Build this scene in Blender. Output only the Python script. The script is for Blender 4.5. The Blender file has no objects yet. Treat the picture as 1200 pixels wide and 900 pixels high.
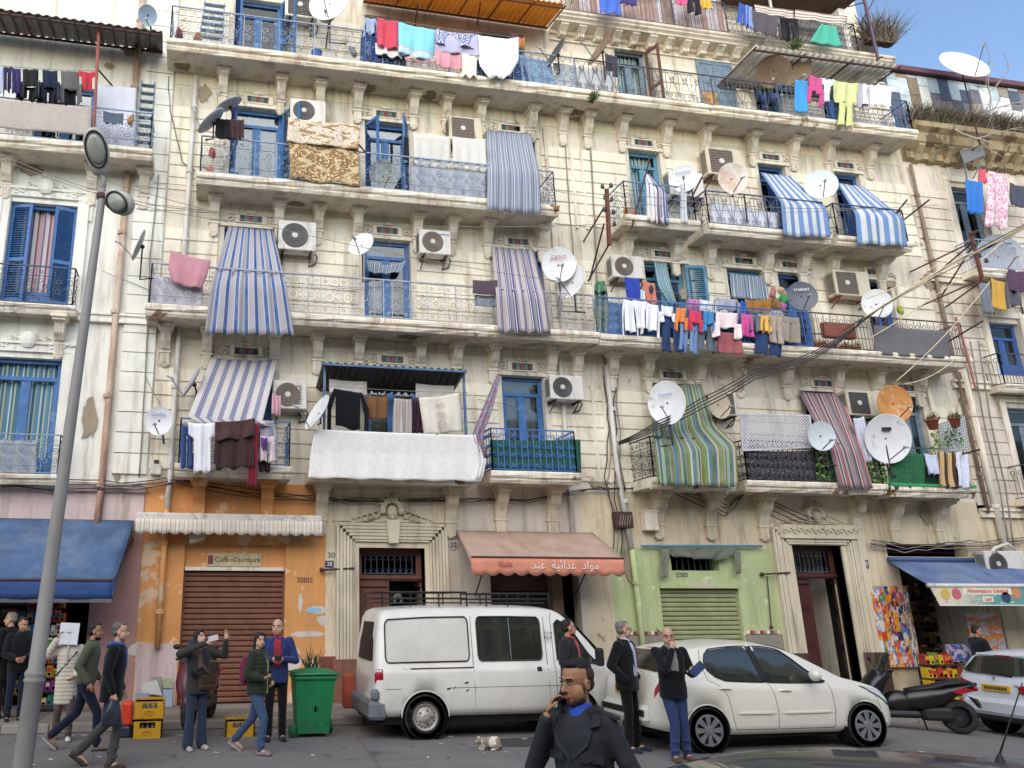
import bpy,bmesh,math,random
from math import sin,cos,pi,radians,sqrt
from mathutils import Vector,Matrix
RN=random.Random(11)
scene=bpy.context.scene
COL=scene.collection
V=Vector
# camera
CAM_F,CAM_CX,CAM_CY,PITCH,YAW=915.0,405.0,450.0,0.2718,0.1822
CAM=V((0.0,-16.515,2.07))
cd=bpy.data.cameras.new('camera')
cam=bpy.data.objects.new('camera',cd)
COL.objects.link(cam)
cam.location=CAM
cam.rotation_euler=(pi/2+PITCH,0,-YAW)
cd.sensor_width=36
cd.lens=36*CAM_F/1200
cd.shift_x=(600-CAM_CX)/1200
cd.clip_end=3000
scene.camera=cam
# light
SUN_EL,SUN_AZ=radians(30),radians(-158)
w=bpy.data.worlds.new('World')
scene.world=w
w.use_nodes=True
nt=w.node_tree
bg=nt.nodes['Background']
sky=nt.nodes.new('ShaderNodeTexSky')
sky.sky_type='NISHITA'
sky.sun_disc=False
sky.sun_elevation=SUN_EL
sky.sun_rotation=SUN_AZ
sky.air_density=1.0
sky.dust_density=0.4
sky.ozone_density=1.6
nt.links.new(sky.outputs[0],bg.inputs[0])
bg.inputs[1].default_value=0.15
sl=bpy.data.lights.new('sun','SUN')
sl.energy=2.1
sl.angle=radians(85)
sl.color=(1.0,0.89,0.74)
so=bpy.data.objects.new('sun',sl)
COL.objects.link(so)
sd=V((sin(SUN_AZ)*cos(SUN_EL),cos(SUN_AZ)*cos(SUN_EL),sin(SUN_EL)))
so.rotation_euler=sd.to_track_quat('Z','Y').to_euler()
scene.view_settings.view_transform='Standard'
scene.view_settings.look='None'
scene.view_settings.exposure=0.84
scene.view_settings.gamma=1.0
# picture point -> point of the place
def ray(px,py):
 u=(px-CAM_CX)/CAM_F
 v=-(py-CAM_CY)/CAM_F
 d=V((u,cos(PITCH)-v*sin(PITCH),sin(PITCH)+v*cos(PITCH)))
 c,s=cos(YAW),sin(YAW)
 return V((c*d.x+s*d.y,-s*d.x+c*d.y,d.z))
def F(px,py,y=0.0):
 r=ray(px,py)
 return CAM+r*((y-CAM.y)/r.y)
def G(px,py,z=0.0):
 r=ray(px,py)
 return CAM+r*((z-CAM.z)/r.z)
# materials
MATS={}
def srgb(c):
 if isinstance(c,str):
  c=[int(c[i:i+2],16)/255 for i in(0,2,4)]
  return tuple((x/12.92 if x<=.04045 else((x+.055)/1.055)**2.4) for x in c)
 return tuple(c)
def newmat(name):
 m=bpy.data.materials.new(name)
 m.use_nodes=True
 t=m.node_tree
 return m,t,t.nodes['Principled BSDF'],t.nodes,t.links
def node(t,kind,**kw):
 n=t.nodes.new(kind)
 for k,v in kw.items():
  if k=='inp':
   for i,x in v.items():
    n.inputs[i].default_value=x
  else:
   setattr(n,k,v)
 return n
def mixc(t,fac,a,b):
 n=t.nodes.new('ShaderNodeMix')
 n.data_type='RGBA'
 for s,x in((0,fac),(6,a),(7,b)):
  if hasattr(x,'links'):
   t.links.new(x,n.inputs[s])
  elif s==0:
   n.inputs[0].default_value=x
  else:
   n.inputs[s].default_value=(*x[:3],1)
 return n.outputs[2]
def ramp(t,fac,stops,interp='LINEAR'):
 n=t.nodes.new('ShaderNodeValToRGB')
 n.color_ramp.interpolation=interp
 e=n.color_ramp.elements
 while len(e)<len(stops):
  e.new(0.5)
 for el,(p,c) in zip(e,stops):
  el.position=p
  el.color=(*c[:3],1) if not isinstance(c,(int,float)) else(c,c,c,1)
 t.links.new(fac,n.inputs[0])
 return n.outputs[0]
def noise_out(t,co,scale,detail=4,rough=.6,dist=0):
 n=node(t,'ShaderNodeTexNoise',inp={'Scale':scale,'Detail':detail,'Roughness':rough,'Distortion':dist})
 t.links.new(co,n.inputs['Vector'])
 return n.outputs[0]
def geo_co(t,scale=(1,1,1)):
 g=node(t,'ShaderNodeNewGeometry')
 mp=node(t,'ShaderNodeMapping',inp={'Scale':scale})
 t.links.new(g.outputs['Position'],mp.inputs[0])
 return mp.outputs[0]
def bump(t,b,h,strength=.3,dist=.02):
 n=node(t,'ShaderNodeBump',inp={'Strength':strength,'Distance':dist})
 t.links.new(h,n.inputs['Height'])
 t.links.new(n.outputs[0],b.inputs['Normal'])
def M(name,c,rough=.75,var=.18,scale=6,metal=0,bmp=.0,dirt=0.0,dirtc=(.12,.09,.06),emit=0,spec=None,streak=False):
 key=name
 if key in MATS:
  return MATS[key]
 c=srgb(c)
 m,t,b,n,l=newmat(name)
 co=geo_co(t)
 f=noise_out(t,co,scale,5,.65)
 col=mixc(t,ramp(t,f,[(.3,0),(.7,1)]),tuple(x*(1-var) for x in c),tuple(min(1,x*(1+var*.6)) for x in c))
 if dirt:
  f2=noise_out(t,geo_co(t,(1,1,.25) if streak else(1,1,1)),scale*.45,7,.72,.4)
  col=mixc(t,ramp(t,f2,[(.62-dirt*.3,0),(.80-dirt*.2,1)]),col,dirtc)
 l.new(col,b.inputs['Base Color'])
 b.inputs['Roughness'].default_value=rough
 b.inputs['Metallic'].default_value=metal
 if spec is not None:
  b.inputs['Specular IOR Level'].default_value=spec
 if bmp:
  bump(t,b,noise_out(t,co,scale*5,4,.6),bmp,.01)
 if emit:
  b.inputs['Emission Color'].default_value=(*c,1)
  b.inputs['Emission Strength'].default_value=emit
 MATS[key]=m
 return m
def stucco(name,c,grime=.5,patch=.25,patchc='9a8f80',rust=.15,chips=None,dark='8d7f6a'):
 if name in MATS:
  return MATS[name]
 c,patchc,dark=srgb(c),srgb(patchc),srgb(dark)
 m,t,b,n,l=newmat(name)
 co=geo_co(t)
 f=noise_out(t,co,.9,6,.6)
 col=mixc(t,ramp(t,f,[(.3,0),(.68,1)]),tuple(x*.80 for x in c),tuple(min(.92,x*1.07) for x in c))
 run=noise_out(t,geo_co(t,(2.6,2.6,.28)),1.4,7,.7)
 col=mixc(t,ramp(t,run,[(.50,0),(.50+.5*(1.05-grime),1)]),col,dark)
 fine=noise_out(t,co,14,6,.7)
 col=mixc(t,ramp(t,fine,[(.52,0),(.8,.55)]),col,tuple(x*.72 for x in c))
 if rust:
  rr=noise_out(t,geo_co(t,(1.5,1.5,.5)),1.1,8,.75,.6)
  col=mixc(t,ramp(t,rr,[(.66-rust*.3,0),(.80,.8)]),col,srgb('a0683c'))
 pa=noise_out(t,co,.75,9,.62,.25)
 pf=ramp(t,pa,[(.69-patch*.25,0),(.70-patch*.25+.012,1)])
 col=mixc(t,pf,col,patchc)
 if chips:
  cp=noise_out(t,co,3.2,8,.6)
  col=mixc(t,ramp(t,cp,[(.61,0),(.62,1)]),col,srgb(chips))
 l.new(col,b.inputs['Base Color'])
 b.inputs['Roughness'].default_value=.93
 b.inputs['Specular IOR Level'].default_value=.25
 h=node(t,'ShaderNodeMath',operation='SUBTRACT')
 l.new(fine,h.inputs[0])
 l.new(pf,h.inputs[1])
 bump(t,b,h.outputs[0],.35,.012)
 MATS[name]=m
 return m
def uvsrc(t):
 return node(t,'ShaderNodeTexCoord').outputs['UV']
def stripes(name,spec,n=6,axis=0,rough=.85,fade=.12,trans=.12,extra=None):
 if name in MATS:
  return MATS[name]
 m,t,b,nn,l=newmat(name)
 uv=uvsrc(t)
 sp=node(t,'ShaderNodeSeparateXYZ')
 l.new(uv,sp.inputs[0])
 mu=node(t,'ShaderNodeMath',operation='MULTIPLY')
 l.new(sp.outputs[axis],mu.inputs[0])
 mu.inputs[1].default_value=n
 fr=node(t,'ShaderNodeMath',operation='FRACT')
 l.new(mu.outputs[0],fr.inputs[0])
 tot=sum(a for a,_ in spec)
 st,p=[],0
 for a,c in spec:
  st.append((p,srgb(c)))
  p+=a/tot
 col=ramp(t,fr.outputs[0],st,'CONSTANT')
 f=noise_out(t,geo_co(t),4,5,.6)
 col=mixc(t,ramp(t,f,[(.35,0),(.75,fade)]),col,(.35,.32,.27))
 l.new(col,b.inputs['Base Color'])
 b.inputs['Roughness'].default_value=rough
 b.inputs['Specular IOR Level'].default_value=.1
 bump(t,b,noise_out(t,geo_co(t),60,2,.5),.15,.004)
 MATS[name]=m
 return m
def fabric(c,kind='cloth'):
 name='fabric_'+c
 if name in MATS:
  return MATS[name]
 m,t,b,nn,l=newmat(name)
 c=srgb(c)
 g=sum(c)/3
 c=tuple(x*.86+g*.14 for x in c)
 co=geo_co(t)
 f=noise_out(t,co,9,4,.6)
 col=mixc(t,f,tuple(x*.8 for x in c),tuple(min(.9,x*1.1) for x in c))
 l.new(col,b.inputs['Base Color'])
 b.inputs['Roughness'].default_value=.9
 b.inputs['Specular IOR Level'].default_value=.12
 b.inputs['Sheen Weight'].default_value=.15
 ad=node(t,'ShaderNodeMath',operation='MULTIPLY_ADD')
 l.new(noise_out(t,geo_co(t,(1,1,.55)),13,3,.55,1.2),ad.inputs[0])
 ad.inputs[1].default_value=5
 l.new(noise_out(t,co,80,2,.6),ad.inputs[2])
 bump(t,b,ad.outputs[0],.28,.006)
 MATS[name]=m
 return m
def spots(name,base,dots,scale=18,lo=.48,hi=.52,dots2=None,scale2=9,uvmap=True):
 if name in MATS:
  return MATS[name]
 m,t,b,nn,l=newmat(name)
 co=uvsrc(t) if uvmap else geo_co(t)
 f=noise_out(t,co,scale,2,.5)
 col=mixc(t,ramp(t,f,[(lo,0),(hi,1)]),srgb(base),srgb(dots))
 if dots2:
  f=noise_out(t,co,scale2,2,.5,1)
  col=mixc(t,ramp(t,f,[(.54,0),(.57,1)]),col,srgb(dots2))
 l.new(col,b.inputs['Base Color'])
 b.inputs['Roughness'].default_value=.9
 MATS[name]=m
 return m
def metalm(name,c,rough=.35):
 return M(name,c,rough,.1,10,metal=.9)
def glass(name='window_glass',c='20262b',rough=.08):
 if name in MATS:
  return MATS[name]
 m,t,b,nn,l=newmat(name)
 b.inputs['Base Color'].default_value=(*srgb(c),1)
 b.inputs['Roughness'].default_value=rough
 b.inputs['Specular IOR Level'].default_value=1.0
 MATS[name]=m
 return m
# mesh building
class MB:
 def __init__(s):
  s.v,s.f,s.m,s.uv=[],[],[],[]
 def add(s,vs,fs,mi=0,uvs=None):
  o=len(s.v)
  s.v+=[V(x) for x in vs]
  for k,q in enumerate(fs):
   s.f.append([o+i for i in q])
   s.m.append(mi)
   s.uv.append([uvs[i] for i in q] if uvs else None)
  return s
 def box(s,a,b,mi=0):
  x0,y0,z0=a
  x1,y1,z1=b
  vs=[(x0,y0,z0),(x1,y0,z0),(x1,y1,z0),(x0,y1,z0),(x0,y0,z1),(x1,y0,z1),(x1,y1,z1),(x0,y1,z1)]
  return s.add(vs,[(0,3,2,1),(4,5,6,7),(0,1,5,4),(1,2,6,5),(2,3,7,6),(3,0,4,7)],mi)
 def cbox(s,a,b,r=.02,mi=0):
  x0,y0,z0=a
  x1,y1,z1=b
  pl=[(x0+r,y0),(x1-r,y0),(x1,y0+r),(x1,y1-r),(x1-r,y1),(x0+r,y1),(x0,y1-r),(x0,y0+r)]
  c=V(((x0+x1)/2,(y0+y1)/2,0))
  def ring(z,ins):
   return[(p[0]-ins*(1 if p[0]>c.x else-1),p[1]-ins*(1 if p[1]>c.y else-1),z) for p in pl]
  vs=ring(z0,r*.6)+ring(z0+r,0)+ring(z1-r,0)+ring(z1,r*.6)
  fs=[]
  for k in range(3):
   for i in range(8):
    j=(i+1)%8
    fs.append((k*8+i,k*8+j,k*8+8+j,k*8+8+i))
  fs+=[tuple(reversed(range(8))),tuple(range(24,32))]
  return s.add(vs,fs,mi)
 def obox(s,c,ax,ay,az,mi=0):
  c,ax,ay,az=V(c),V(ax),V(ay),V(az)
  vs=[c+ax*i+ay*j+az*k for k in(-1,1) for i,j in((-1,-1),(1,-1),(1,1),(-1,1))]
  return s.add(vs,[(0,3,2,1),(4,5,6,7),(0,1,5,4),(1,2,6,5),(2,3,7,6),(3,0,4,7)],mi)
 def bar(s,a,b,r,mi=0,n=4,r2=None,cap=True):
  return s.tube([a,b],[r,r2 if r2 else r],n,mi,cap)
 def tube(s,pts,r,n=6,mi=0,cap=True,closed=False):
  pts=[V(p) for p in pts]
  rr=r if isinstance(r,(list,tuple)) else[r]*len(pts)
  vs,fs=[],[]
  up=None
  L=len(pts)
  for i,p in enumerate(pts):
   d=(pts[min(i+1,L-1)]-pts[max(i-1,0)])
   if closed:
    d=pts[(i+1)%L]-pts[i-1]
   if d.length<1e-9:
    d=V((0,0,1))
   d.normalize()
   if up is None:
    up=V((0,0,1)) if abs(d.z)<.9 else V((0,1,0))
   x=up.cross(d)
   if x.length<1e-6:
    x=V((1,0,0)).cross(d)
   x.normalize()
   y=d.cross(x)
   up=y
   for k in range(n):
    a=2*pi*(k+.5)/n
    vs.append(p+(x*cos(a)+y*sin(a))*rr[i])
  for i in range(L if closed else L-1):
   for k in range(n):
    k2=(k+1)%n
    j=(i+1)%L
    fs.append((i*n+k,i*n+k2,j*n+k2,j*n+k))
  if cap and not closed:
   fs+=[tuple(reversed(range(n))),tuple(range((L-1)*n,L*n))]
  return s.add(vs,fs,mi)
 def lathe(s,prof,c,axis=(0,0,1),n=16,mi=0,xdir=None,sx=1,sy=1,cap=False):
  c,a=V(c),V(axis).normalized()
  x=V(xdir) if xdir else(V((0,0,1)) if abs(a.z)<.9 else V((1,0,0)))
  x=(x-a*x.dot(a)).normalized()
  y=a.cross(x)
  vs,fs=[],[]
  for r,h in prof:
   for k in range(n):
    t=2*pi*k/n
    vs.append(c+a*h+x*(r*cos(t)*sx)+y*(r*sin(t)*sy))
  for i in range(len(prof)-1):
   for k in range(n):
    k2=(k+1)%n
    fs.append((i*n+k,i*n+k2,(i+1)*n+k2,(i+1)*n+k))
  if cap:
   fs+=[tuple(reversed(range(n))),tuple(range((len(prof)-1)*n,len(prof)*n))]
  return s.add(vs,fs,mi)
 def prism(s,poly,vec,mi=0):
  p=[V(q) for q in poly]
  vec=V(vec)
  n=len(p)
  fs=[tuple(range(n)),tuple(reversed(range(n,2*n)))]
  for i in range(n):
   j=(i+1)%n
   fs.append((i,n+i,n+j,j))
  return s.add(p+[q+vec for q in p],fs,mi)
 def grid(s,nu,nv,fn,mi=0,uv=True):
  vs,us,fs=[],[],[]
  for j in range(nv+1):
   for i in range(nu+1):
    u,v=i/nu,j/nv
    vs.append(fn(u,v))
    us.append((u,1-v))
  for j in range(nv):
   for i in range(nu):
    a=j*(nu+1)+i
    fs.append((a,a+nu+1,a+nu+2,a+1))
  return s.add(vs,fs,mi,us if uv else None)
 def ball(s,c,r,n=10,m=7,mi=0,R=None):
  if not isinstance(r,(tuple,list)):
   r=(r,r,r)
  c=V(c)
  vs,fs=[],[]
  for j in range(m+1):
   t=pi*j/m
   for k in range(n):
    a=2*pi*k/n
    p=V((r[0]*sin(t)*cos(a),r[1]*sin(t)*sin(a),r[2]*cos(t)))
    vs.append(c+(R@p if R else p))
  for j in range(m):
   for k in range(n):
    k2=(k+1)%n
    fs.append((j*n+k,(j+1)*n+k,(j+1)*n+k2,j*n+k2))
  return s.add(vs,fs,mi)
 def xf(s,mat,start=0):
  for i in range(start,len(s.v)):
   s.v[i]=mat@s.v[i]
  return s
 def mesh(s,name,mats,smooth=False):
  me=bpy.data.meshes.new(name)
  me.from_pydata([tuple(v) for v in s.v],[],s.f)
  for m in(mats if isinstance(mats,(list,tuple)) else[mats]):
   me.materials.append(m)
  me.polygons.foreach_set('material_index',s.m)
  if any(u is not None for u in s.uv):
   ul=me.uv_layers.new(name='UVMap')
   flat=[]
   for f,u in zip(s.f,s.uv):
    for k in range(len(f)):
     flat+=list(u[k]) if u else[0,0]
   ul.data.foreach_set('uv',flat)
  me.validate(clean_customdata=False)
  if smooth:
   me.polygons.foreach_set('use_smooth',[True]*len(me.polygons))
  me.update()
  return me
 def build(s,name,mats,parent=None,smooth=False,kind=None,label=None,thick=0,angle=None):
  o=bpy.data.objects.new(name,s.mesh(name,mats,smooth))
  COL.objects.link(o)
  adopt(o,parent)
  if kind:
   o['kind']=kind
  if label:
   o['label']=label
  if thick:
   md=o.modifiers.new('thickness','SOLIDIFY')
   md.thickness=thick
   md.offset=0
  if angle:
   bm=bmesh.new()
   bm.from_mesh(o.data)
   for e in bm.edges:
    if len(e.link_faces)==2 and e.calc_face_angle(0)>radians(angle):
     e.smooth=False
   for f in bm.faces:
    f.smooth=True
   bm.to_mesh(o.data)
   bm.free()
  return o
def adopt(o,parent):
 if parent is not None:
  o.parent=parent
  loc=parent.location if parent.type=='EMPTY' else V((0,0,0))
  o.matrix_parent_inverse=Matrix.Translation(-loc)
def tag(o,label,cat,group=None):
 o['label']=label
 o['category']=cat
 if group:
  o['group']=group
 return o
def thing(name,label,cat,loc=(0,0,0),group=None):
 o=bpy.data.objects.new(name,None)
 o.empty_display_size=.1
 o.location=loc
 COL.objects.link(o)
 return tag(o,label,cat,group)
def setting(o):
 o['kind']='structure'
 return o
def clone(o,loc,parent=None):
 c=o.copy()
 c.location=V(o.location)+V(loc)
 COL.objects.link(c)
 return c
def text_obj(name,body,mat,size,M4,parent=None,depth=.004,label=None,align='CENTER'):
 cu=bpy.data.curves.new(name,'FONT')
 cu.body=body
 cu.size=size
 cu.extrude=depth
 cu.align_x=align
 cu.align_y='CENTER'
 cu.materials.append(mat)
 tmp=bpy.data.objects.new('tmp',cu)
 COL.objects.link(tmp)
 dg=bpy.context.evaluated_depsgraph_get()
 me=bpy.data.meshes.new_from_object(tmp.evaluated_get(dg))
 me.transform(M4)
 COL.objects.unlink(tmp)
 bpy.data.objects.remove(tmp)
 me.name=name
 o=bpy.data.objects.new(name,me)
 COL.objects.link(o)
 adopt(o,parent)
 if label:
  o['label']=label
 return o
def face_mat(loc,right=(1,0,0),up=(0,0,1)):
 r,u=V(right).normalized(),V(up).normalized()
 n=r.cross(u)
 return Matrix(((r.x,u.x,n.x,loc[0]),(r.y,u.y,n.y,loc[1]),(r.z,u.z,n.z,loc[2]),(0,0,0,1)))
# ground
mt_road,t_,b_,n_,l_=newmat('asphalt')
co_=geo_co(t_)
c_=mixc(t_,ramp(t_,noise_out(t_,co_,.45,6,.65,.4),[(.35,0),(.65,1)]),(.135,.126,.117),(.20,.188,.172))
c_=mixc(t_,ramp(t_,noise_out(t_,co_,55,3,.7),[(.45,0),(.75,.5)]),c_,(.27,.255,.235))
c_=mixc(t_,ramp(t_,noise_out(t_,co_,1.3,7,.7,.8),[(.60,0),(.68,.8)]),c_,(.055,.05,.047))
vo_=node(t_,'ShaderNodeTexVoronoi',feature='DISTANCE_TO_EDGE',inp={'Scale':.22,'Randomness':1})
nv_=node(t_,'ShaderNodeTexNoise',inp={'Scale':1.5,'Detail':6})
mx_=node(t_,'ShaderNodeVectorMath',operation='ADD')
l_.new(co_,mx_.inputs[0]);l_.new(nv_.outputs[1],mx_.inputs[1]);l_.new(mx_.outputs[0],vo_.inputs[0])
c_=mixc(t_,ramp(t_,vo_.outputs[0],[(.002,.4),(.006,0)]),c_,(.06,.056,.05))
c_=mixc(t_,ramp(t_,noise_out(t_,co_,6,8,.75,1),[(.56,0),(.64,.5)]),c_,(.24,.22,.195))
l_.new(c_,b_.inputs['Base Color'])
b_.inputs['Roughness'].default_value=.8
bump(t_,b_,noise_out(t_,co_,70,3,.7),.5,.01)
mt_pave=stucco('pavement','8b8378',.6,.2,'6d665c',.1)
mt_kerb=stucco('kerb_stone','9a948a',.6,.15,'77706a',.1)
KY,KZ=-2.12,.13
def gz(x):
 return 0.0 if x<10.8 else max(-.75,-.075*(x-10.8))
XS=[-400,-40,-8,0,5,9,10.4]+[10.8+i*.6 for i in range(17)]+[30,60,400]
mb=MB()
vs=[(x,y,gz(x)) for x in XS for y in(-400,-30,-8,0,400)]
mb.add(vs,[(i*5+j,(i+1)*5+j,(i+1)*5+j+1,i*5+j+1) for i in range(len(XS)-1) for j in range(4)])
setting(mb.build('road',mt_road))
mb=MB()
XP=[-40]+XS[2:-2]+[40]
row=[(KY+.16,.004),(KY+.16,KZ),(.6,KZ)]
vs=[(x,y,z+gz(x)) for x in XP for y,z in row]
mb.add(vs,[(i*3+j,(i+1)*3+j,(i+1)*3+j+1,i*3+j+1) for i in range(len(XP)-1) for j in range(2)])
pave=setting(mb.build('pavement',mt_pave))
for i in range(46):
 x=-9+i*.75
 g=min(gz(x),gz(x+.74))
 MB().cbox((x,KY,.004+g),(x+.738,KY+.155,KZ+g+.006+RN.uniform(0,.01)),.015).build('kerb_stone',mt_kerb,pave)
slabm=[stucco('paving_slab_a','8f867a',.5,.15,'6d665c',.1),stucco('paving_slab_b','7f776d',.5,.15,'6d665c',.1)]
for i in range(30):
 for j in range(3):
  x,y=-5.2+i*.9,KY+.175+j*.66
  if x>20:continue
  h=KZ+.004+RN.uniform(0,.006)
  ga_,gb_=gz(x),gz(x+.885)
  MB().add([(x,y,ga_+KZ-.03),(x+.885,y,gb_+KZ-.03),(x+.885,y+.645,gb_+KZ-.03),(x,y+.645,ga_+KZ-.03),(x,y,ga_+h),(x+.885,y,gb_+h),(x+.885,y+.645,gb_+h),(x,y+.645,ga_+h)],[(0,3,2,1),(4,5,6,7),(0,1,5,4),(1,2,6,5),(2,3,7,6),(3,0,4,7)]).build('paving_slab',slabm[(i*7+j*3)%2],pave)
patchm=M('asphalt_patch',(.06,.057,.055),.85,.3,9,bmp=.4)
for(x,y,sx,sy) in((5.2,-4.3,.9,.5),(.5,-6.2,1.1,.45),(9.4,-6.9,1.3,.5)):
 pts=[(x+sx*cos(a)*RN.uniform(.75,1.1),y+sy*sin(a)*RN.uniform(.75,1.1),.004) for a in[2*pi*q/14 for q in range(14)]]
 setting(MB().add(pts,[tuple(range(14))]).build('road_patch',patchm))
litm=[fabric('c9c4b8'),fabric('a8a195'),fabric('77634b')]
mb=MB()
for i in range(70):
 x,y=RN.uniform(-3,10.5),RN.choice([RN.uniform(-2.75,-2.4),RN.uniform(-6.5,-2.5)])
 a,s=RN.uniform(0,pi),RN.uniform(.015,.05)
 mb.obox((x,y,.008),(s*cos(a),s*sin(a),.003),(-s*.6*sin(a),s*.6*cos(a),0),(0,0,.003),RN.randrange(3))
o=mb.build('litter',litm);o['kind']='stuff';tag(o,'scraps of paper and leaves along the gutter','litter')
# façade materials
m_cream=stucco('old_cream_render','f1e7d1',.46,.24,'b3a793',.12)
m_trim=stucco('cream_moulding','ece2cf',.55,.14,'a99a82',.22)
m_yellow=stucco('yellowed_render','e9e0c6',.5,.14,'bda982',.22)
m_soffit=stucco('balcony_soffit','d8cdbb',.5,.16,'a08f78',.3)
m_slabedge=stucco('balcony_edge','efe4cf',.5,.2,'8a6a4a',.5,'f6f1e6')
m_beige=stucco('beige_render','e2d5ba',.52,.15,'ad9c80',.25)
m_beige2=stucco('brown_stained_render','d8c9aa',.62,.25,'9c8768',.35)
m_lav=stucco('grey_lilac_render','d3c7b8',.45,.15,'a08f84',.15)
m_orange=stucco('orange_paint','dfa064',.42,.42,'dcc0a0',.25,'e8c096',dark='b98a5c')
m_green=stucco('green_paint','b9c592',.42,.26,'c0b9a2',.2,'d0d3b2',dark='959a74')
m_pink=stucco('pink_paint','bd918a',.5,.18,'a97a70',.2)
m_palepink=stucco('pale_pink_render','d8c2bd',.5,.18,'b5a39a',.2)
m_plinth=stucco('grey_plinth','8f8a7f',.6,.3,'6f6a60',.2)
m_darkpl=stucco('dark_plinth','4a3a33',.5,.3,'5f5148',.15)
m_stone=stucco('carved_stone','d9cdb4',.5,.1,'b3a68c',.15)
m_white=stucco('limewash','f5efe2',.38,.14,'c0b49e',.1)
m_blue=M('blue_paint','3b6da6',.55,.3,9,dirt=.18,dirtc=srgb('7c98b4'),bmp=.15)
m_blue2=M('deep_blue_paint','305a9c',.5,.25,9,dirt=.15,dirtc=srgb('6c86b4'),bmp=.15)
m_teal=M('faded_blue_paint','4f87a3',.6,.3,9,dirt=.3,dirtc=srgb('8a9a9a'),bmp=.15)
m_greyblue=M('grey_blue_wood','75899a',.7,.35,9,dirt=.3,dirtc=srgb('59636b'),bmp=.3)
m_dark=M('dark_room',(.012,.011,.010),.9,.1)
m_iron=M('pale_blue_iron','8a9cb4',.55,.35,12,dirt=.25,dirtc=srgb('6b5a4c'))
m_iron2=M('dark_iron','444b58',.55,.35,12,dirt=.25,dirtc=srgb('5f4636'))
m_iron3=M('blue_iron','3c6bb0',.5,.3,12,dirt=.15,dirtc=srgb('5f4636'))
m_rust=M('rusty_iron','70402f',.8,.4,10,dirt=.3,dirtc=srgb('3a2a24'))
m_rust2=M('dark_rusty_iron','4a3330',.75,.4,10)
m_pvc=M('grey_white_pipe','d2cec6',.5,.15,4,dirt=.3,streak=True)
m_rpipe=M('flaking_pipe','cbb9a2',.7,.25,3,dirt=.75,dirtc=srgb('8a4f2c'),streak=True,bmp=.3)
m_tiled=M('lintel_tile_dark','3d4048',.4,.4,20)
m_tiler=M('lintel_tile_red','8a4046',.4,.3,20)
m_tileg=M('lintel_tile_green','5f7a70',.4,.3,20)
def clear_glass():
 m,t,b,n,l=newmat('clear_pane')
 out=n['Material Output']
 tr=n.new('ShaderNodeBsdfTransparent');tr.inputs[0].default_value=(.75,.8,.82,1)
 gl=n.new('ShaderNodeBsdfGlossy');gl.inputs['Roughness'].default_value=.04
 fr=n.new('ShaderNodeFresnel');fr.inputs[0].default_value=1.7
 ms=n.new('ShaderNodeMixShader')
 l.new(fr.outputs[0],ms.inputs[0]);l.new(tr.outputs[0],ms.inputs[1]);l.new(gl.outputs[0],ms.inputs[2])
 l.new(ms.outputs[0],out.inputs[0])
 n.remove(b)
 return m
m_pane=clear_glass()
# buildings
main=thing('apartment_building','long cream apartment block with rows of balconies above painted shop fronts','building',(9,0,0))
left=thing('apartment_building','plainer white apartment block at the left edge with tall blue windows','building',(-4,0,0))
right=thing('apartment_building','weathered block at the right edge with dry weeds along its cornice','building',(21.5,0,0))
def wall_mesh(x0,x1,z0,z1,ops,depth=.3,back=True,Y=0.0,mi=0):
 mb=MB()
 xs=sorted({x0,x1}|{max(x0,min(x1,a)) for o in ops for a in(o[0],o[1])})
 zs=sorted({z0,z1}|{max(z0,min(z1,a)) for o in ops for a in(o[2],o[3])})
 for i in range(len(xs)-1):
  for j in range(len(zs)-1):
   cx,cz=(xs[i]+xs[i+1])/2,(zs[j]+zs[j+1])/2
   if any(o[0]<cx<o[1] and o[2]<cz<o[3] for o in ops):
    continue
   mb.add([(xs[i],Y,zs[j]),(xs[i+1],Y,zs[j]),(xs[i+1],Y,zs[j+1]),(xs[i],Y,zs[j+1])],[(0,1,2,3)])
 for a,b,c,d in[o[:4] for o in ops]:
  a,b,c,d=max(a,x0),min(b,x1),max(c,z0),min(d,z1)
  e=Y+depth
  mb.add([(a,Y,c),(a,Y,d),(a,e,d),(a,e,c)],[(0,1,2,3)])
  mb.add([(b,Y,c),(b,e,c),(b,e,d),(b,Y,d)],[(0,1,2,3)])
  mb.add([(a,Y,d),(b,Y,d),(b,e,d),(a,e,d)],[(0,1,2,3)])
  mb.add([(a,Y,c),(a,e,c),(b,e,c),(b,Y,c)],[(0,1,2,3)])
 return mb
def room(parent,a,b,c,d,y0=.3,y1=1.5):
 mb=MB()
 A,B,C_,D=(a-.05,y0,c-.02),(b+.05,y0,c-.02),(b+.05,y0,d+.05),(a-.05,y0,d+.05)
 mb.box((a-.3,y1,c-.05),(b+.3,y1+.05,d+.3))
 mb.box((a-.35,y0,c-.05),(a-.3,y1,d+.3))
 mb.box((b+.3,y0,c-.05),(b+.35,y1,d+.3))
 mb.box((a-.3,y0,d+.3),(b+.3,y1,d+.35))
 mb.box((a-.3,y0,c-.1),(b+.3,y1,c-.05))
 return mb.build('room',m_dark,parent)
FL={1:4.72,2:8.03,3:11.18,4:14.52}
TOPZ={1:7.15,2:10.36,3:13.55,4:16.7}
BAYS={1:[(.82,.6),(4.12,.62),(7.25,.52),(11.12,.55),(15.3,.6),(17.75,.42)],2:[(.82,.6),(4.05,.56),(7.35,.62),(11.27,.56),(13.55,.52),(14.93,.42),(17.5,.42)],3:[(.88,.62),(4.07,.54),(7.35,.64),(11.06,.45),(14.86,.42),(17.2,.42)],4:[(.82,.58),(4.1,.55),(7.3,.6),(10.98,.46),(13.53,.56),(15.1,.4),(17.3,.42)]}
XL,XR=-1.12,19.15
ops=[]
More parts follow.
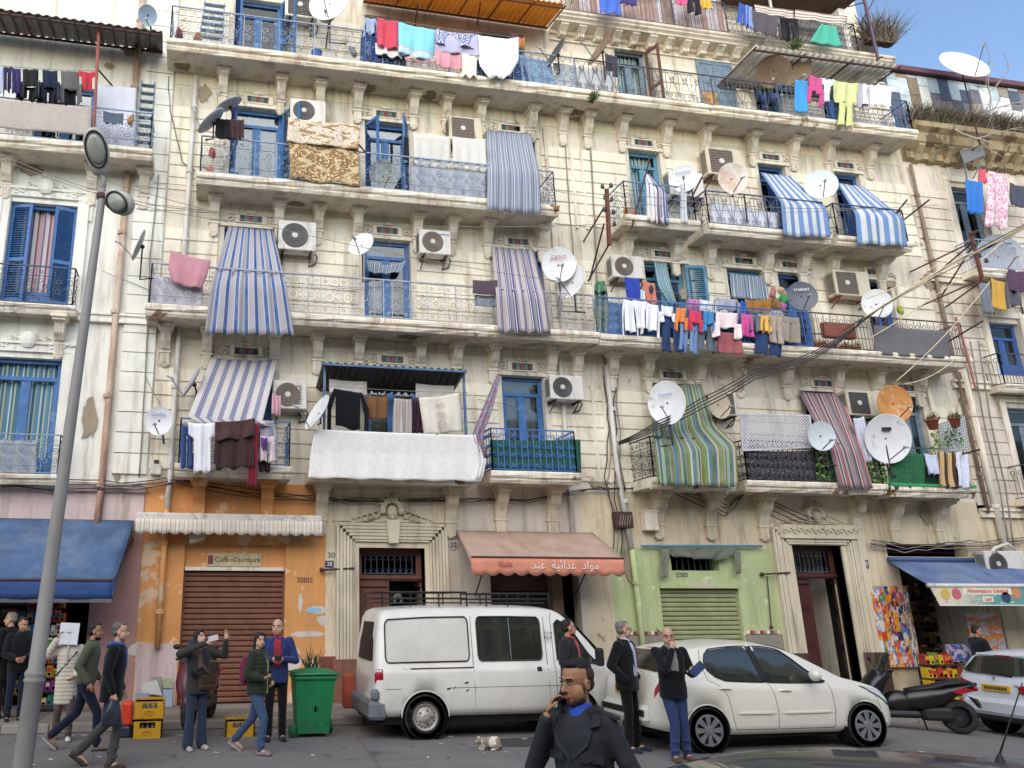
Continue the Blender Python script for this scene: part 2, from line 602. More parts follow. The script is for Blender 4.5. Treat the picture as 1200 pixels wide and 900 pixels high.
for s,bl in BAYS.items():
 for x,h in bl:
  ops.append((x-h,x+h,FL[s],TOPZ[s]))
m_joint=stucco('grimy_joint','dfd6c3',.6,.2,'b3a48c',.2)
wall_mesh(XL,XR,4.47,18.2,ops).build('wall',m_joint,main)
MB().box((XL,.31,0),(XL+.2,11,18.2)).box((XR-.2,.31,0),(XR,11,18.2)).box((XL,10.8,0),(XR,11,18.2)).build('side_wall',m_cream,main)
MB().box((XL+.01,.02,18.1),(XR-.01,11,18.25)).build('roof',m_plinth,main)
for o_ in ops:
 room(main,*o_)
# ground floor, one painted stretch per shop
GZ=4.47
def ground(x0,x1,mat,ops,plinth=None,pz=.9,name='ground_floor_wall'):
 o=wall_mesh(x0,x1,KZ-.9,GZ,ops,.35).build(name,mat,main)
 return o
g_or=(-.28,1.78,KZ-.1,3.2)
ground(XL,2.62,m_orange,[g_or])
D1=(3.32,4.76,KZ-.1,3.17)
ground(2.62,5.30,m_beige,[D1])
SH=(6.22,8.28,KZ-.1,2.78)
ground(5.30,8.42,m_lav,[SH])
ground(8.42,9.05,m_beige2,[])
GS=(10.2,12.17,KZ-.1,2.42)
GS2=(10.55,11.75,2.75,3.12)
ops_g=[GS,GS2]
o=wall_mesh(9.05,13.15,KZ-.9,3.25,ops_g,.35).build('ground_floor_wall',m_green,main)
wall_mesh(9.05,13.15,3.25,GZ,[]).build('ground_floor_wall',m_beige2,main)
D2=(13.68,15.02,KZ-.1,3.35)
ground(13.15,15.75,m_beige,[D2])
RS=(16.55,19.2,KZ-.62,2.92)
RS2=(16.3,18.6,3.12,3.42)
ground(15.75,19.5,m_beige2,[RS,RS2])
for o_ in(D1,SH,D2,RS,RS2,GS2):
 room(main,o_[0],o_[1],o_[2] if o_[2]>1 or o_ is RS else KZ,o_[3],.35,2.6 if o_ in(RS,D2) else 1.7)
def boxes(name,mat,*ab):
 for a,b in ab:MB().box(a,b).build(name,mat,main)
boxes('plinth',m_plinth,((9.05,-.03,KZ-.05),(10.17,0,1.35)),((12.2,-.03,KZ-.3),(13.12,0,1.35)))
for a,b in((9.1,10.15),(12.22,13.1)):
 mb=MB()
 for i in range(12):
  x=a+i*.085
  if x+.075<b:mb.box((x,-.034,1.37),(x+.075,0,1.44),i%3)
 mb.build('tile_strip',[m_trim,m_tiler,m_pink],main,kind='stuff')
mb=MB()
for i in range(0):
 for a,b,in((9.1,10.15),(12.22,13.1)):
  x=a+i*.085
  if x+.075<b:
   mb.box((x,-.034,1.37),(x+.075,0,1.44),i%3)
MB().box((XL+.02,-.025,KZ-.05),(-.31,0,1.28)).build('plinth',m_palepink,main)
MB().box((2.5,-.03,KZ-.05),(2.86,0,1.0)).build('plinth',M('red_brown_plinth','7a4233',.8,.3,6,dirt=.3),main)
# left building
LOP=[(-4.42,-3.02,8.16,10.55),(-4.42,-3.02,4.55,6.98),(-4.15,-2.85,11.62,13.6),(-7.9,-6.6,8.16,10.55),(-7.9,-6.6,4.55,6.98)]
wall_mesh(-9.5,XL-.004,4.25,17.6,LOP).build('wall',m_white,left)
MB().box((-9.5,.31,0),(-9.3,10,17.6)).box((-9.5,9.8,0),(XL-.01,10,17.6)).box((-9.48,.02,17.5),(XL-.02,9.79,17.62)).build('roof',m_plinth,left)
LSH=(-7.5,-2.05,KZ-.1,3.0)
wall_mesh(-9.5,XL-.004,KZ-.1,4.25,[LSH],.35).build('ground_floor_wall',m_pink,left)
MB().box((-9.5,-.015,3.45),(XL-.03,0,4.25)).build('fascia',m_palepink,left)
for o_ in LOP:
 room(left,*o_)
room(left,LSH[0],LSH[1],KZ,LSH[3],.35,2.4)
for i in range(30):
 z=4.6+i*.437
 if z>17:break
 MB().box((-1.82,-.06,z),(XL-.02,0,z+.415)).build('quoin_block',m_white,left)
# right building
ROP=[(20.55,21.6,11.3,13.5),(20.75,21.8,7.9,9.4),(20.7,21.9,4.75,7.0)]
m_rcream=stucco('weathered_cream','e0d5c4',.62,.2,'9c8d78',.3)
wall_mesh(XR+.004,30,4.2,14.2,ROP).build('wall',m_rcream,right)
wall_mesh(19.5,30,KZ-.9,4.2,[(21.2,23.5,KZ-.8,2.8)],.35).build('ground_floor_wall',m_beige2,right)
MB().box((29.8,.31,0),(30,10,14)).box((XR+.2,9.8,0),(30,10,14)).box((XR+.02,.02,14.0),(29.9,9.79,14.15)).build('roof',m_plinth,right)
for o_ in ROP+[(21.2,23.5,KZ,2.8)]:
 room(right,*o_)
# stucco courses: every band between two openings is a piece with its own edges
def courses(parent,x0,x1,zlist,ops,mat,pitch,proud=.03,limit=300,gap=.03,brk=0):
 segs=[]
 for za,zb in zlist:
  z=za
  while z+pitch*.6<zb:
   zt=min(z+pitch-gap,zb)
   cuts=sorted((o[0]-.13,o[1]+.13) for o in ops if o[2]-.05<zt and o[3]+.1>z)
   x=x0
   for a,b in cuts+[(x1,x1)]:
    if a-x>.12:
     if brk and a-x>brk*1.6:
      n=int(round((a-x)/brk));st=(a-x)/n
      off=0
      for q in range(n):
       segs.append((x+q*st+.006,x+(q+1)*st-.006,z,zt))
     else:
      segs.append((x,a,z,zt))
    x=max(x,b)
   z+=pitch
 segs.sort(key=lambda q:-(q[1]-q[0]))
 rest=MB()
 for i,(a,b,c,d) in enumerate(segs):
  p=proud+RN.uniform(-.003,.003)
  if i<limit:
   e=.006
   mb=MB()
   vs=[(a,0,c),(b,0,c),(b,0,d),(a,0,d),(a+e,-p,c+e),(b-e,-p,c+e),(b-e,-p,d-e),(a+e,-p,d-e)]
   mb.add(vs,[(4,5,6,7),(0,1,5,4),(1,2,6,5),(2,3,7,6),(3,0,4,7)])
   mb.build('stucco_course',mat,parent)
  else:
   rest.box((a,-p,c),(b,0,d))
 if rest.v:
  rest.build('stucco_courses',mat,parent,kind='stuff')
courses(main,XL+.02,XR-.04,[(FL[s],TOPZ[s]-.02) for s in(1,2,3)]+[(FL[4],16.35)],ops,m_cream,.318)
courses(right,XR+.03,27,[(4.4,7.2),(7.9,10.4),(10.75,13.3)],ROP,m_rcream,.33,brk=2.2)
# lintels with a strip of coloured tiles, surrounds
tilemesh=None
def lintel(parent,x,h,z,Y=0):
 mb=MB()
 mb.box((x-h-.12,Y-.05,z+.005),(x+h+.12,Y,z+.09))
 mb.box((x-.36,Y-.045,z+.11),(x+.36,Y,z+.145)).box((x-.36,Y-.045,z+.305),(x+.36,Y,z+.34))
 mb.box((x-.36,Y-.045,z+.145),(x-.26,Y,z+.305)).box((x+.26,Y-.045,z+.145),(x+.36,Y,z+.305))
 for s in(-1,1):
  for q,(dx,dz,r) in enumerate(((.46,.2,.07),(.58,.15,.05),(.44,.33,.04))):
   pts=[(x+s*(dx+r*cos(a)*(1-a/9)),Y-.03,z+dz+r*sin(a)*(1-a/9)) for a in[k*.7 for k in range(9)]]
   mb.tube(pts,.018,4)
 mb.ball((x,Y-.02,z+.40),(.16,.05,.05),8,4)
 o=mb.build('lintel',m_trim,parent)
 mt=MB()
 for i in range(5):
  mt.box((x-.25+i*.1,Y-.03,z+.16),(x-.25+i*.1+.088,Y,z+.295),(0,2,1,2,0)[i])
 mt.build('tile',[m_tiled,m_tiler,m_tileg],o)
for s,bl in BAYS.items():
 for x,h in bl:
  if s<4:
   lintel(main,x,h,TOPZ[s])
# balconies
def slab(name,parent,x0,x1,zb,yf=-.95,zt=.25,mat=None,ends=True):
 prof=[(0,zb+.04),(yf+.16,zb+.04),(yf+.14,zb),(yf+.10,zb),(yf+.06,zb+.06),(yf+.06,zb+.10),(yf+.015,zb+.125),(yf,zb+.16),(yf,zb+zt-.03),(yf+.02,zb+zt),(0,zb+zt)]
 mb=MB()
 n=max(2,int((x1-x0)/.35))
 vs,fs=[],[]
 L=len(prof)
 for i in range(n+1):
  x=x0+(x1-x0)*i/n
  for k,(y,z) in enumerate(prof):
   j=0
   if 3<=k<=9 and 0<i<n:
    j=RN.uniform(-.012,.012)
   vs.append((x,y+j,z+j*.6))
 mats=[]
 for i in range(n):
  for k in range(L):
   k2=(k+1)%L
   fs.append((i*L+k,(i+1)*L+k,(i+1)*L+k2,i*L+k2))
   mats.append(0 if 2<=k<=9 else 1)
 fs+=[tuple(range(L)),tuple(reversed(range(n*L,(n+1)*L)))]
 mb.add(vs,fs)
 mb.m=mats+[0,0]
 return mb.build(name,[m_slabedge,m_soffit],parent)
S4=slab('balcony',main,-1.29,18.8,14.27)
S3=slab('balcony',main,-.45,8.05,10.92)
S3b=slab('balcony',main,9.75,11.75,10.86)
S3c=slab('balcony',main,11.98,15.45,10.83)
S3d=slab('balcony',main,15.62,17.85,10.83)
S2a=slab('balcony',main,-1.33,8.78,7.77)
S2b=slab('balcony',main,8.80,18.9,7.74)
S1a=slab('balcony',main,-.55,1.78,4.45)
S1b=slab('balcony',main,2.15,5.72,4.42)
S1c=slab('balcony',main,6.0,8.05,4.5)
S1d=slab('balcony',main,9.72,11.78,4.46)
S1e=slab('balcony',main,12.05,15.72,4.46)
S1f=slab('balcony',main,15.8,18.15,4.44)
L3=slab('balcony',left,-9.4,-1.42,11.42,-.85)
L2=slab('balcony',left,-4.9,-2.78,7.82,-.5,.2)
L1=slab('balcony',left,-4.9,-2.75,4.28,-.45,.2)
MB().box((-2.77,-.11,7.84),(-1.12,0,7.90)).box((-2.77,-.08,7.90),(-1.12,0,8.0)).box((-2.77,-.12,8.0),(-1.12,0,8.05)).build('string_course',m_white,left)
MB().box((XL-.5,-.09,4.22),(XL-.01,0,4.36)).box((-2.7,-.09,4.22),(XL-.51,0,4.36)).build('string_course',m_palepink,left)
for z in(7.45,10.45,4.1):
 MB().box((XR+.03,-.09,z),(29,0,z+.07)).box((XR+.03,-.06,z+.07),(29,0,z+.16)).box((XR+.03,-.11,z+.16),(29,0,z+.22)).build('string_course',m_trim,right)
# corbels
def corbel_mesh(wd=.27,ht=.55,dp=.42):
 mb=MB()
 pr=[(0,0),(-dp,0),(-dp-.01,-.05),(-dp*.92,-.10),(-dp*.88,-.13),(-dp*.70,-.17),(-dp*.62,-.28),(-dp*.55,-.36),(-dp*.38,-.44),(-dp*.3,-.5),(-dp*.16,-ht),(0,-ht)]
 mb.prism([(-wd/2+.03,y,z) for y,z in pr],(wd-.06,0,0))
 mb.box((-wd/2-.03,-dp-.03,-.075),(wd/2+.03,0,-.002))
 mb.box((-wd/2,-dp+.02,-.13),(wd/2,0,-.075))
 for i in range(3):
  x=-wd/2+.06+i*.065
  mb.prism([(x,y-.012,z) for y,z in pr[5:10]]+[(x,0,-.5),(x,0,-.17)],(.04,0,0))
 mb.box((-wd/2+.04,-.09,-ht-.30),(wd/2-.04,0,-ht))
 mb.box((-wd/2+.01,-.11,-ht-.03),(wd/2-.01,0,-ht+.01))
 for i in range(3):
  x=-wd/2+.065+i*.055
  mb.box((x,-.105,-ht-.26),(x+.032,-.088,-ht-.05))
 mb.ball((0,-.045,-ht-.31),(wd/2-.05,.05,.05),8,4)
 return mb.mesh('corbel',m_trim)
cm=corbel_mesh()
cm_big=corbel_mesh(.30,.72,.55)
cm_big.materials[0]=m_stone
def corbels(parent,xs,z,me=cm):
 for x in xs:
  o=bpy.data.objects.new('corbel',me)
  COL.objects.link(o)
  adopt(o,parent)
  o.location=(x,-.001,z)
X4=[.03,1.42,2.38,3.33,4.75,5.6,6.51,7.9,8.75,9.44,10.42,11.69,12.84,14.25,15.52,16.63,17.95]
X3=[-.02,1.45,2.38,3.31,4.76,5.63,6.53,7.93]
X2a=[-.92,-.04,1.43,2.38,3.32,4.75,5.62,6.5,7.94,8.6]
X2b=[9.49,10.42,11.8,12.89,14.19,15.64,16.81,18.07]
corbels(S4,X4,14.31);corbels(S3,X3,10.96);corbels(S2a,X2a,7.81);corbels(S2b,X2b,7.78)
corbels(S3b,[10.2,11.55],10.90);corbels(S3c,[12.5,14.15,15.2],10.87);corbels(S3d,[16.1,17.6],10.87)
corbels(S1b,[2.5,5.35],4.46,cm_big);corbels(S1c,[6.5,7.72],4.54,cm_big)
corbels(S1d,[10.3,11.62],4.50,cm_big);corbels(S1e,[13.0,15.5],4.5,cm_big);corbels(S1f,[16.55,17.85],4.48,cm_big)
cm_or=cm_big.copy();cm_or.materials[0]=m_orange
corbels(S1a,[-.05,1.35],4.49,cm_or)
corbels(L3,[-4.55,-2.75,-1.62],11.46);corbels(L3,[-6.4,-8.2],11.46)
corbels(L2,[-3.1,-4.6],7.86)
for s,zt in((S4,14.27),(S3,10.92),(S2a,7.77)):
 pass
def frieze(x0,x1,z0,z1):
 MB().box((x0,-.012,z0),(x1,0,z1)).build('frieze',m_yellow,main)
frieze(XL+.03,XR-.05,13.98,14.31);frieze(XL+.03,8.1,10.72,10.96);frieze(XL+.03,XR-.05,7.5,7.79)
frieze(9.9,17.9,10.70,10.85)
# stone pilaster strips at the joint of the two halves
for s,(a,b) in{4:(14.5,16.4),3:(11.1,13.4),2:(8.0,10.2),1:(4.7,7.0)}.items():
 MB().box((8.92,-.05,a),(8.985,0,b)).box((9.2,-.05,a),(9.265,0,b)).build('pilaster_strip',m_trim,main)
# top cornice with modillions (right-hand half)
prof=[(0,16.84),(-.08,16.86),(-.08,16.97),(-.40,16.99),(-.42,17.04),(-.49,17.08),(-.49,17.12),(-.54,17.15),(-.56,17.21),(0,17.23)]
cor=MB().prism([(8.64,y,z) for y,z in prof],(XR-8.70,0,0)).build('cornice',m_trim,main)
mm=MB()
mm.prism([(-.11,y,z) for y,z in((0,.0),(-.36,.0),(-.36,-.05),(-.30,-.08),(-.2,-.15),(-.14,-.18),(-.1,-.25),(0,-.27))],(.22,0,0))
for i in range(3):
 mm.box((-.085+i*.065,-.2,-.255),(-.045+i*.065,-.04,-.15))
mm=mm.mesh('modillion',m_trim)
for i in range(19):
 o=bpy.data.objects.new('modillion',mm);COL.objects.link(o);adopt(o,cor);o.location=(8.95+i*.52,-.002,16.99)
MB().box((8.64,-.05,16.66),(XR-.06,0,16.71)).build('string_course',m_trim,main)
# railings
def scroll(cx,cz,r,turns,a0,sgn=1,n=11):
 return[(cx+sgn*r*(1-.82*k/n)*cos(a0+turns*2*pi*k/n),cz+r*(1-.82*k/n)*sin(a0+turns*2*pi*k/n)) for k in range(n+1)]
def motif(kind,st,h):
 P=[]
 if kind=='scroll':
  for s in(-1,1):
   P.append(scroll(st/2+s*st*.25,h*.62,st*.22,1.25,-pi/2,s))
   P.append(scroll(st/2+s*st*.25,h*.34,st*.22,-1.25,pi/2,s))
   P.append(scroll(st/2+s*st*.25,h*.87,st*.13,1.1,0,s,8))
   P.append(scroll(st/2+s*st*.25,h*.11,st*.13,1.1,0,s,8))
  P.append([(st/2+st*.12*cos(a),h*.48+st*.12*sin(a)) for a in[k*pi/4 for k in range(9)]])
  P.append([(0,.03),(0,h)])
  P.append([(0,h*.77),(st,h*.77)]);P.append([(0,h*.2),(st,h*.2)])
 elif kind=='lyre':
  for s in(-1,1):
   P.append([(st/2+s*x*st,z*h) for x,z in((.12,.04),(.40,.12),(.44,.2),(.26,.42),(.12,.66),(.20,.86),(.42,.98))])
   P.append(scroll(st/2+s*st*.22,h*.16,st*.16,1.1,0,s,8))
  P.append([(st/2+x*st,z*h) for x,z in((0,.62),(.2,.75),(0,.90),(-.2,.75),(0,.62))])
  P.append([(st/2+.1*st*cos(a),h*.76+.1*st*sin(a)) for a in[k*pi/3 for k in range(7)]])
  P.append([(0,.03),(0,h)])
 elif kind=='bars':
  P.append([(0,.03),(0,h)])
  P.append([(st/2+st*.3*cos(a),h*.82+st*.3*sin(a)) for a in[k*pi/3 for k in range(7)]])
  P.append([(st/2,.03),(st/2,h*.74)])
 elif kind=='vine':
  for q in range(4):
   for s in(-1,1):
    P.append(scroll(st/2+s*st*.25,h*(.13+.245*q),st*.2,1.2*(1 if q%2 else-1),0,s,7))
  P.append([(0,.03),(0,h)])
  P.append([(st/2,.03),(st/2,h)])
 return P
def railing(parent,x0,x1,z,y=-.88,h=.92,kind='scroll',st=.36,mat=None,sl=True,sr=True,r=.0085,back=0.0,nposts=None):
 mat=mat or m_iron
 mb,pm=MB(),MB()
 runs=[((x0,y),(x1,y))]
 if sl:runs.append(((x0,back),(x0,y)))
 if sr:runs.append(((x1,y),(x1,back)))
 for(a,b) in runs:
  A,B=V((a[0],a[1],z)),V((b[0],b[1],z))
  d=B-A
  L=d.length
  d.normalize()
  n=max(1,round(L/st))
  s2=L/n
  mo=motif(kind,s2,h-.06)
  for i in range(n):
   o=A+d*(i*s2)
   for pl in mo:
    mb.tube([o+d*u+V((0,0,v+.03)) for u,v in pl],r,3,cap=False)
  pm.tube([A+V((0,0,h)),B+V((0,0,h))],.02,4)
  pm.tube([A+V((0,0,.04)),B+V((0,0,.04))],.014,4)
  np_=max(1,int(L/1.6))
  for i in range(np_+1):
   p=A+d*(L*i/np_)
   pm.tube([p,p+V((0,0,h+.01))],.016,4)
 ra=pm.build('railing',mat,parent)
 mb.build('ironwork',mat,ra if parent.parent is None else parent,kind=None)
 return ra
railing(S4,-1.22,8.8,14.52,kind='scroll',st=.42,mat=m_iron,sr=False)
railing(S4,8.82,14.6,14.52,kind='lyre',st=.36,mat=m_iron2,sl=False,sr=False)
railing(S4,14.62,18.7,14.52,kind='vine',st=.3,mat=M('worn_blue_iron','4a6a94',.6,.4,10,dirt=.35,dirtc=srgb('7c6a5c')),sl=False)
railing(S3,-.38,7.98,11.17,kind='scroll',st=.4,mat=m_iron)
railing(S3b,9.82,11.68,11.11,kind='scroll',st=.36,mat=M('grey_blue_iron','6e8aa6',.6,.3,10))
railing(S3c,12.05,15.38,11.08,kind='lyre',st=.34,mat=M('slate_iron','4c5570',.6,.3,10))
railing(S3d,15.69,17.78,11.08,kind='lyre',st=.3,mat=M('navy_iron','36476c',.6,.3,10))
railing(S2a,-1.26,8.72,8.02,kind='scroll',st=.4,mat=M('whitish_iron','a8adb6',.6,.3,10,dirt=.2,dirtc=srgb('6b5a4c')),sr=False)
railing(S2b,8.86,14.4,7.99,kind='vine',st=.34,mat=m_iron3,sl=False,sr=False)
railing(S2b,14.42,18.82,7.99,kind='bars',st=.2,mat=M('brown_iron','5a4644',.65,.4,10),sl=False)
railing(S1c,6.06,7.98,4.75,kind='vine',st=.26,mat=m_iron3,r=.011)
railing(S1a,-.48,1.72,4.70,kind='scroll',st=.4,mat=m_blue)
railing(S1d,9.8,11.7,4.71,kind='scroll',st=.4,mat=m_iron2)
railing(S1e,12.12,15.66,4.71,kind='vine',st=.26,mat=M('black_iron','2e2c2e',.55,.3,10),r=.012)
railing(S1f,15.87,18.08,4.69,kind='bars',st=.2,mat=M('green_iron','2f6a45',.55,.3,10))
railing(L3,-9.3,-1.50,11.67,y=-.78,kind='scroll',st=.42,mat=m_iron)
railing(L2,-4.8,-2.86,8.02,y=-.43,h=.85,kind='scroll',st=.36,mat=m_iron2)
railing(L1,-4.8,-2.83,4.48,y=-.38,h=.8,kind='scroll',st=.34,mat=m_iron)
# windows and balcony doors
lace=spots('lace_curtain','b9bcc2','8f959f',60,.47,.53)
f_white=fabric('d9d6cf')
def leaf(parent,hx,hy,z0,z1,wd,ang,mat,name='shutter'):
 d=V((cos(ang),sin(ang),0));nrm=V((-sin(ang),cos(ang),0))
 h=V((hx,hy,0));mb=MB()
 t=.02
 def b(u0,u1,a,c,th=t):
  mb.obox(h+d*((u0+u1)/2)+V((0,0,(a+c)/2)),d*((u1-u0)/2),nrm*th,V((0,0,(c-a)/2)))
 fw=.07
 b(0,fw,z0,z1);b(wd-fw,wd,z0,z1)
 b(fw,wd-fw,z0,z0+.12);b(fw,wd-fw,z1-.08,z1);b(fw,wd-fw,z0+(z1-z0)*.42,z0+(z1-z0)*.42+.08)
 o=mb.build(name,mat,parent)
 sm=MB()
 z=z0+.14
 while z<z1-.1:
  sm.obox(h+d*(wd/2)+V((0,0,z)),d*(wd/2-fw),nrm*.016+V((0,0,.014)),V((0,0,.005))+nrm*.003)
  z+=.055
 sm.build('louvre',mat,o if parent.parent is None else parent,kind='stuff')
 return o
def fdoor(x,h,z0,z1,parent=main,lw=None,mat=None,curtain=None,lsh=None,rsh=None,smat=None,transom=.42,gl=True,y=.14,part_curtain=1.0,mid=True):
 mat=mat or m_blue
 fw=.085
 mb=MB()
 a,b=x-h+.004,x+h-.004
 mb.box((a,y,z0),(a+fw,y+.06,z1-.003)).box((b-fw,y,z0),(b,y+.06,z1-.003))
 mb.box((a+fw,y,z1-fw),(b-fw,y+.06,z1-.003))
 zt=z1-transom
 if transom:
  mb.box((a+fw,y-.01,zt-.04),(b-fw,y+.06,zt+.04))
 zz=zt-.04 if transom else z1-fw
 if mid:
  mb.box((x-.045,y+.005,z0),(x+.045,y+.055,zz))
 for q in(a+fw,x+.045 if mid else b-fw-.05):
  mb.box((q,y+.01,z0),(q+.05,y+.05,zz))
 for q in(x-.095 if mid else None,b-fw-.05):
  if q:mb.box((q,y+.01,z0),(q+.05,y+.05,zz))
 mb.box((a+fw,y+.008,z0),(b-fw,y+.052,z0+.35))
 o=mb.build('balcony_door',mat,parent)
 if gl:
  g=MB().box((a+fw,y+.028,z0+.3),(b-fw,y+.034,z1-fw))
  g.build('pane',m_pane,o)
 if curtain:
  def fn(u,v):
   xx=a+fw+(b-a-2*fw)*u*part_curtain
   return V((xx,y+.13+.03*sin(u*34)+.012*sin(u*71+v*3),z1-.06-v*(z1-z0-.1)))
  MB().grid(40,4,fn).build('curtain',curtain,o,smooth=True)
 if lsh is not None:leaf(o,x-h+.01,-.01 if lsh[0]>pi/2 else y-.02,z0+.02,z1-.03,lw or h*.96,lsh[0],smat or mat)
 if rsh is not None:leaf(o,x+h-.01,-.01 if rsh[0]<pi/2 else y-.02,z0+.02,z1-.03,lw or h*.96,rsh[0],smat or mat)
 return o
st_door=stripes('striped_door_curtain',[(3,'b7a8a6'),(1,'5e6f9c'),(2,'cfc6c0'),(1,'8f5f66')],7)
st_teal=stripes('teal_striped_curtain',[(3,'5f8aa0'),(1,'c9d2cc'),(2,'4a7690'),(1,'b9b98a')],6)
st_pink=stripes('pink_striped_curtain',[(3,'c9a7a4'),(1,'5a6fa6'),(2,'e0d4cc'),(1,'7a5a74')],5)
st_grey=stripes('grey_striped_curtain',[(2,'8f9aa8'),(1,'4f6a86'),(1,'c9cdd0'),(1,'6d7f92')],9)
out=lambda s,deg:radians(deg)
B=BAYS
def D(s,i,**k):return fdoor(B[s][i][0],B[s][i][1],FL[s],TOPZ[s],**k)
D(1,0,curtain=st_grey);D(1,1,curtain=fabric('b5b08c'));D(1,2,curtain=fabric('c4b3a6'),lsh=None,rsh=None);D(1,3,mat=m_teal);D(1,4,mat=m_teal,curtain=st_door);D(1,5,mat=m_greyblue,curtain=st_grey)
D(2,0);D(2,1,curtain=st_grey,part_curtain=.5);D(2,2);D(2,3,mat=m_teal,curtain=lace,part_curtain=.4,rsh=(radians(-8),));D(2,4,mat=m_teal,curtain=st_grey);D(2,5,mat=m_blue2);D(2,6,mat=m_blue2,curtain=st_door)
D(3,0,curtain=lace,lsh=(radians(-80),),rsh=(radians(-52),));D(3,1,lsh=(radians(-60),),rsh=(radians(-115),));D(3,2);D(3,3,mat=m_teal,curtain=st_teal,gl=False);D(3,4,mat=m_blue2);D(3,5,mat=m_blue2)
D(4,0,curtain=lace,lsh=(radians(-75),),rsh=(radians(-55),));D(4,1,mat=m_blue,curtain=fabric('6b6258'),part_curtain=.5);D(4,2,curtain=fabric('8a7f86'));D(4,3,mat=m_greyblue,curtain=st_teal,gl=False,rsh=(radians(-70),),smat=M('brown_wood','6a4a3c',.7,.3));D(4,5,mat=m_blue2);D(4,6,mat=m_blue2)
x,h=B[4][4]
sh=MB()
for a,b in((x-h,x-.005),(x+.005,x+h)):
 sh.box((a,-.04,FL[4]),(a+.06,.02,TOPZ[4]-.05)).box((b-.06,-.04,FL[4]),(b,.02,TOPZ[4]-.05))
 for z in(FL[4],FL[4]+1.15,TOPZ[4]-.15):sh.box((a+.06,-.035,z),(b-.06,.02,z+.1))
 n=5
 for i in range(n):sh.box((a+.062+i*(b-a-.124)/n,-.02,FL[4]+.1),(a+.058+(i+1)*(b-a-.124)/n,.02,TOPZ[4]-.15))
o=sh.build('shutter',m_greyblue,main,label='closed grey-blue board shutters with a tan panel set in the lower left')
MB().box((x-h+.06,-.045,FL[4]+.15),(x-.06,-.018,FL[4]+1.1)).build('panel',M('tan_board','b8884e',.7,.3,5,dirt=.3),o)
fdoor(-3.72,.7,8.16,10.55,left,mat=m_blue,lw=.47,curtain=st_pink,lsh=(radians(-14),),rsh=(radians(194),),transom=0,mid=False,gl=False)
fdoor(-3.72,.7,4.55,6.98,left,mat=m_blue,curtain=st_teal,gl=False)
fdoor(-3.5,.65,11.62,13.6,left,mat=m_blue,transom=0)
fdoor(-7.25,.65,8.16,10.55,left,mat=m_blue);fdoor(-7.25,.65,4.55,6.98,left,mat=m_blue)
for z0,z1 in((8.16,10.55),(4.55,6.98)):
 mb=MB()
 for s in(-1,1):
  c=-3.72+s*.82
  mb.box((c-.11,-.05,z0-.1),(c+.11,0,z1+.12)).box((c-.04+s*.09,-.075,z0-.1),(c+.04+s*.09,-.05,z1+.12))
  mb.box((c+s*.16-.05,-.04,z1-.35),(c+s*.16+.05,0,z1+.28))
 mb.box((-4.7,-.06,z1+.12),(-2.74,0,z1+.28)).box((-4.75,-.10,z1+.28),(-2.69,0,z1+.34))
 mb.ball((-3.72,-.06,z1+.38),(.2,.1,.2),10,6)
 for s in(-1,1):
  for q in range(6):
   cx,cz,r=-3.72+s*(.22+q*.13),z1+.26+.05*sin(q*1.7)+.10*(q<2),.07
   mb.tube([(cx+r*cos(a)*(1-a/10),-.07,cz+r*sin(a)*(1-a/10)) for a in[k*.8 for k in range(8)]],.022,4)
 mb.build('window_surround',m_white,left)
fdoor(21.08,.52,11.3,13.5,right,mat=m_greyblue);fdoor(21.28,.52,7.9,9.4,right,mat=m_blue2,curtain=lace);fdoor(21.3,.6,4.75,7.0,right,mat=m_greyblue,curtain=st_grey)
for x,h,z0,z1 in((21.28,.52,7.9,9.4),(21.3,.6,4.75,7.0),(21.08,.52,11.3,13.5)):
 MB().box((x-h-.2,-.06,z0),(x-h-.005,0,z1+.14)).box((x+h+.005,-.06,z0),(x+h+.2,0,z1+.14)).box((x-h-.2,-.07,z1+.14),(x+h+.2,0,z1+.3)).build('window_surround',m_trim,right)
L0=slab('balcony',right,20.3,23.5,7.3,-.5,.2);L0b=slab('balcony',right,20.2,23.5,10.5,-.6,.22);L0c=slab('balcony',right,20.3,23.5,4.35,-.45,.2)
railing(L0b,20.26,23.4,10.72,y=-.53,h=.85,kind='bars',st=.2,mat=m_iron);railing(L0,20.36,23.4,7.5,y=-.43,h=.85,kind='bars',st=.2,mat=m_iron2);railing(L0c,20.36,23.4,4.55,y=-.38,h=.85,kind='bars',st=.2,mat=m_iron2)
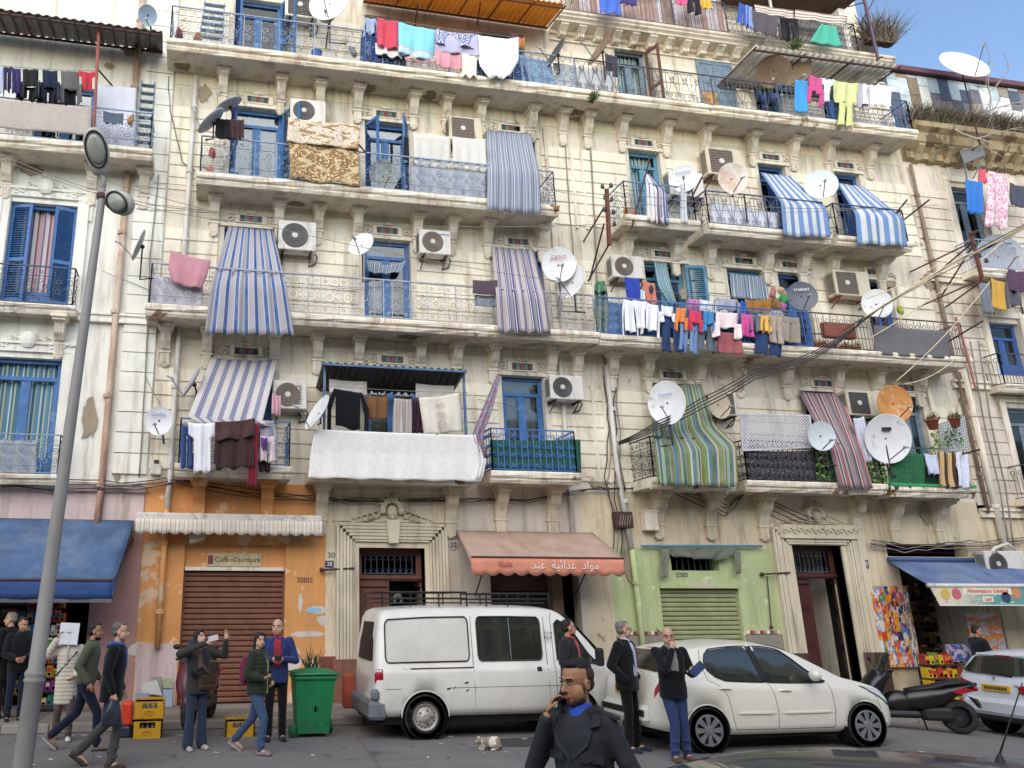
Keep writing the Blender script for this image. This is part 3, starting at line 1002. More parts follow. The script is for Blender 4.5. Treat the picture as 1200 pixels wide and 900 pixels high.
# ground floor: doors, shutters, surrounds
m_wood=M('brown_door','6b4234',.6,.25,7,dirt=.2,dirtc=srgb('3e261e'),bmp=.15)
m_wood2=M('dark_red_door','4f2620',.55,.25,7,dirt=.2,dirtc=srgb('2a1512'),bmp=.15)
m_shut=M('brown_roller_shutter','7a503c',.6,.22,4,dirt=.3,dirtc=srgb('5c3529'),bmp=.1)
m_shutg=M('green_roller_shutter','9a9d74',.6,.2,4,dirt=.3,dirtc=srgb('7d8258'),bmp=.1)
def panel(mb,x0,x1,z0,z1,y,d=.02):
 mb.box((x0,y-d,z0),(x1,y,z1)).box((x0+.05,y-d*2,z0+.05),(x1-.05,y-d,z1-.05))
 mb.box((x0+.1,y-d*2.6,z0+.1),(x1-.1,y-d*2,z1-.1))
def pilaster_frame(x0,x1,z1,mat,wd=.42,name='door_surround',flat=True):
 mb=MB()
 steps=[(0,.10),(.05,.115),(.12,.13),(.19,.12),(.26,.135),(.33,.125),(.40,.10)]
 for s,xe in((-1,x0),(1,x1)):
  for k in range(len(steps)-1):
   a,b=xe+s*steps[k][0],xe+s*(steps[k+1][0]-.012)
   mb.box((min(a,b),-steps[k][1],KZ if not flat else.95),(max(a,b),0,z1+steps[k][0]))
  if flat:pass
 for k in range(len(steps)-1):
  mb.box((x0-steps[k][0],-steps[k][1]-.002,z1+steps[k][0]+.003),(x1+steps[k][0],0,z1+steps[k+1][0]-.009))
 return mb.build(name,mat,main)
def mascaron(x,z,s,mat,name='carved_head'):
 mb=MB()
 mb.ball((x,-.10,z),(.11*s,.12,.15*s),12,9)
 mb.ball((x,-.22,z-.01*s),(.022*s,.04,.045*s),6,5)
 for q in(-1,1):
  mb.ball((x+q*.04*s,-.205,z+.035*s),(.03*s,.02,.012*s),6,4)
  mb.ball((x+q*.05*s,-.18,z-.04*s),(.04*s,.03,.035*s),6,4)
 mb.ball((x,-.195,z-.075*s),(.035*s,.02,.012*s),6,4)
 mb.ball((x,-.16,z-.12*s),(.04*s,.04,.03*s),6,4)
 for k in range(9):
  a=radians(-10+k*25)
  mb.ball((x+.2*s*cos(a),-.09,z+.06*s+.2*s*sin(a)),(.075*s,.07,.075*s),7,5)
  mb.tube([(x+(.26+r*cos(t))*s*cos(a),-.12,z+(.06+(.26+r*.5)*sin(a)+r*sin(t))*s) for t,r in[(j*.8,.07*(1-j/10)) for j in range(8)]],.018*s,4)
 for q in(-1,1):
  for k in range(5):
   cx,cz,r=x+q*(.34+k*.12)*s,z-(.05+.03*k)*s,(.10-.012*k)*s
   mb.tube([(cx+q*r*cos(t)*(1-t/9),-.07,cz+r*sin(t)*(1-t/9)) for t in[j*.75 for j in range(9)]],.026*s,5)
   mb.ball((cx,-.04,cz-.05*s),(.09*s,.05,.05*s),7,5)
 return mb.build(name,mat,main,smooth=True)
pilaster_frame(D1[0]-.10,D1[1]+.10,D1[3]+.12,m_stone)
boxes('plinth',M('red_plinth','8a5a48',.85,.3,6,dirt=.4),((D1[0]-.56,-.18,KZ-.02),(D1[0]-.08,0,.95)),((D1[1]+.08,-.18,KZ-.02),(D1[1]+.56,0,.95)))
mb=MB().box((D1[0]-.1,-.05,KZ),(D1[0],.3,D1[3])).box((D1[1],-.05,KZ),(D1[1]+.1,.3,D1[3])).box((D1[0]-.1,-.05,D1[3]),(D1[1]+.1,.3,D1[3]+.12))
mb.build('door_reveal',m_stone,main)
MB().prism([((D1[0]+D1[1])/2-.1,-.06,3.26),((D1[0]+D1[1])/2+.1,-.06,3.26),((D1[0]+D1[1])/2+.15,-.06,3.75),((D1[0]+D1[1])/2-.15,-.06,3.75)],(0,-.16,0)).build('keystone',m_stone,main)
mascaron(4.04,3.92,1.0,m_stone)
MB().box((2.78,-.03,3.72),(5.22,0,3.76)).box((2.78,-.03,4.36),(5.22,0,4.4)).box((2.78,-.03,3.76),(2.82,0,4.36)).box((5.18,-.03,3.76),(5.22,0,4.36)).build('overdoor_panel',m_beige,main)
def entrance(dm,a,b,zt,zhead,openside,ang,label):
 y=.26
 mb=MB()
 mb.box((a,y,zhead-.02),(b,y+.06,zhead+.10)).box((a,y-.04,zhead+.02),(b,y,zhead+.07))
 mb.box((a,y,zt-.12),(b,y+.06,zt)).box((a,y,zhead+.1),(a+.12,y+.06,zt-.12)).box((b-.12,y,zhead+.1),(b,y+.06,zt-.12))
 fan=mb.build('fanlight',dm,main)
 gm=MB()
 z0,z1=zhead+.13,zt-.14
 n=9
 for i in range(n):
  x=a+.2+(b-a-.4)*i/(n-1)
  gm.tube([(x,y+.03,z0),(x,y+.03,z1)],.011,4)
  if i<n-1:
   c=x+(b-a-.4)/(n-1)/2
   for zc in(z0+.05,z1-.05):
    gm.tube([(c+.05*cos(t),y+.03,zc+.05*sin(t)) for t in[k*pi/4 for k in range(8)]],.008,3,closed=True)
 gm.tube([(a+.14,y+.03,z0),(b-.14,y+.03,z0)],.012,4).tube([(a+.14,y+.03,z1),(b-.14,y+.03,z1)],.012,4)
 gm.build('grille',m_iron2,fan)
 mid=(a+b)/2
 def lf(hx,s,an):
  q=MB()
  wd=mid-a-.01
  q.box((0,0,KZ+.02),(s*wd,.05,zhead-.03)) if s>0 else q.box((-wd,0,KZ+.02),(0,.05,zhead-.03))
  for z0,z1 in((zhead-.75,zhead-.2),(1.05,zhead-.85),(.35,.95)):
   x0,x1=(.1,wd-.1) if s>0 else(-wd+.1,-.1)
   panel(q,x0,x1,z0,z1,0)
  q.box((.04 if s>0 else-wd+.04,-.05,zhead-.14),(wd-.04 if s>0 else-.04,0,zhead-.06))
  q.xf(Matrix.Translation((hx,y,0))@Matrix.Rotation(an,4,'Z'))
  return q.build('door_leaf',dm,main)
 lf(a+.005,1,ang[0]);lf(b-.005,-1,ang[1])
entrance(m_wood,D1[0],D1[1],D1[3],2.52,'r',(0,radians(-95)),'')
pilaster_frame(D2[0]-.12,D2[1]+.12,D2[3]+.02,m_stone)
boxes('plinth',m_darkpl,((D2[0]-.56,-.2,KZ-.5),(D2[0]-.1,0,.95)),((D2[1]+.1,-.2,KZ-.5),(D2[1]+.62,0,.95)))
MB().cbox((D2[0]-.1,-.3,KZ-.5),(D2[1]+.1,.3,KZ+.01),.02).build('doorstep',m_stone,main)
MB().box((D2[0]-.12,-.05,KZ),(D2[0],.3,D2[3])).box((D2[1],-.05,KZ),(D2[1]+.12,.3,D2[3])).box((D2[0]-.12,-.05,D2[3]),(D2[1]+.12,.3,D2[3]+.1)).build('door_reveal',m_stone,main)
mascaron(14.42,4.02,.95,m_stone)
mb=MB().box((13.35,-.17,3.5),(15.4,-.02,3.82))
for k in range(14):
 cx,cz,r=13.45+k*.14,3.66+.03*(k%2),.07
 mb.tube([(cx+r*cos(t)*(1-t/9),-.19,cz+r*sin(t)*(1-t/9)) for t in[j*.75 for j in range(9)]],.02,4)
mb.prism([(13.5,-.03,3.85),(15.35,-.03,3.85),(14.42,-.03,4.3)],(0,-.03,0))
mb.build('pediment',m_stone,main)
entrance(m_wood2,D2[0],D2[1],D2[3],2.62,'r',(radians(8),radians(-122)),'')
MB().box((D2[0],.8,KZ),(D2[1],2.4,KZ+.02)).build('hall_floor',m_plinth,main)
boxes('hall_wall',m_trim,((D2[1]+.22,.95,KZ),(D2[1]+.28,2.5,3.3)),((D2[0],2.45,KZ),(D2[1]+.22,2.5,3.3)))
def roller(x0,x1,z0,z1,y,mat,pitch=.105):
 root=MB().box((x0-.04,y-.03,z0),(x0,y+.04,z1)).build('roller_shutter',mat,main)
 MB().box((x1,y-.03,z0),(x1+.04,y+.04,z1)).build('guide',mat,root)
 z=z0
 first=None
 while z<z1-.02:
  zt=min(z+pitch,z1)
  mb=MB().prism([(x0,y+.02,z+.003),(x0,y,z+.003),(x0,y-.022,z+.025),(x0,y-.022,zt-.03),(x0,y-.002,zt-.008),(x0,y+.02,zt-.008)],(x1-x0,0,0))
  mb.build('slat',mat,root)
  z+=pitch
 return root
roller(-.24,1.74,KZ+.02,2.72,.16,m_shut)
MB().box((-.28,.1,2.72),(1.78,.16,3.2)).build('sign_board',m_orange,main)
MB().box((-.26,.04,2.68),(1.76,.1,2.75)).build('shutter_rail',m_trim,main)
roller(10.24,12.13,KZ+.02,2.36,.1,m_shutg,.1)
MB().box((10.2,-.05,2.36),(12.17,.08,2.44)).build('shutter_rail',m_green,main)
gm=MB()
for i in range(8):gm.tube([(10.6+i*.15,.1,2.76),(10.6+i*.15,.1,3.11)],.012,4)
gm.build('grille',m_iron2,main)
MB().box((7.62,-.03,KZ),(7.86,.3,2.78)).build('jamb',M('brown_post','6f5844',.8,.3,6,dirt=.4),main)
MB().box((6.22,.2,2.3),(7.62,.3,2.78)).build('shop_beam',m_rust2,main)
mb=MB()
for i in range(9):
 mb.box((6.24+i*.153,.22,KZ),(6.24+i*.153+.145,.26,2.28))
mb.build('board_front',M('dark_boards','33261f',.8,.4,7,dirt=.3),main)
# pipes on the façades
def pipe(label,pts,r,mat,name='drainpipe',collars=True):
 t=thing(name,label,'pipe',V(pts[-1]))
 MB().tube(pts,r,8).build('tube',mat,t,smooth=True)
 L=V(pts[0]);E_=V(pts[-1])
 n=max(2,int((L-E_).length/1.7))
 if collars:
  for i in range(n):
   p=L.lerp(E_,(i+.5)/n)
   mb=MB()
   mb.lathe([(r*1.05,-.05),(r*1.35,-.04),(r*1.35,.04),(r*1.05,.05)],p,(E_-L),8)
   mb.obox(p+V((0,r+.03,0)),(r*.6,0,0),(0,.035,0),(0,0,.02))
   mb.build('collar',mat,t)
pipe('rust-streaked drainpipe down the joint of the white and the cream block',[(-2.0,-.09,16.5),(-2.0,-.09,4.3),(-2.03,-.09,3.4)],.075,m_rpipe)
pipe('clean white drainpipe beside the striped blue balcony curtain',[(-.62,-.1,14.2),(-.64,-.1,10.9),(-.66,-.1,4.6),(-.68,-.1,3.9)],.06,m_pvc)
pipe('orange-painted drainpipe on the orange café wall',[(-.68,-.09,3.9),(-.70,-.09,1.2)],.06,m_orange)
pipe('grey drainpipe beside the green and blue balcony railing',[(8.18,-.09,7.6),(8.18,-.09,3.5)],.05,m_pvc)
pipe('thick pale drainpipe between the two halves of the block',[(9.35,-.1,7.5),(9.38,-.1,5.0),(9.55,-.1,3.2)],.06,m_pvc)
pipe('green-painted drainpipe beside the green shutter',[(9.56,-.1,3.2),(9.62,-.1,.3)],.06,m_green)
pipe('thin cream pipe under the third balcony beside the tile strip',[(8.25,-.06,13.9),(8.28,-.06,8.3)],.035,m_trim)
pipe('drab brown drainpipe at the seam with the weedy block',[(19.3,-.1,14.0),(19.32,-.1,8.3),(19.35,-.1,4.2)],.045,M('drab_pipe','8d7a66',.8,.3,5,dirt=.4))
pipe('pale pipe right of the perforated flower balcony',[(19.55,-.09,7.9),(19.62,-.09,3.2)],.075,m_trim)
pipe('slim pipe under the long second balcony at its right end',[(18.35,-.08,7.4),(18.42,-.08,4.9)],.05,m_trim)
m_cable=M('black_cable','3a3534',.7,.3)
m_cable2=M('grey_cable','8d867c',.7,.3)
def droop(a,b,sag,n=12):
 a,b=V(a),V(b)
 return[a.lerp(b,i/n)-V((0,0,sag*4*(i/n)*(1-i/n))) for i in range(n+1)]
def cable(label,pts,r=.012,mat=None,name='cable',group=None):
 return tag(MB().tube(pts,r,4).build(name,mat or m_cable,smooth=True),label,'cable',group)
def wpts(*px,y=-.05):return[F(a,b,y) for a,b in px]
def run(label,px,y=-.06,r=.012,mat=None,wob=.02):
 pts=[]
 P=wpts(*px,y=y)
 for a,b in zip(P,P[1:]):
  n=max(2,int((b-a).length/.3))
  for i in range(n):
   pts.append(a.lerp(b,i/n)+V((RN.uniform(-wob,wob),RN.uniform(-wob*.5,0),RN.uniform(-wob,wob))))
 pts.append(P[-1])
 return cable(label,pts,r,mat)
for i in range(5):
 run('sagging grey cable in the bundle along the ledge over the blue and orange shops',[(0,563+i*2),(60,561+i*3),(160,566+i*2),(205,558+i*2)],y=-.12-i*.012,r=.014,mat=m_cable2 if i%2 else m_cable,wob=.03)['group']='cables along the ledge over the left shops'
for i in range(4):
 run('dark cable stretched under the first balconies over the carved doorway',[(205,560+i*2),(300,575+i*3),(400,585+i),(520,584+i),(620,585+i),(690,572+i),(735,572)],y=-.1-i*.01,r=.012,wob=.025)['group']='cables under the first balconies'
for i,(a,b) in enumerate(((176,152),(165,173),(150,164))):
 pass
run('vertical cable on the quoin pilaster beside the rusty drainpipe',[(186,205),(176,300),(170,450),(163,560)],y=-.09,r=.018,mat=m_cable2,wob=.008)
run('thin cable hanging from the top left balcony corner',[(197,90),(200,130),(214,190),(228,200)],y=-.06,r=.012)
run('dark conduit right of the pole bracket on the cream wall',[(690,140),(697,260),(700,360),(712,455),(722,520),(733,575)],y=-.06,r=.02,mat=m_cable2,wob=.01)
run('second conduit beside the insulator bracket',[(660,140),(668,250),(672,300)],y=-.06,r=.014,mat=m_cable2,wob=.01)
for i in range(4):
 run('tangled cable dropping down the corner beside the red awning',[(709+i*5,440),(713+i*4,520),(706+i*6,560+i*5),(722+i*3,620),(718+i*4,668)],y=-.08,r=.013,mat=m_cable2 if i%2 else m_cable,wob=.05)['group']='tangled cables beside the red awning'
for i in range(4):
 run('cable in the bunch looping over the green shop',[(735,572),(790,566+i*4),(850,590+i*5),(878,570),(900,585+i*6),(960,612+i*4)],y=-.12,r=.012,wob=.04)['group']='cables looping over the green shop'
for i in range(4):
 run('cable along the ledge over the blue right-hand shop awning',[(1020,632+i*3),(1060,640+i*2),(1110,636+i*2),(1150,634+i*3),(1200,630+i*2)],y=-.1,r=.014,mat=m_cable2 if i%2 else m_cable,wob=.04)['group']='cables over the right-hand shop'
for i in range(3):
 run('service cable running down the right-hand wall from the long balcony',[(1128+i*9,400),(1146+i*8,500),(1164+i*7,570),(1176+i*6,640)],y=-.12,r=.018,mat=m_cable2,wob=.01)['group']='service cables on the right-hand wall'
for i in range(7):
 y0=(215,245,332,318,370,440,468)[i]
 run('slack wire crossing the cream courses between balconies',[((180,160,350,120,340,170,560)[i],y0),((250,260,430,190,500,200,600)[i],y0+(4,5,8,28,12,60,8)[i])],y=-.08,r=.006,wob=.02)['group']='slack wires on the cream courses'
for i,(x0,y0,x1,y1) in enumerate(((0,180,260,250),(0,186,300,262),(100,205,660,330),(190,240,720,262),(640,222,1000,246),(720,225,1100,240))):
 a,b=F(x0,y0,-1.6),F(x1,y1,-1.6)
 cable('thin overhead line strung in front of the balconies',droop(a,b,.25),.007,m_cable2,'overhead_line','thin lines strung before the balconies')
# hanging cloth
def rowpath(rows,v):
 L=[0]
 for(a,b),(c,d) in zip(rows,rows[1:]):
  L.append(L[-1]+(((a+b)/2)-((c+d)/2)).length)
 s=v*L[-1]
 for i in range(len(rows)-1):
  if s<=L[i+1]+1e-9 or i==len(rows)-2:
   t=(s-L[i])/max(1e-9,L[i+1]-L[i])
   return rows[i][0].lerp(rows[i+1][0],t),rows[i][1].lerp(rows[i+1][1],t)
SHAPES={'sheet':[lambda v:(0,1)],'tee':[lambda v:(0.0,1.0) if v<.27 else(.2,.8)],'vest':[lambda v:(.18+.1*max(0,.3-v),.82-.1*max(0,.3-v))],'shirt':[lambda v:(.2,.8) if v<.85 else None,lambda v:(.16-.16*min(1,v*3),.22+.1*max(0,.3-v)-.12*min(1,v*2)),lambda v:(.78+.12*min(1,v*2),.84+.16*min(1,v*3))],'updown':[lambda v:(.12,.88) if v<.62 else None,lambda v:(.0,.24) if v>.42 else None,lambda v:(.76,1.0) if v>.42 else None],'pants':[lambda v:(0,1) if v<.27 else None,lambda v:(0-.04*v,.46) if v>=.22 else None,lambda v:(.54,1+.04*v) if v>=.22 else None],'dress':[lambda v:(.3-.3*min(1,v*1.4),.7+.3*min(1,v*1.4))],}
def hang(name,label,cat,rows,mat,group=None,shape='sheet',folds=3,amp=.03,nu=14,nv=12,sag=.02,thick=.012,ragged=.0,seed=None,wave=0.0,kids=None):
 rnd=random.Random(seed if seed is not None else hash(label)%9999 if False else sum(map(ord,label)))
 ph=[rnd.uniform(0,6.28) for _ in range(4)]
 fr=folds*rnd.uniform(.85,1.15)
 a0,b0=rows[0]
 a1,b1=rows[-1]
 nrm=(b0-a0).cross(a1-a0)
 nrm=nrm.normalized() if nrm.length>1e-6 else V((0,-1,0))
 if nrm.y>0:nrm=-nrm
 mb=MB()
 for fn in SHAPES[shape]:
  lo=min([v/40 for v in range(41) if fn(v/40)] or[0]);hi=max([v/40 for v in range(41) if fn(v/40)] or[1])
  n2=max(3,int(nv*(hi-lo)))
  m2=nu if shape in('sheet','tee','vest','dress') else max(4,nu//2)
  us,vs,fs=[],[],[]
  for j in range(n2+1):
   v=lo+(hi-lo)*j/n2
   a,b=rowpath(rows,v)
   x0,x1=fn(min(hi,max(lo,v))) or fn(lo)
   for i in range(m2+1):
    u=x0+(x1-x0)*i/m2
    p=a.lerp(b,u)
    k=amp*(.25+.9*v)
    off=k*(sin(u*fr*6.28+ph[0]+.8*sin(v*2+ph[1]))+.45*sin(u*fr*13.1+ph[2]+v*1.3))+amp*.5*sin(v*5+ph[3]+u*2)*v
    p=p+nrm*off
    p.z-=sag*4*u*(1-u)*(1-v*.6)
    if j==n2:
     p.z+=(wave*sin(u*fr*6.28+ph[1]))+rnd.uniform(-ragged,ragged)
    vs.append(p);us.append((u,1-v))
  for j in range(n2):
   for i in range(m2):
    q=j*(m2+1)+i
    fs.append((q,q+m2+1,q+m2+2,q+1))
  mb.add(vs,fs,0,us)
 o=mb.build(name,mat,None,smooth=True,thick=thick)
 return tag(o,label,cat,group)
def rows_px(*r):
 return[(F(a,b,y),F(c,d,y2[0] if y2 else y)) for a,b,c,d,y,*y2 in r]
# big striped balcony curtains
sb1=stripes('blue_grey_awning_stripe',[(2.2,'a8a4aa'),(.25,'cfccca'),(1.5,'3f639c'),(.25,'cfccca')],8.2,fade=.4)
sb2=stripes('navy_beige_awning_stripe',[(2.2,'b9aeac'),(.5,'3c4f86'),(.4,'d6cfc8'),(.6,'2d3f78'),(.5,'9a8f92'),(.3,'46609c')],7,fade=.25)
sb3=stripes('greyblue_fine_stripe',[(1.2,'9aa0ac'),(.4,'55617f'),(.5,'c2c3c8'),(.3,'6a7590'),(.7,'8d94a4'),(.25,'3f4a68')],9,fade=.2)
sb4=stripes('cream_navy_stripe',[(3.0,'c9c3bc'),(.3,'2c3568'),(.25,'c9c6c8'),(.5,'3a4684'),(.25,'c9c6c8'),(.5,'3a4684'),(.25,'c9c6c8'),(.3,'2c3568')],6.6,fade=.12)
sb5=stripes('green_blue_stripe',[(.8,'6f8656'),(.3,'bfc4b0'),(.7,'4a7690'),(.35,'767a38'),(.5,'93aaa6'),(.6,'526f44'),(.3,'3d648a'),(.4,'aeb096'),(.4,'7a7634')],5,fade=.5)
sb6=stripes('red_grey_stripe',[(1,'6f6a70'),(.35,'b8453f'),(.5,'a9a3a4'),(.8,'57545c'),(.3,'c9c2c0'),(.35,'a03a38'),(.9,'8a858a')],3.4,fade=.2)
sb7=stripes('broad_blue_white_stripe',[(1,'6488b8'),(1,'cbcdd2')],5.5,fade=.4)
sb8=stripes('white_violet_stripe',[(1.6,'dcd8d8'),(.5,'5d5a78'),(.4,'c9c4c8'),(.5,'4d5f8f')],5,fade=.15)
GA='striped curtains hung over the balconies'
hang('balcony_curtain','blue and grey striped curtain over the balcony rail right of the pink towel','curtain',rows_px((268,265,320,270,-.1),(248,332,336,336,-1.02),(240,390,345,392,-1.04)),sb1,GA,folds=5,amp=.035,nu=48,nv=24,sag=.01)
hang('balcony_curtain','narrow navy and beige striped curtain beside the purple rug on the second long balcony','curtain',rows_px((576,289,626,292,-.1),(581,345,640,348,-1.02),(583,389,646,391,-1.04)),sb2,GA,folds=5,amp=.05,nu=48,nv=24)
hang('balcony_curtain','grey and white fine striped curtain at the right end of the third balcony','curtain',rows_px((570,152,622,156,-.1),(572,200,632,204,-1.02),(571,246,634,250,-1.04)),sb3,GA,folds=4,amp=.03,nu=40,nv=20)
hang('balcony_curtain','cream and navy striped awning stretched out above the dark brown blanket','awning',rows_px((248,419,326,421,-.12),(220,488,308,494,-1.2),(232,497,318,500,-1.25)),sb4,GA,folds=2,amp=.02,nu=40,nv=18,sag=.05)
hang('balcony_curtain','green and blue striped curtain bulging over the small balcony above the green shop','curtain',rows_px((766,450,822,450,-.12),(764,505,838,500,-.8),(767,530,861,523,-1.05),(770,568,863,571,-1.08)),sb5,GA,folds=6,amp=.045,nu=60,nv=26)
hang('balcony_curtain','red, grey and white striped curtain falling over the black balcony at the right','curtain',rows_px((936,459,986,461,-.1),(974,528,1008,526,-1.0),(984,571,1022,573,-1.04)),sb6,GA,folds=2.5,amp=.03,nu=36,nv=22)
hang('balcony_curtain','blue and white striped awning over the longer dark railing, left of its twin','awning',rows_px((891,202,925,206,-.1),(915,238,969,245,-1.02),(918,276,973,278,-1.04)),sb7,GA,folds=2,amp=.02,nu=30,nv=20)
hang('balcony_curtain','blue and white striped awning on the last small balcony before the weedy block','awning',rows_px((981,214,1011,218,-.1),(1003,250,1060,256,-1.02),(1006,286,1064,288,-1.04)),sb7,GA,folds=2,amp=.03,nu=30,nv=20)
hang('balcony_curtain','white and violet striped cloth twisted over the small balcony beside the teal shutters','curtain',rows_px((755,202,760,204,-.5),(757,218,782,226,-.96),(759,258,784,263,-.98)),sb8,GA,folds=4,amp=.05,nu=24,nv=16)
hang('balcony_curtain','teal striped curtain blown out beside the open teal shutter','curtain',rows_px((766,306,781,308,-.1),(772,335,786,333,-.5),(784,356,794,357,-.6)),st_teal,GA,folds=2,amp=.03,nu=14,nv=12)
hang('balcony_curtain','grey-blue striped curtain filling the opening above the pale laundry','curtain',rows_px((855,320,897,324,-.03),(858,349,901,353,-.03)),st_grey,GA,folds=6,amp=.02,nu=30,nv=8)
hang('valance','blue striped scrap tied across the dark balcony doorway','curtain',rows_px((430,305,476,305,-.04),(432,318,470,318,-.06)),st_grey,None,folds=3,amp=.03,sag=.12)
# sheets, rugs and tarpaulins on the balconies
m_croch=spots('crochet_brown','8a6a3f','d9c7a6',26,.56,.6,'cbb48c',7)
m_croch2=spots('crochet_cream','d9cbb6','8a6a46',30,.58,.61,'9c7c52',6)
hang('sheet','large white sheet spread over the balcony front above the carved doorway','sheet',rows_px((369,503,560,510,-1.0),(364,530,562,535,-.98),(361,560,564,564,-1.01)),fabric('e9e6df'),None,folds=4.3,amp=.014,nu=70,nv=20,sag=.01,wave=.012,thick=.006)
hang('sheet','loose end of the white sheet tied toward the rope of coloured cloth','sheet',rows_px((556,509,560,511,-1.0),(562,540,569,538,-1.0),(556,562,564,561,-1.0)),fabric('e6e4e2'),None,folds=2,amp=.05,nu=12,nv=12,sag=0)
hang('rug','cream crocheted cloth with brown flowers laid over the brown one','tablecloth',rows_px((338,138,423,147,-.98),(336,165,420,175,-1.03)),m_croch2,None,folds=1.5,amp=.02,nu=30,nv=12)
hang('rug','brown crocheted cloth with a cream flower border hanging lower','tablecloth',rows_px((338,160,420,168,-.96),(341,209,422,217,-1.0)),m_croch,None,folds=2,amp=.03,nu=30,nv=14,wave=.03)
hang('sheet','off-white sheet on the third balcony, left of the blue cord','sheet',rows_px((484,157,528,160,-.82),(485,193,527,198,-.84)),fabric('d6d2c8'),None,folds=3,amp=.02)
hang('sheet','off-white sheet on the third balcony, right of the blue cord','sheet',rows_px((530,160,569,163,-.82),(531,197,570,202,-.84)),fabric('d9d5cb'),None,folds=3,amp=.02)
hang('tarpaulin','beige canvas strip stretched along the top left balcony rail','tarpaulin',rows_px((-40,112,108,125,-.86),(-40,146,106,158,-.9)),fabric('b5aaa0'),None,folds=2,amp=.015,nu=24,sag=.03)
hang('towel','pink towel with a yellow corner over the white balcony rail','towel',rows_px((200,293,247,305,-.9),(197,316,243,322,-.98),(203,331,236,338,-1.0)),fabric('c98792'),None,folds=1.5,amp=.025,sag=.04)
hang('tarpaulin','dark grey tarpaulin tied over the rail left of the red flower boxes','tarpaulin',rows_px((1024,381,1112,388,-.93),(1026,415,1113,420,-.95)),fabric('6d6c6e'),None,folds=5,amp=.025,nu=30)
hang('rug','small dark purple rug folded over the white balcony rail','rug',rows_px((554,328,583,328,-.9),(554,344,583,345,-.93)),fabric('5a4a54'),None,folds=1,amp=.01)
hang('sheet','grey backing cloth behind the second balcony rail beside the purple rug','sheet',rows_px((556,345,583,346,-.84),(557,358,583,360,-.84)),fabric('8a919c'),None,folds=2,amp=.01)
for lab,px,c,y in(('pale grey cloth tied behind the rail of the third balcony under the white sheets',((482,194,570,203,-.83),(481,232,570,243,-.83)),'b3b6bc',0),('navy cloth tied behind the top balcony rail under the red towel',((438,62,476,66,-.84),(438,80,475,86,-.84)),'24406f',0),('dark blue cloth behind the rail under the hanging white sheet',((555,70,615,77,-.84),(556,97,622,103,-.84)),'2f4f8c',0),('mottled blue cloth behind the rail left of the edge-on dish',((608,64,645,72,-.84),(612,98,652,104,-.84)),'7f9fc0',0),('whitish cloth behind the rail of the top balcony near the leaning tray',((648,74,718,84,-.84),(652,105,718,114,-.84)),'b9bcc0',0),('blue sheet behind the rail under the brightest row of washing',((708,352,732,356,-.84),(708,392,732,396,-.84)),'5f7fa6',0),('deep blue tarpaulin behind the rail below the jeans',((733,356,935,374,-.83),(733,395,935,413,-.83)),'33507f',0),('faded grey cloth behind the left white rail',((176,322,238,332,-.83),(176,360,238,366,-.83)),'c3bfc6',0),('white board cloth behind the rail of the far right small balcony',((832,236,912,250,-.8),(834,268,912,276,-.8)),'d0d3dc',0),('grey sheet behind the lowest left balcony rail',((-20,514,44,516,-.33),(-20,556,42,558,-.33)),'aeb2b6',0)):
 hang('backing_cloth',lab,'cloth',rows_px(*px),fabric(c),'cloths tied behind balcony rails',folds=4,amp=.012,nu=24,nv=8)
# washing, row by row
def wash(kind,col,label,x0,y0,x1,y1,drop,Y=-1.02,name=None,cat=None,grp='washing on the lines',shape=None,skew=0,**k):
 shp={'towel':'sheet','cloth':'sheet','trousers':'pants','jeans':'pants','leggings':'pants','tshirt':'tee','shirt':'shirt','jumper':'updown','vest':'vest','dress':'dress','blanket':'sheet','sheet':'sheet','rug':'sheet','shorts':'pants'}[kind]
 mat=fabric(col) if isinstance(col,str) else col
 rq=random.Random(len(label)*7+int(x0))
 y1+=rq.uniform(-1.2,1.2)
 skew+=rq.uniform(-1.5,1.5)
 kw=dict(folds=rq.uniform(1.4,2.6),amp=rq.uniform(.03,.05),nu=16,nv=16,sag=.025,thick=.012,wave=.025)
 kw.update(k)
 return hang(name or kind,label,cat or kind,rows_px((x0,y0,x1,y1,Y),(x0+skew,y0+drop,x1+skew,y1+drop,Y)),mat,grp,shape or shp,**kw)
def line(label,a,b,Y,sag=.03):
 return cable(label,droop(F(*a,Y),F(*b,Y),sag),.007,m_cable2,'washing_line','washing lines')
line('washing line carrying the row of white shirts and bright baby clothes',(728,348),(936,369),-1.03)
line('inner washing line with towels behind the baby clothes',(728,338),(940,352),-.75)
gW='washing on the second balcony line'
wash('shirt','eceaee','white long-sleeved shirt at the left end of the bright washing line',728,349,746,352,46,-1.04,grp=gW,skew=3)
wash('tshirt','f0eef2','white shirt with small dark print hanging second on the bright line',742,351,758,354,32,-1.05,grp=gW)
wash('shirt','efedf0','long white top with dangling sleeves hanging third on the bright line',752,353,774,357,38,-1.04,grp=gW)
wash('tshirt','f1eff2','short white tee above the first pair of jeans',772,357,791,360,19,-1.05,grp=gW,shape='updown')
wash('jumper','f08322','small orange jumper on the bright washing line',791,360,806,362,27,-1.05,grp=gW)
wash('jumper','d8234f','small crimson jumper beside the orange one',806,362,823,364,25,-1.05,grp=gW)
wash('jumper','2f86c0','small sky-blue jumper right of the crimson one',823,364,838,366,25,-1.05,grp=gW)
wash('jumper',spots('pink_dotted_cotton','ecdcd8','d08a90',40,.58,.62),'pale pink dotted baby top with wide sleeves',835,365,869,368,30,-1.05,grp=gW)
wash('leggings','d63f96','small pink leggings on the bright washing line',868,367,883,369,26,-1.05,grp=gW,skew=2)
wash('leggings','6a6f78','small grey leggings between pink and yellow ones',880,368,892,369,20,-1.05,grp=gW)
wash('leggings','eeb33a','small yellow leggings on the bright washing line',889,368,903,370,20,-1.05,grp=gW)
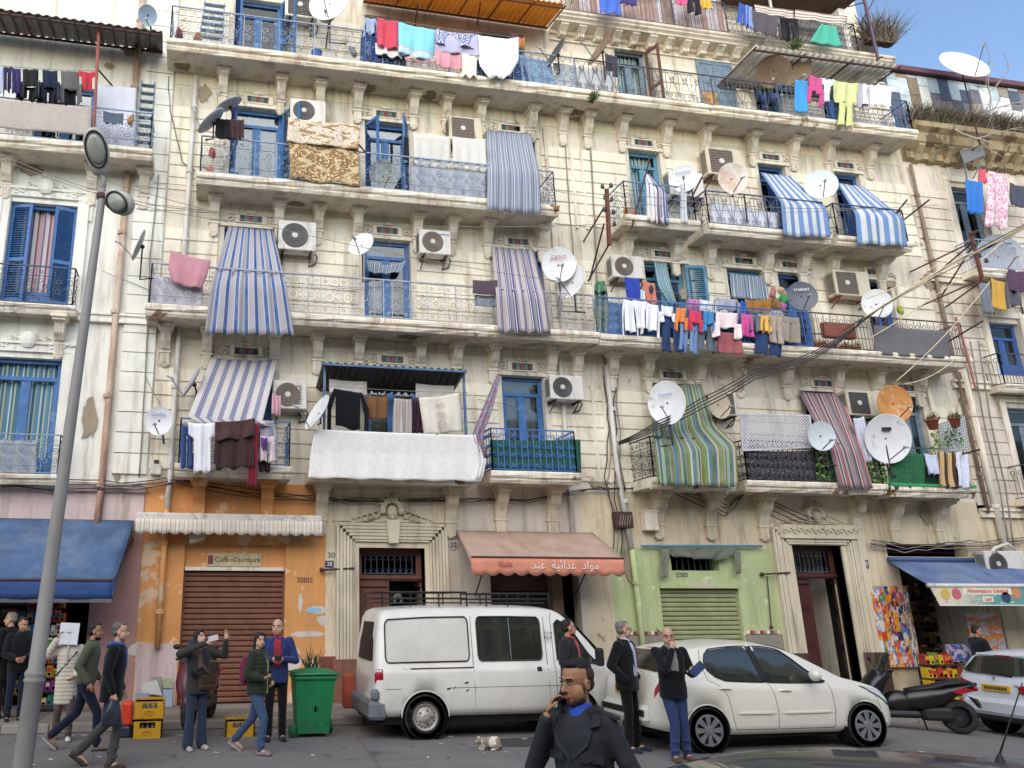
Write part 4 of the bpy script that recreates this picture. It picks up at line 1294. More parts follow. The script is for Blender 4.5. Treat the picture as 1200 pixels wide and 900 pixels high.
wash('leggings','ad9a8c','taupe leggings beside the yellow ones',902,368,917,371,32,-1.05,grp=gW)
wash('trousers','9a8b7d','brown-grey trousers at the right end of the bright line',914,369,936,373,30,-1.05,grp=gW)
wash('jeans','28406c','dark blue jeans below the short white tee',776,373,797,375,38,-1.0,grp=gW)
wash('jeans','6d8fc0','light blue jeans below the orange jumper',797,377,818,380,34,-1.0,grp=gW)
wash('trousers','59636f','slate striped trousers below the crimson jumper',817,380,838,382,31,-1.0,grp=gW)
wash('rug','a4565a','dull red rug below the pink dotted baby top',840,388,868,390,25,-1.0,grp=gW,skew=3)
wash('trousers','27406f','navy trousers hanging deep below the yellow leggings',886,384,916,388,30,-1.0,grp=gW)
wash('towel','1c3fae','bright blue towel on the inner line beside the air conditioner',732,324,749,326,28,-.75,grp=gW)
wash('towel','c9ced4','narrow pale grey towel between blue and salmon towels',749,338,756,340,16,-.75,grp=gW)
wash('towel','d2775f','salmon towel on the inner line',753,328,767,331,26,-.75,grp=gW,skew=2)
wash('towel','c96aa6','pink and violet striped towel on the inner line',806,349,820,351,14,-.75,grp=gW)
wash('towel','e3dfe0','white towel on the inner line beside the striped pink one',820,350,834,352,14,-.75,grp=gW)
wash('shirt','a3a3b0','grey-lilac striped shirt on the inner line',835,347,868,350,17,-.75,grp=gW)
wash('towel','274fb0','narrow royal-blue cloth beside the leopard cloth',868,352,875,353,14,-.75,grp=gW)
wash('cloth',spots('leopard_cloth','b07a2c','4a3018',40,.52,.56),'leopard-pattern cloth slung over the inner line',873,351,906,349,16,-.75,grp=gW,sag=.05)
gT='washing on the top long balcony'
line('washing line over the top long balcony with the red towel',(425,18),(612,45),-1.03)
wash('towel','d23a56','red towel on the top long balcony',442,21,467,25,34,-1.05,grp=gT)
wash('towel','efe9e6','white and yellow fringed towel below the red one',440,50,471,56,12,-1.0,grp=gT)
wash('blanket',stripes('turquoise_bordered',[(3,'b9dcea'),(.25,'d8a48c'),(.25,'e9e3e2'),(.25,'d05a60'),(14,'86cfe8')],1,axis=1),'turquoise blanket with a striped hem beside the red towel',467,26,510,34,36,-1.05,grp=gT,nu=20)
wash('cloth',spots('navy_zigzag_cloth','2a3c86','dfe3f0',22,.5,.53),'navy and white zigzag scarf draped over the lilac sheet',512,34,557,40,17,-1.06,grp=gT,sag=.06,nu=16)
wash('cloth','b9b6d6','lilac sheet under the zigzag scarf',510,35,560,42,24,-1.04,grp=gT,nu=18)
wash('towel','df96a4','pink towel below the lilac sheet',510,58,541,62,19,-1.0,grp=gT)
wash('towel','ece6d4','cream fringed towel right of the low pink towel',541,62,559,65,27,-1.0,grp=gT)
wash('towel','d9a8b4','narrow rose towel under the turquoise blanket',474,63,510,69,6,-1.0,grp=gT)
o=hang('sheet','big white sheet hanging in a swag on the top long balcony','sheet',rows_px((558,40,608,44,-1.05),(563,75,607,72,-1.08),(575,92,597,90,-1.06)),fabric('f1f0ee'),gT,folds=1.4,amp=.05,nu=20,nv=16,sag=.07)
wash('cloth','c8803f','small orange cloth behind the corner of the big white sheet',606,43,615,45,12,-.8,grp=gT)
wash('cloth','6a3f58','maroon cloth showing behind the big white sheet',598,38,607,39,7,-.85,grp=gT)
wash('shirt','9fb3d6','pale blue shirt behind the red towel',426,20,443,23,22,-.9,grp=gT)
wash('trousers','2c4a86','dark blue trousers behind the red towel',424,34,442,38,40,-.86,grp=gT)
gR='washing at the right end of the top long balcony'
line('washing line at the right end of the top long balcony',(925,88),(1045,100),-1.05)
wash('shirt','1f95dd','bright blue shirt at the right end of the top balcony',927,92,951,94,38,-1.06,grp=gR,shape='vest')
wash('jumper','cc3f88','pink top right of the bright blue shirt',946,86,965,92,32,-1.06,grp=gR)
wash('tshirt','cfe4f2','white and light blue shirt between pink and lime washing',962,91,977,93,26,-1.05,grp=gR)
wash('cloth','cdd391','pale lime sheet on the top right line',976,94,1007,97,24,-1.07,grp=gR)
wash('trousers','cbd187','pale lime trouser legs dangling below the lime sheet',984,116,1000,118,30,-1.07,grp=gR)
wash('trousers','a9aab8','grey trousers right of the lime sheet',1004,97,1018,99,29,-1.05,grp=gR)
wash('towel','f2eef4','first white towel at the right end of the top balcony',1011,98,1029,100,24,-1.07,grp=gR)
wash('towel','f4f0f6','second white towel, last on the top balcony line',1028,98,1044,100,24,-1.07,grp=gR)
gA='washing on the roof terrace'
wash('towel','3b68d0','blue towel over the cornice of the roof terrace',703,-6,727,-2,20,-.9,grp=gA)
wash('cloth','4a4080','dark violet cloth beside the blue towel on the roof terrace',727,-6,745,-3,9,-.9,grp=gA)
wash('cloth','f0508c','hot pink cloth hanging low on the roof terrace',793,-3,806,0,6,-.9,grp=gA)
wash('trousers','2a2830','black trousers hanging on the roof terrace',806,-4,820,-2,18,-.9,grp=gA)
wash('cloth',spots('yellow_flower_cloth','d8b545','a8453f',30,.55,.6),'yellow patterned cloth on the roof terrace',820,-4,833,-1,12,-.9,grp=gA)
wash('trousers','2456b8','blue trousers hanging on the roof terrace railing',866,3,878,6,24,-.9,grp=gA)
wash('towel','7f9fd6','light blue towel beside the blue trousers on the roof',874,6,882,8,26,-.9,grp=gA)
wash('cloth','58525c','dark grey cloth hanging under the striped canvas on the roof',882,12,910,18,24,-.88,grp=gA,nu=16)
wash('trousers','17171c','black trousers on the roof terrace beside the green net',914,20,935,22,26,-.9,grp=gA,skew=2)
hang('tarpaulin','grey and cream striped canvas strip along the roof terrace rail','tarpaulin',rows_px((884,5,930,12,-.86),(886,14,930,22,-.86)),stripes('roof_canvas',[(1,'d9d0c6'),(.7,'8f7a70')],3,axis=1),None,folds=2,amp=.02)
hang('tarpaulin','right half of the striped canvas strip on the roof terrace','tarpaulin',rows_px((932,11,993,19,-.86),(932,22,992,29,-.86)),stripes('roof_canvas',[(1,'d9d0c6'),(.7,'8f7a70')],3,axis=1),None,folds=2,amp=.02)
hang('netting','triangular green netting on the roof terrace rail','net',rows_px((962,28,980,31,-.88),(949,49,986,55,-.88)),spots('green_net','2f9a84','5fb8a0',60),None,folds=2,amp=.02)
gL='dark washing on the top left balcony'
line('washing line on the top left balcony',(-10,76),(112,83),-.9)
for i,(k,c,lab,a,b,d) in enumerate((('shirt','a9b3d6','pale blue shirt at the left edge of the dark washing',-6,5,36),('trousers','2f2a5a','violet and white striped trousers on the top left line',4,14,28),('trousers','3a2f6e','purple trousers with white stripe on the top left line',14,24,30),('jumper','25272c','charcoal jumper on the top left line',24,48,34),('jumper','1d2a44','navy jumper beside the charcoal one',47,70,34),('jumper','63605f','grey sweater with loose sleeves on the top left line',68,96,38),('tshirt','c02430','red and black shirt at the right end of the dark washing',92,112,22))):
 wash(k,c,lab,a,77+i*1.0,b,78+i*1.0,d,-.92,grp=gL)
for i,(k,c,lab,a,b,y,d) in enumerate((('trousers','121316','black trousers behind the charcoal jumper',20,46,100,16),('trousers','141821','black-blue trousers behind the navy jumper',46,68,100,20),('tshirt','14161c','black top behind the grey sweater',66,94,102,22))):
 wash(k,c,lab,a,y,b,y+2,d,-.85,grp=gL)
hang('towel','small grey-blue fringed towel over the top left rail','towel',rows_px((121,130,145,133,-.8),(121,143,144,146,-.82)),fabric('51606f'),None,folds=1,amp=.01,ragged=.03,nu=18)
hang('sheet','white curtain behind the rusty post on the top left balcony','sheet',rows_px((113,98,160,103,-.3),(110,165,158,175,-.3)),fabric('d6d9e6'),None,folds=3,amp=.02)
wash('cloth','1b1a1e','black cloth under the grey edge-on dish',253,137,271,139,24,-.95)
wash('cloth','4b3334','brown-red cloth beside the black one',270,139,286,141,23,-.97)
wash('shirt','1f2236','navy jacket hanging in the blue doorway of the third balcony',471,158,481,160,34,-.7,shape='vest')
wash('cloth','46424c','dark cloth hanging left of the brown door on the top balcony',709,62,723,65,24,-.4)
wash('cloth','c9c9cf','narrow striped sleeve hanging on the small balcony beside the dish',797,214,804,216,46,-.95)
gC='clothes crowded below the cream and navy awning'
line('washing line below the cream and navy awning',(216,495),(322,496),-1.28)
wash('tshirt','ece9f2','white tee hanging left of the brown blanket',221,495,253,496,58,-1.32,grp=gC,nu=18,shape='tee')
wash('blanket','45302f','dark brown blanket below the cream and navy awning',252,495,297,492,55,-1.33,grp=gC,nu=20,skew=1)
wash('blanket','543a38','folded upper fold of the dark brown blanket',252,494,299,490,22,-1.36,grp=gC,nu=20)
wash('cloth','8e1f33','crimson cloth hanging right of the brown blanket',293,495,304,496,75,-1.28,grp=gC,skew=-3)
wash('shirt','9fa0ae','grey patterned shirt at the right of the crowded clothes',300,490,324,492,50,-1.2,grp=gC)
wash('cloth','d3a0ac','pink cloth hanging from the blue post',319,461,329,463,24,-.9,grp=gC)
wash('jeans','2d4a86','blue denim hanging at the left of the white tee',213,498,226,498,50,-1.2,grp=gC)
wash('cloth','3a5f7a','teal cloth below the white tee',222,530,240,530,18,-1.1,grp=gC)
wash('leggings','d8c3c8','pale pink leggings beside the purple sock cloth',305,510,322,512,30,-1.25,grp=gC)
wash('cloth','5f3f86','small purple cloth among the crowded clothes',306,512,313,513,14,-1.3,grp=gC)
wash('cloth','1f1a1e','black cloth low at the right of the crowded clothes',303,530,316,532,22,-1.15,grp=gC)
gE='clothes in the covered balcony'
line('washing line in the covered balcony',(384,452),(548,460),-.9)
wash('shirt','14171e','black shirt with sleeves in the covered balcony',384,453,432,461,54,-.92,grp=gE,nu=20)
wash('cloth','7d5530','brown folded cloth in the covered balcony',430,463,455,465,26,-.9,grp=gE)
wash('tshirt',stripes('checked_cloth',[(3,'b5aca4'),(.4,'4a4550'),(3,'a89f99'),(.3,'6a6570')],5),'checked grey dress in the covered balcony',455,465,489,468,42,-.93,grp=gE,nu=18,shape='vest')
wash('cloth','3f2430','dark maroon cloth behind the checked dress',484,468,496,470,38,-.85,grp=gE)
o=wash('towel','e2d9c6','cream towel lettered SPO in the covered balcony',491,466,538,461,44,-.96,grp=gE,nu=18,skew=5)
hang('curtain','white curtain at the upper left of the covered balcony','curtain',rows_px((386,444,430,447,-.6),(386,460,430,463,-.6)),fabric('d9d2c6'),None,folds=3,amp=.02)
hang('curtain','white curtain at the upper right of the covered balcony','curtain',rows_px((487,449,532,452,-.6),(487,466,532,466,-.6)),fabric('d9d2c6'),None,folds=3,amp=.02)
hang('cloth_rope','twisted red and blue cloth tied between the two first balconies','cloth',rows_px((582,440,587,441,-.7),(566,478,576,482,-.9),(553,510,565,512,-1.0),(566,536,572,537,-1.0)),spots('plaid','8f5560','7f93a8',18,.48,.53),None,folds=2,amp=.03)
gB='washing on the weedy right-hand block'
wash('towel','1272cc','bright blue towel on the upper balcony of the weedy block',1131,210,1151,214,38,-.66,grp=gB,skew=3)
wash('dress',spots('pink_floral','e3ccd2','c0687c',20,.54,.6,'c9a0b4',9),'pink floral dress beside the bright blue towel',1150,198,1186,206,64,-.68,grp=gB,nu=16,shape='vest')
wash('cloth','4a4d60','dark grey cloth right of the floral dress',1183,214,1204,218,26,-.6,grp=gB)
wash('cloth','e0546c','small pink-red cloth above the blue towel',1146,196,1154,198,16,-.6,grp=gB)
wash('trousers','7a828f','grey trousers on the lower balcony of the weedy block',1146,330,1160,332,36,-.55,grp=gB,skew=8)
wash('towel','cfa02c','mustard towel on the lower balcony of the weedy block',1161,326,1178,330,34,-.56,grp=gB,skew=3)
wash('shirt','5d5a66','dark grey shirt right of the mustard towel',1176,322,1196,326,40,-.55,grp=gB,skew=3)
wash('cloth','5b4058','purple cloth at the right edge above the dark grey shirt',1181,315,1206,318,25,-.6,grp=gB)
wash('towel',stripes('brown_gold_stripe',[(1,'8a6a44'),(1,'c4a574'),(.6,'3f2a26')],2.4),'brown and gold striped cloth over the green balcony',1098,528,1120,530,42,-.98,skew=4)
wash('towel',spots('white_flower_towel','dfe2f0','5a5f98',34,.57,.6),'white flowered towel at the right end of the green balcony',1120,530,1133,532,40,-1.0,skew=3)
wash('towel','c7d0e6','pale blue towel on the green balcony beside the brown and gold cloth',1083,531,1098,532,24,-.98,skew=3)
wash('sheet','c9ccdd','white translucent sheet bundled beside the red striped curtain',1000,490,1012,489,52,-.9,skew=13)
# air conditioners
m_ac=M('ac_white','d6d2c8',.5,.1,5,dirt=.25,streak=True)
m_ac2=M('ac_cream','cfc4ab',.5,.1,5,dirt=.35,streak=True)
m_grl=M('ac_grille','4b4644',.5,.3,20)
m_grl2=M('ac_grille_brown','6a5c50',.5,.3,20)
m_hub=M('ac_hub','cfcac0',.5)
def ac(label,x0,y0,x1,y1,fan=0,mat=None,grl=None,sq=False,brk=None,word=None,Y=-.42):
 a,b=F(x0,y1,Y),F(x1,y0,Y)
 xa,xb,za,zb=a.x,b.x,a.z,b.z
 m_=mat or m_ac
 t=thing('air_conditioner',label,'air conditioner',((xa+xb)/2,Y/2,za),'air conditioner boxes on the façade')
 MB().cbox((xa,Y,za),(xb,-.12,zb),.018).build('casing',m_,t)
 h=zb-za
 cx=xa+h*.52 if fan==0 else xb-h*.52
 cz,r=(za+zb)/2,h*.42
 mb=MB()
 if sq:
  mb.box((cx-r,Y-.012,cz-r),(cx+r,Y,cz+r))
  for i in range(9):mb.box((cx-r,Y-.02,cz-r+i*r*.235),(cx+r,Y-.012,cz-r+i*r*.235+.012))
 else:
  mb.lathe([(r,0),(r,-.012),(r*.96,-.02),(r*.3,-.012),(.001,-.012)],(cx,Y,cz),(0,1,0),22)
  for k in(.45,.62,.8):
   mb.tube([(cx+r*k*cos(q),Y-.02,cz+r*k*sin(q)) for q in[j*pi/9 for j in range(18)]],.005,3,closed=True)
 g=mb.build('fan_grille',grl or m_grl,t)
 MB().lathe([(r*.24,0),(r*.22,-.012),(.001,-.014)],(cx,Y-.014,cz),(0,1,0),14).build('hub',m_hub,t)
 sx=xb-.12 if fan==0 else xa+.1
 mb=MB()
 for i in range(6):mb.box((xa-.004,-.36+i*.035,za+.08),(xa,-.34+i*.035,zb-.08))
 mb.build('side_vent',m_grl,t)
 for q in(xa+.12,xb-.12):
  bm=MB().box((q-.018,Y-.02,za-.045),(q+.018,-.002,za-.004)).box((q-.018,-.03,za-.045),(q+.018,-.002,za+.3))
  bm.tube([(q,Y+.04,za-.05),(q,-.02,za-.24)],.014,4)
  bm.build('bracket',brk or m_rust2,t)
 pp=[(xb-.03,-.2,za+.06),(xb+.06,-.16,za-.02),(xb+.03,-.08,za-.16),(xb-.1,-.03,za-.2)]
 MB().tube(pp,.018,6).build('hose',m_grl2,t,smooth=True)
 if word:
  body,size,rot,dx,dz,wm=word
  c=(xb+dx if fan==0 else xa-dx,Y-.004,cz+dz)
  mt=face_mat(c,(0,0,1),(-1,0,0)) if rot else face_mat(c)
  text_obj('lettering',body,wm,size,mt,t)
 return t
m_ink=M('dark_lettering','2a2c38',.6,.05)
m_inkb=M('blue_lettering','2f55b0',.6,.05)
m_inkr=M('red_lettering','b03038',.6,.05)
ac('white air conditioner with a dark round fan above the crocheted cloths',340,119,382,141,word=('AIRWELL',.05,False,-.16,.2,m_ink) if False else None)
ac('cream air conditioner with a square vent above the off-white sheets',527,139,565,163,mat=m_ac2,grl=m_grl2,sq=True)
ac('white air conditioner right of the blue and grey striped curtain',326,261,371,291)
ac('white air conditioner with a brown fan left of the navy and beige curtain',492,271,528,296,grl=m_grl2,word=('SAMSUNG',.05,False,-.16,.2,m_inkb))
ac('grey-white air conditioner above the bright blue towel',719,301,754,324,grl=m_grl2)
ac('cream air conditioner with a square vent above the rust-spotted dish',831,176,868,203,mat=m_ac2,grl=m_grl2,sq=True)
ac('air conditioner half hidden by the tilted white dish on the small balcony',787,203,823,228)
ac('cream air conditioner on red brackets above the flower pots',981,319,1017,345,mat=m_ac2,sq=True,grl=m_grl2,brk=M('red_bracket','8a3a34',.6,.2))
ac('white air conditioner above the green and blue railing',646,441,683,467)
ac('white air conditioner with dark upright lettering beside the cream and navy awning',319,447,360,478,grl=m_grl2,word=('BEKO',.17,True,-.18,0,m_ink))
ac('brown-stained air conditioner behind the orange dish',996,459,1030,486,mat=m_ac2,sq=True)
ac('white air conditioner behind the beige dish above the black balcony',838,460,863,486,sq=True,grl=m_grl2)
ac('grey air conditioner above the right-hand blue awning',1160,646,1199,676,fan=0,word=('LG',.1,False,-.16,.15,m_inkb) if False else None)
ac('grey metal box unit at the top edge beside the white dish',334,-6,372,17,sq=True)
MB().tube([F(1158,652,-.3),F(1166,642,-.3),F(1180,637,-.3),F(1190,645,-.3)],.04,8).build('duct',m_pvc,bpy.data.objects['air_conditioner.012'],smooth=True)
# satellite dishes
m_dw=M('dish_white','e6e6e4',.45,.08,6,dirt=.12)
m_dg=M('dish_grey','a9abb0',.5,.1,6,dirt=.2)
m_dd=M('dish_dark','5c636c',.5,.1,6)
m_do=M('dish_rust','c98a4a',.7,.25,7,dirt=.3,dirtc=srgb('e0c9a6'))
m_ds=M('dish_rust_spots','e2ddd4',.5,.1,3,dirt=.55,dirtc=srgb('c0803e'))
m_db=M('dish_brown','8a765f',.6,.2,5,dirt=.3)
m_bl=M('dish_bluish','9fb6d0',.5,.1,5)
m_arm=M('dish_arm','6f6c6c',.5,.2)
def dish(label,px,py,dpx,n,mat=None,Y=-1.1,mount=None,word=None,asp=1.06,box=False,raw=False):
 c=F(px,py,Y)
 R_=(F(px+dpx/2,py,Y)-c).length
 n=V(n).normalized()
 if n.y<-.3 and n.z>0 and not raw:n=V((n.x,n.y,n.z-.42)).normalized()
 up=V((0,0,1))-n*n.z
 up.normalize()
 t=thing('satellite_dish',label,'satellite dish',c,'satellite dishes on the façade')
 prof=[]
 for k in range(7):
  r=R_*k/6
  prof.append((max(r,.001),-.16*R_+.16*R_*(k/6)**2))
 prof+=[(R_*1.02,.004),(R_*1.02,-.014),(R_*.9,-.05*R_-.02),(R_*.4,-.15*R_-.012),(.001,-.16*R_-.014)]
 MB().lathe(prof,c,n,26,xdir=up,sx=asp,sy=1).build('reflector',mat or m_dw,t,smooth=True)
 foot=c-up*R_*.95
 foc=c+n*R_*.95-up*R_*.35
 MB().tube([foot-n*.02,foc-up*.03],.013,4).build('arm',m_arm,t)
 MB().lathe([(.001,0),(.035,0),(.03,.06),(.018,.08),(.018,.15),(.001,.15)],foc,(n*1.0-up*.1),8).build('receiver',m_dg,t)
 m=mount if mount else(c.x+.1,-.02,c.z-.35)
 back=c-n*(.16*R_+.04)
 MB().ball(back,.05,8,6).tube([back,V((back.x,back.y,m[2])) if mount and mount[1]<-.3 else V((back.x+.05,back.y+.08,back.z-.12)),V(m)],.02,6).build('mast',m_rust2,t,smooth=True)
 if word:
  s=n.cross(up)*-1
  text_obj('lettering',word[0],word[1],R_*word[2],face_mat(c+n*(.03*R_+.012)-n*.1*R_*0+up*R_*.45,s if s.x>0 else-s,up),t,depth=.002)
 if box:
  s=n.cross(up)
  MB().obox(c+n*.01+up*R_*.42-n*.10*R_,s*.1,up*.04,n*.02).build('badge',m_ink,t)
 return t
fl=(-.35,-.88,.35)
dish('white dish with blue lettering on the left wall beside the rusty pipe',186,493,33,(-.2,-.95,.3),Y=-.6,word=('Condor',m_inkb,.34))
dish('grey dish seen almost edge-on beside the left end of the white rail',162,287,38,(-.93,-.12,.3),m_dg,Y=-.75,mount=(-1.22,-.88,8.6))
dish('grey dish edge-on above the black and brown cloths',247,141,38,(-.75,-.1,.72),m_dg,Y=-.95,mount=(-.3,-.88,12.0))
dish('long grey dish edge-on leaning above the blue doorway',268,122,32,(-.5,-.15,.85),m_dg,Y=-.7)
dish('bare dish edge-on beside the cream and navy awning',223,448,40,(-.9,-.2,.45),m_dg,Y=-.6)
dish('white dish edge-on at the left of the covered balcony',371,483,44,(-.85,-.25,.45),Y=-1.0,mount=(2.3,-.9,5.6))
dish('white dish with its arm raised left of the blue balcony doorway',423,286,30,(-.45,-.6,.65),Y=-.85,mount=(3.45,-.88,8.9))
dish('pale round mesh dish standing behind the third balcony rail',450,206,34,(.15,-.95,.2),M('dish_mesh','9fa39a',.6,.3,20),Y=-.75)
dish('white dish with red lettering beside the navy and beige curtain',655,310,36,(-.25,-.9,.3),Y=-.95,word=('OKKO',m_inkr,.3),mount=(8.4,-.88,8.5))
dish('thin white dish tilted upward below the one with red lettering',669,330,36,(-.72,-.35,.6),Y=-.95,mount=(8.5,-.88,8.5))
dish('dark brown dish edge-on at the left on the top balcony rail',650,62,32,(-.88,-.1,.42),m_dd,Y=-.95,mount=(8.3,-.88,14.9))
dish('brown dish edge-on left of the brown door on the top balcony',702,58,34,(-.86,-.1,.45),m_db,Y=-.95,mount=(9.6,-.88,14.9))
dish('white lettered dish tilted on the small balcony beside the teal shutters',801,209,28,(-.55,-.75,.35),Y=-1.0,word=('Condor',m_inkb,.34),mount=(11.4,-.9,11.6))
dish('white dish with two rust patches on the dark balcony',859,209,31,(-.12,-.95,.25),m_ds,Y=-1.0,mount=(12.75,-.9,11.9))
dish('pale grey dish beside the blue and white striped awning',962,216,30,(-.45,-.75,.45),M('dish_pale','d0dadd',.5,.1,6),Y=-.8)
dish('dark grey lettered dish above the brown trousers',940,347,29,(-.3,-.85,.4),m_dd,Y=-.85,word=('STARSAT',m_dw,.26),mount=(14.9,-.8,8.4))
dish('white dish in front of the last blue door, behind the cable bundle',1028,356,28,(-.35,-.85,.35),Y=-.7,mount=(17.3,-.8,8.6))
dish('large tilted white dish in front of the green and blue striped curtain',781,472,38,(-.70,-.62,.35),Y=-1.25,asp=1.22,word=('Condor',m_inkb,.24),mount=(10.0,-.9,5.4))
dish('beige dish on a bent pipe right of the green and blue curtain',843,474,28,(.1,-.9,.4),M('dish_beige','d2c3a8',.6,.15,6,dirt=.3,dirtc=srgb('b08a58')),Y=-.9)
dish('rusty orange dish above the biggest white dish at the right',1049,473,35,(-.15,-.92,.35),m_do,Y=-1.0)
dish('big white dish with a dark badge over the gap between two balconies',1041,514,46,(-.18,-.95,.22),Y=-1.15,box=True,mount=(16.1,-.9,4.9))
dish('small pale dish hung on the red striped curtain',963,511,28,(-.15,-.93,.3),M('dish_pale','d0dadd',.5,.1,6),Y=-1.2,mount=(14.6,-.95,5.1))
dish('bluish dish seen from below at the top left corner',173,18,22,(-.1,-.75,-.65),m_bl,Y=-.5)
dish('large white dish cut by the top edge of the scene',385,2,46,(-.4,-.8,.45),Y=-.95,mount=(2.9,-.88,15.0))
dish('small white dish behind the large one at the top edge',383,17,20,(-.3,-.9,.3),Y=-.8)
dish('brown dish on the left under the corrugated roof',906,84,30,(-.6,-.5,-.62),m_db,Y=-.9)
dish('wide brown dish under the corrugated roof',931,80,36,(-.05,-.8,-.6),M('dish_tan','9a8468',.6,.2,5),Y=-.95,asp=.9)
dish('big white dish on the weedy roof ledge',1130,75,42,(-.12,-.80,.36),Y=-.9,raw=True,mount=(21.0,-.5,14.4))
dish('pale grey disc behind the washing of the weedy block',1172,300,40,(-.3,-.9,.3),m_dg,Y=-.4)
# shop awnings and signs
def quadgrid(name,tl,tr,br,bl,mat,parent,nu=16,nv=6,sag=.0,amp=.0,thick=.012,ph=0):
 tl,tr,br,bl=map(V,(tl,tr,br,bl))
 def fn(u,v):
  p=tl.lerp(tr,u).lerp(bl.lerp(br,u),v)
  p.z-=sag*4*v*(1-v)+amp*sin(u*19+ph)*sin(v*3)
  return p
 return MB().grid(nu,nv,fn).build(name,mat,parent,smooth=True,thick=thick)
def valance(name,a,b,drop,mat,parent,scal=0,n=60,tilt=.0,thick=.01):
 a,b=V(a),V(b)
 def fn(u,v):
  p=a.lerp(b,u)
  d=drop if not scal else drop*(.82+.18*abs(sin(u*pi*scal)))
  return p+V((0,tilt*v+.012*sin(u*40)*v,-d*v))
 return MB().grid(n,3,fn).build(name,mat,parent,smooth=True,thick=thick)
m_bluecanvas=M('faded_blue_canvas','4a6284',.85,.3,1.6,dirt=.5,dirtc=srgb('6f7f92'))
m_bluecanvas2=M('deep_blue_canvas','2c4b80',.8,.2,3)
t=thing('shop_awning','faded blue canvas awning over the shop at the left edge','awning',(-4,0,3.4),'shop awnings')
yl=-1.45
A,Bp,C2=F(157,610,-.06),F(133,680,yl),F(128,702,yl)
quadgrid('canopy',(-7.5,-.06,A.z),(A.x,-.06,A.z),(Bp.x,yl,Bp.z),(-7.5,yl,Bp.z),m_bluecanvas,t,40,10,.05,.015)
valance('valance',(-7.5,yl,Bp.z),(Bp.x,yl,Bp.z),Bp.z-C2.z,m_bluecanvas2,t,0)
quadgrid('side_flap',(A.x,-.06,A.z),(A.x+.002,-.06,A.z-.02),(Bp.x,yl,C2.z),(Bp.x,yl,Bp.z),m_bluecanvas,t,4,4)
mb=MB()
for i in range(150):
 x=-5.3+i*(Bp.x+5.3)/150
 mb.box((x,yl-.003,C2.z-.06),(x+.012,yl+.003,C2.z+.005))
mb.build('fringe',fabric('8a8f98'),t)
MB().tube([(-7.5,yl,Bp.z),(Bp.x,yl,Bp.z)],.025,8).tube([(Bp.x,yl,Bp.z),(A.x,-.03,A.z-.35)],.02,6).build('arm',m_rust2,t)
t=thing('shop_awning','rolled-up cream awning with scalloped stripes on the orange café','awning',(.6,0,3.4),'shop awnings')
a,b=F(160,603,-.45),F(378,604,-.45)
zt=a.z
MB().cbox((a.x,-.46,zt-.13),(b.x,-.08,zt+.05),.03).build('cassette',M('awning_case','d8d2c9',.5,.15,4,dirt=.3),t)
cafe_st=stripes('cafe_valance',[(3,'ded2c2'),(.5,'b9a08c'),(2,'e6dccf'),(.4,'a98d7a')],22,fade=.25)
valance('valance',(a.x,-.5,zt-.08),(b.x,-.5,zt-.08),.30,cafe_st,t,17,140)
for x in(a.x+.2,b.x-.2):MB().box((x-.03,-.45,zt-.2),(x+.03,-.001,zt-.135)).build('bracket',m_rust2,t)
t=thing('shop_awning','faded red awning with white Arabic lettering over the dark shop front','awning',(7.3,0,3.4),'shop awnings')
m_redtop=M('dusty_red_canvas','b59a88',.85,.2,2,dirt=.3,dirtc=srgb('8a6a60'))
m_red=M('coral_red_canvas','d98e74',.8,.2,2.5,dirt=.25,dirtc=srgb('b98a7c'))
yr=-1.15
a,b=F(546,622,-.06),F(708,622,-.06)
c,d=F(552,652,yr),F(731,655,yr)
z2=(c.z+d.z)/2
quadgrid('canopy',(c.x+.08,-.06,a.z),(d.x-.08,-.06,a.z),(d.x,yr,z2),(c.x,yr,z2),m_redtop,t,30,8,.02,.01)
e=F(640,674,yr)
valance('valance',(c.x,yr,z2),(d.x,yr,z2),z2-e.z+.02,m_red,t,11,110)
MB().tube([(c.x,yr,z2),(d.x,yr,z2)],.022,6).build('front_bar',m_rust2,t)
for x in(c.x+.35,d.x-.7):MB().tube([(x,yr+.02,z2-.02),(x+.1,-.02,z2-.75)],.016,6).build('arm',m_rust2,t)
for x0,x1 in((c.x,c.x+.08),(d.x,d.x-.08)):
 quadgrid('side_flap',(x1,-.06,a.z),(x1,-.06,a.z-.05),(x0,yr,z2-.15),(x0,yr,z2),m_redtop,t,3,4)
m_wl=M('white_lettering','e9e2dc',.7,.05)
ar='\uFEAA\uFEE8\uFECB  \uFE94\uFEF4\uFE8B\uFE8D\uFEAA\uFECF  \uFEA9\uFE8D\uFEEE\uFEE3'
cx=F(662,661,yr).x
text_obj('lettering',ar,m_wl,.225,face_mat((cx,yr-.028,z2-.155)),t,depth=.002)
text_obj('lettering','\uFE94\uFEE0\uFEE3\uFE8E\uFECB',M('faded_red_lettering','b9443c',.8,.1),.15,face_mat((F(592,659,yr).x,yr-.028,z2-.14)),t,depth=.002,label='faded dark red lettering')
t=thing('shop_awning','blue canvas awning with a colourful printed valance over the right-hand shop','awning',(17.5,0,3.2),'shop awnings')
yb=-1.3
a,c=F(1041,657,-.06),F(1088,685,yb)
z1,z2=a.z,c.z
x2=21.2
m_bc3=M('slate_blue_canvas','5a7096',.85,.3,1.6,dirt=.5,dirtc=srgb('8890a0'))
quadgrid('canopy',(a.x,-.06,z1),(F(1150,655,-.06).x,-.06,z1),(x2,yb,z2),(c.x,yb,z2),m_bc3,t,30,8,.02,.012)
MB().tube([(c.x-.02,yb,z2-.02),(x2,yb,z2-.02)],.05,8).build('front_bar',m_pvc,t,smooth=True)
MB().tube([(a.x,-.08,z1+.03),(F(1150,655,-.06).x,-.08,z1+.03)],.06,8).build('roller',M('awning_roller','3f5688',.6,.2),t,smooth=True)
